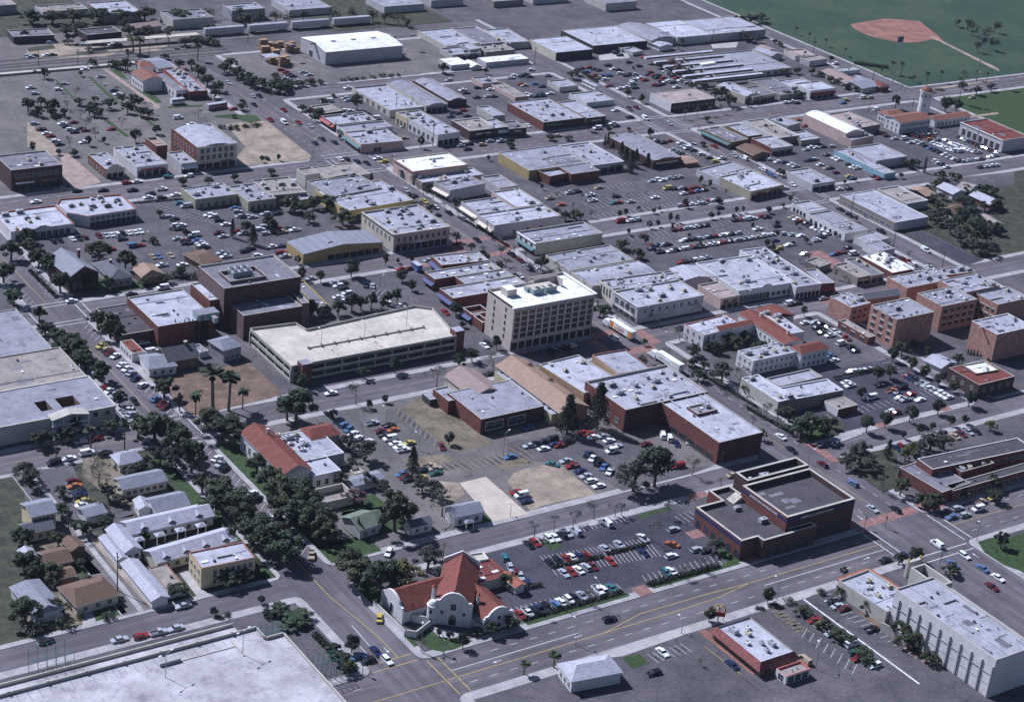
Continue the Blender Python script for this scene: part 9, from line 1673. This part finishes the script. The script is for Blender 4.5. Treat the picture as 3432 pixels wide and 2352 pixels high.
cars('along the dirt lot edge', 0, [(347.0, 443.4, 's'), (346.9, 439.5, 'r'), (347.3, 435.4, 'n'), (347.2, 432.0, 's'), (347.1, 428.5, 'w'), (347.2, 424.6, 'w')])
cars('slanted at the dirt lot top', -50, [(341.5, 443.2, 'c')])
cars('beside the lettered brick store', 60, [(389.5, 444.8, 'W'), (390.4, 442.1, 'W'), (390.4, 438.1, 'n'), (395.3, 437.9, 's')])
cars('under the huge dense tree', 0, [(380.0, 442.1, 'm'), (380.6, 424.6, 'R')])
cars('by the bank rear', 0, [(394.2, 412.0, 't')])
cars('on the main street below the cream shop', 90, [(428.8, 427.2, 'w'), (425.7, 417.8, 'k'), (428.9, 405.1, 'm'), (429.4, 390.3, 'b'), (423.4, 374.3, 's'), (430.5, 370.7, 'k')], True)
cars('at the shaded side street mouth', 0, [(438.5, 416.0, 'n'), (444.5, 414.8, 's')])
cars('beyond the Spanish front wing', 0, [(492.9, 472.0, 'b'), (491.8, 468.5, 'w')])
cars('row below the lot wall', 0, [(491.1, 458.1, 'w'), (493.1, 457.7, 'w'), (495.1, 457.2, 's'), (497.1, 456.8, 'w'), (499.1, 456.4, 's')])
cars('by the white roof corner', 0, [(482.5, 451.4, 'w'), (481.8, 448.7, 'w')])
cars('long diagonal row by the round trees', 0, [(509.5, 446.4, 'm'), (509.7, 444.2, 'n'), (509.8, 441.9, 'k'), (510.0, 439.6, 's'), (510.2, 437.3, 's'), (510.3, 435.0, 'w'), (510.5, 432.7, 's'), (510.6, 430.4, 'w'), (510.8, 428.2, 'w'), (510.9, 425.9, 'w')])
cars('middle group of the right lot', 0, [(493.3, 444.4, 'k'), (494.0, 438.8, 'o'), (500.0, 439.5, 'K'), (494.0, 436.4, 'n'), (499.0, 433.8, 'r'), (492.6, 433.3, 's'), (493.7, 431.1, 's'), (499.0, 428.8, 'w')])
cars('near the drive-in canopy', 0, [(482.6, 437.8, 'W'), (480.8, 426.0, 'w'), (482.1, 424.3, 'm')])
cars('in the modern office car park', 90, [(489.5, 401.5, 't'), (493.2, 401.6, 'm'), (496.8, 402.0, 's'), (499.9, 401.2, 'k')])
cars('beside the lane conifer of the office', 90, [(462.3, 403.4, 'n'), (465.2, 403.1, 'r')])
cars('at the kerb below the modern office', 0, [(444.7, 361.4, 'k'), (444.8, 358.9, 'b'), (451.1, 362.3, 's'), (450.2, 358.0, 's'), (457.4, 358.9, 'W'), (461.9, 362.1, 't'), (468.4, 362.2, 'y')])
cars('at the deck lane kerb', 0, [(154.8, 416.3, 'k'), (172.9, 408.5, 's'), (178.7, 407.5, 'r'), (183.7, 407.1, 's'), (188.8, 407.0, 's')])
cars('before the garage row', 0, [(195.3, 416.5, 's')])
cars('angled under the avenue oaks', 32, [(241.1, 450.8, 'w'), (241.3, 446.9, 'n'), (240.7, 443.1, 'r'), (241.4, 440.0, 's'), (241.6, 436.7, 'n'), (241.8, 433.4, 'w')])
cars('on the avenue near the church', 60, [(241.1, 425.5, 't'), (242.8, 387.4, 'y')])
cars('in the shaded court behind the church', 45, [(263.0, 417.1, 'w')])
cars('waiting at the yellow crossing', 90, [(233.6, 373.4, 'n'), (234.3, 368.2, 'w')])
cars('at the kerb by the deck corner', 0, [(227.8, 372.9, 'b'), (229.4, 370.3, 'k')])
cars('top row of the church car park', 90, [(305.0, 403.2, 'k'), (307.4, 403.3, 'r')])
cars('upper row of the church car park', 90, [(312.8, 403.5, 'w'), (315.0, 403.2, 'w'), (317.9, 403.5, 'k'), (319.9, 403.8, 's'), (323.1, 403.5, 'S'), (335.3, 403.7, 'W')])
cars('upper middle row of the church car park', 90, [(308.0, 391.5, 'k'), (311.1, 391.2, 'r'), (313.1, 391.0, 'w'), (315.7, 390.9, 'n'), (317.9, 390.3, 'r'), (325.6, 390.9, 's'), (331.2, 391.2, 's')])
cars('lower middle row of the church car park', 90, [(304.8, 390.9, 'k'), (305.5, 384.7, 's'), (308.1, 384.5, 'r'), (310.7, 384.4, 'w'), (313.8, 384.8, 's'), (315.8, 384.3, 'm'), (322.8, 384.3, 'r')])
cars('right part of the church car park', 90, [(340.4, 391.2, 'w'), (335.2, 384.2, 'n'), (334.6, 371.6, 'c'), (336.6, 371.8, 'w')])
cars('boulevard row of the church car park', 90, [(280.6, 371.3, 'r'), (283.3, 371.4, 'w'), (285.6, 371.4, 'k'), (287.6, 371.2, 'n'), (290.3, 371.5, 'k'), (293.3, 371.4, 'b'), (295.6, 371.7, 'w'), (298.4, 371.8, 'w'), (300.4, 372.0, 'k'), (303.3, 371.9, 's')])
cars('bright trio by the boulevard hedge', 90, [(309.5, 372.5, 'w'), (311.1, 372.5, 'w'), (313.9, 371.5, 'c')])
cars('by the brick bank entrance', 0, [(353.0, 391.5, 's'), (342.2, 378.8, 'w'), (352.1, 378.5, 's'), (354.3, 376.7, 'k')])
cars('slanted on the brick strip', -60, [(346.9, 384.3, 'o')])
cars('along the parish hall wall', 70, [(294.0, 399.9, 'c'), (292.3, 394.1, 's'), (292.5, 391.5, 'm'), (292.5, 388.9, 's'), (292.3, 384.5, 'n')])
cars('driving on the boulevard', 0, [(303.4, 358.3, 'k')], True)
cars('by the restaurant hatching', 90, [(307.2, 337.7, 'w')])
cars('passing the fast-food restaurant', 90, [(321.6, 324.0, 'n')])
cars('at the bottom of the restaurant lot', 0, [(298.7, 330.6, 'k')])
cars('nearing the wide junction', 0, [(404.1, 347.9, 'k'), (411.0, 347.8, 'n')], True)
cars('crossing the wide junction', 90, [(427.0, 347.8, 'W')], True)
cars('on the main street below the junction', 90, [(422.8, 336.6, 'b'), (430.3, 338.9, 'w'), (429.9, 330.7, 'b'), (424.5, 321.3, 'm'), (430.3, 324.3, 'w')], True)
cars('in the planted strip row', 0, [(359.3, 331.3, 'r'), (359.2, 328.6, 't'), (359.2, 323.6, 's'), (360.8, 316.6, 'W'), (358.7, 313.0, 'g'), (357.5, 310.3, 'r'), (359.7, 308.0, 's'), (359.6, 305.5, 'w')])
cars('beside the white-roofed restaurant', 0, [(371.5, 336.6, 'k'), (371.3, 334.1, 's'), (372.1, 332.2, 'm'), (372.0, 319.9, 'k')])
cars('behind the fast-food restaurant', 90, [(342.3, 316.5, 'T')])
cars('at the kiosk of the fast-food restaurant', 0, [(336.7, 312.1, 's')])
utility_pole(180.8, 466.1, 'utility pole by the alley above the yellow cottage', 11, 20)
utility_pole(182.0, 432.0, 'tall utility pole at the bottom of the alley', 13, 80)
utility_pole(181.2, 491.3, 'utility pole beside the cottage car lot', 9, 0)
utility_pole(603.5, 551.8, 'utility pole near the bright white roof', 10, 60)
utility_pole(602.9, 520.9, 'utility pole behind the apartments', 10, 20)
utility_pole(613.3, 590.5, 'utility pole beside the large plain store', 9, 80)
utility_pole(599.9, 838.0, 'utility pole beside the box warehouse', 10, 0)
utility_pole(653.1, 853.4, 'utility pole at the factory yard corner', 7, 60)
utility_pole(691.2, 843.1, 'utility pole by the yard sheds', 8, 20)
utility_pole(731.6, 841.9, 'utility pole beyond the monitor-roofed hall', 9, 80)
utility_pole(782.9, 808.3, 'utility pole on the field avenue', 11, 0)
utility_pole(781.3, 754.4, 'utility pole by the motel end', 7, 60)
utility_pole(734.3, 707.7, 'utility pole at the boulevard near the hipped wing', 5, 20)
utility_pole(766.3, 706.2, 'utility pole at the boulevard near the tower', 6, 80)
utility_pole(478.8, 784.5, 'utility pole by the yellow bay', 9, 0)
utility_pole(490.7, 788.6, 'utility pole by the workshop corner', 7, 60)
utility_pole(471.2, 735.7, 'utility pole before the long white building', 12, 20)
utility_pole(398.3, 907.4, 'pole beside the station by the tracks', 7, 80)
utility_pole(357.3, 904.0, 'gantry pole left of the station tracks', 9, 0)
utility_pole(337.5, 907.6, 'gantry pole at the left end of the platform wall', 8, 60)
utility_pole(444.5, 919.1, 'pole right of the platform canopy', 7, 20)
utility_pole(461.5, 918.0, 'pole left of the freight wagons', 8, 80)
utility_pole(275.7, 406.4, 'utility pole at the corner behind the church', 7, 0)
utility_pole(741.4, 634.7, 'tall pole beside the pilastered hall', 18, 60)
utility_pole(482.5, 427.6, 'pole in the right lot', 6, 20)
utility_pole(432.8, 627.2, 'pole at the lavender corner store', 7, 80)
lamp_post(329.5, 455.3, 20, 'street lamp standing in the rough lot', 9)
lamp_post(304.7, 491.3, 100, 'lamp in the yellow-lined lot', 6)
lamp_post(305.3, 470.2, 100, 'lamp beside the lane conifer lot', 6)
lamp_post(309.6, 420.6, 90, 'short lamp on the concrete slab corner', 4)
lamp_post(303.8, 365.3, 90, 'street lamp at the church lot entrance', 9)
lamp_post(287.0, 352.1, 90, 'street lamp in the lower boulevard lane', 8)
lamp_post(318.7, 343.6, 90, 'small lamp before the bright pavement', 5)
lamp_post(245.2, 368.2, 60, 'lamp at the church lawn corner', 8)
lamp_post(250.2, 363.9, 90, 'lamp post on the round church kerb', 5)
lamp_post(425.1, 408.4, 0, 'lamp on the main street by the bank', 5)
lamp_post(481.8, 426.9, 0, 'lamp in the right lot beside the drive-in', 7)
lamp_post(357.1, 587.7, 30, 'lamp in the theatre side lot', 8)
lamp_post(439.9, 507.1, 90, 'lamp at the Spanish corner', 4)
lamp_post(342.8, 312.1, 60, 'lamp below the fast-food restaurant', 8)
lamp_post(356.8, 345.4, 90, 'lamp by the kerb tree at the right lots', 7)
lamp_post(361.9, 332.6, 0, 'lamp over the planted strip', 5)
lamp_post(407.4, 761.7, 20, 'lamp by the sandy lot', 8)
lamp_post(407.7, 741.1, 20, 'lamp at the sandy lot corner', 8)
lamp_post(506.6, 830.0, 0, 'lamp by the low yard hedge', 6)
lamp_post(597.2, 734.3, 90, 'lamp at the wide junction corner', 7)
lamp_post(586.1, 711.2, 0, 'low lamp on the junction island', 3)
lamp_post(843.0, 731.9, 0, 'lamp on the park path', 6)
lamp_post(410.9, 838.0, 0, 'lamp by the avenue mound', 5)
lamp_post(411.1, 801.7, 0, 'lamp at the avenue lawn', 8)
lamp_post(293.0, 671.4, 0, 'lamp by the left lot island', 4)
lamp_post(300.3, 650.4, 0, 'lamp beside the bare brown yard', 8)
lamp_post(441.7, 344.4, 200, 'lamp at the corner lawn beyond the junction', 8)
signal(412.5, 366.4, 'traffic light at the brick corner by the bank')
signal(418.8, 363.5, 'traffic light hanging over the junction near the bank')
signal(418.9, 338.5, 'traffic light by the corner lot above the cinema')
signal(449.2, 356.4, 'traffic light on the far right kerb of the junction')
signal(225.4, 366.0, 'traffic light at the deck corner crossing')
signal(245.3, 367.5, 'traffic light at the church lawn crossing')
signal(250.3, 364.5, 'second traffic light on the rounded church kerb')
signal(334.3, 343.5, 'flag and signal pole beside the golden arch sign')
signal(782.1, 731.7, 'traffic light at the field avenue corner')
signal(614.3, 707.8, 'traffic light at the brown corner shop')
signal(406.2, 736.6, 'traffic light at the sandy lot crossing')
signal(439.2, 720.6, 'traffic light at the bank crossing')
cars('dense yard row past the tracks', 0, [(370.0, 936.0, 'k'), (372.5, 935.4, 's'), (375.1, 934.8, 'w'), (377.6, 934.2, 'k'), (380.1, 933.6, 'm'), (382.7, 933.0, 'k'), (387.7, 931.8, 'w'), (390.3, 931.2, 'k')])
cars('row by the platform sheds', 0, [(338.1, 924.1, 's'), (341.3, 923.8, 'k'), (347.6, 923.1, 'w'), (350.8, 922.8, 'k')])
cars('upper kerb row of the boulevard store', 0, [(559.1, 739.6, 'k'), (565.4, 739.2, 'w'), (571.7, 738.8, 's'), (578.0, 738.4, 'k')])
place_cars()
place_trees()
# ---------------------------------------------------------------- thin smog
b = MB(); b.box(-320, -220, -1, 2420, 2620, 306, 'frameW'); hz = b.build('haze'); hz['kind'] = 'stuff'; hz.data.materials.clear()
hm = bpy.data.materials.new('haze'); hm.use_nodes = True; hn = hm.node_tree.nodes; hn.remove(hn['Principled BSDF'])
pv = hn.new('ShaderNodeVolumePrincipled'); pv.inputs['Density'].default_value = .00003; pv.inputs['Color'].default_value = (.72, .76, 1, 1)
hm.node_tree.links.new(pv.outputs[0], hn['Material Output'].inputs['Volume']); hz.data.materials.append(hm)
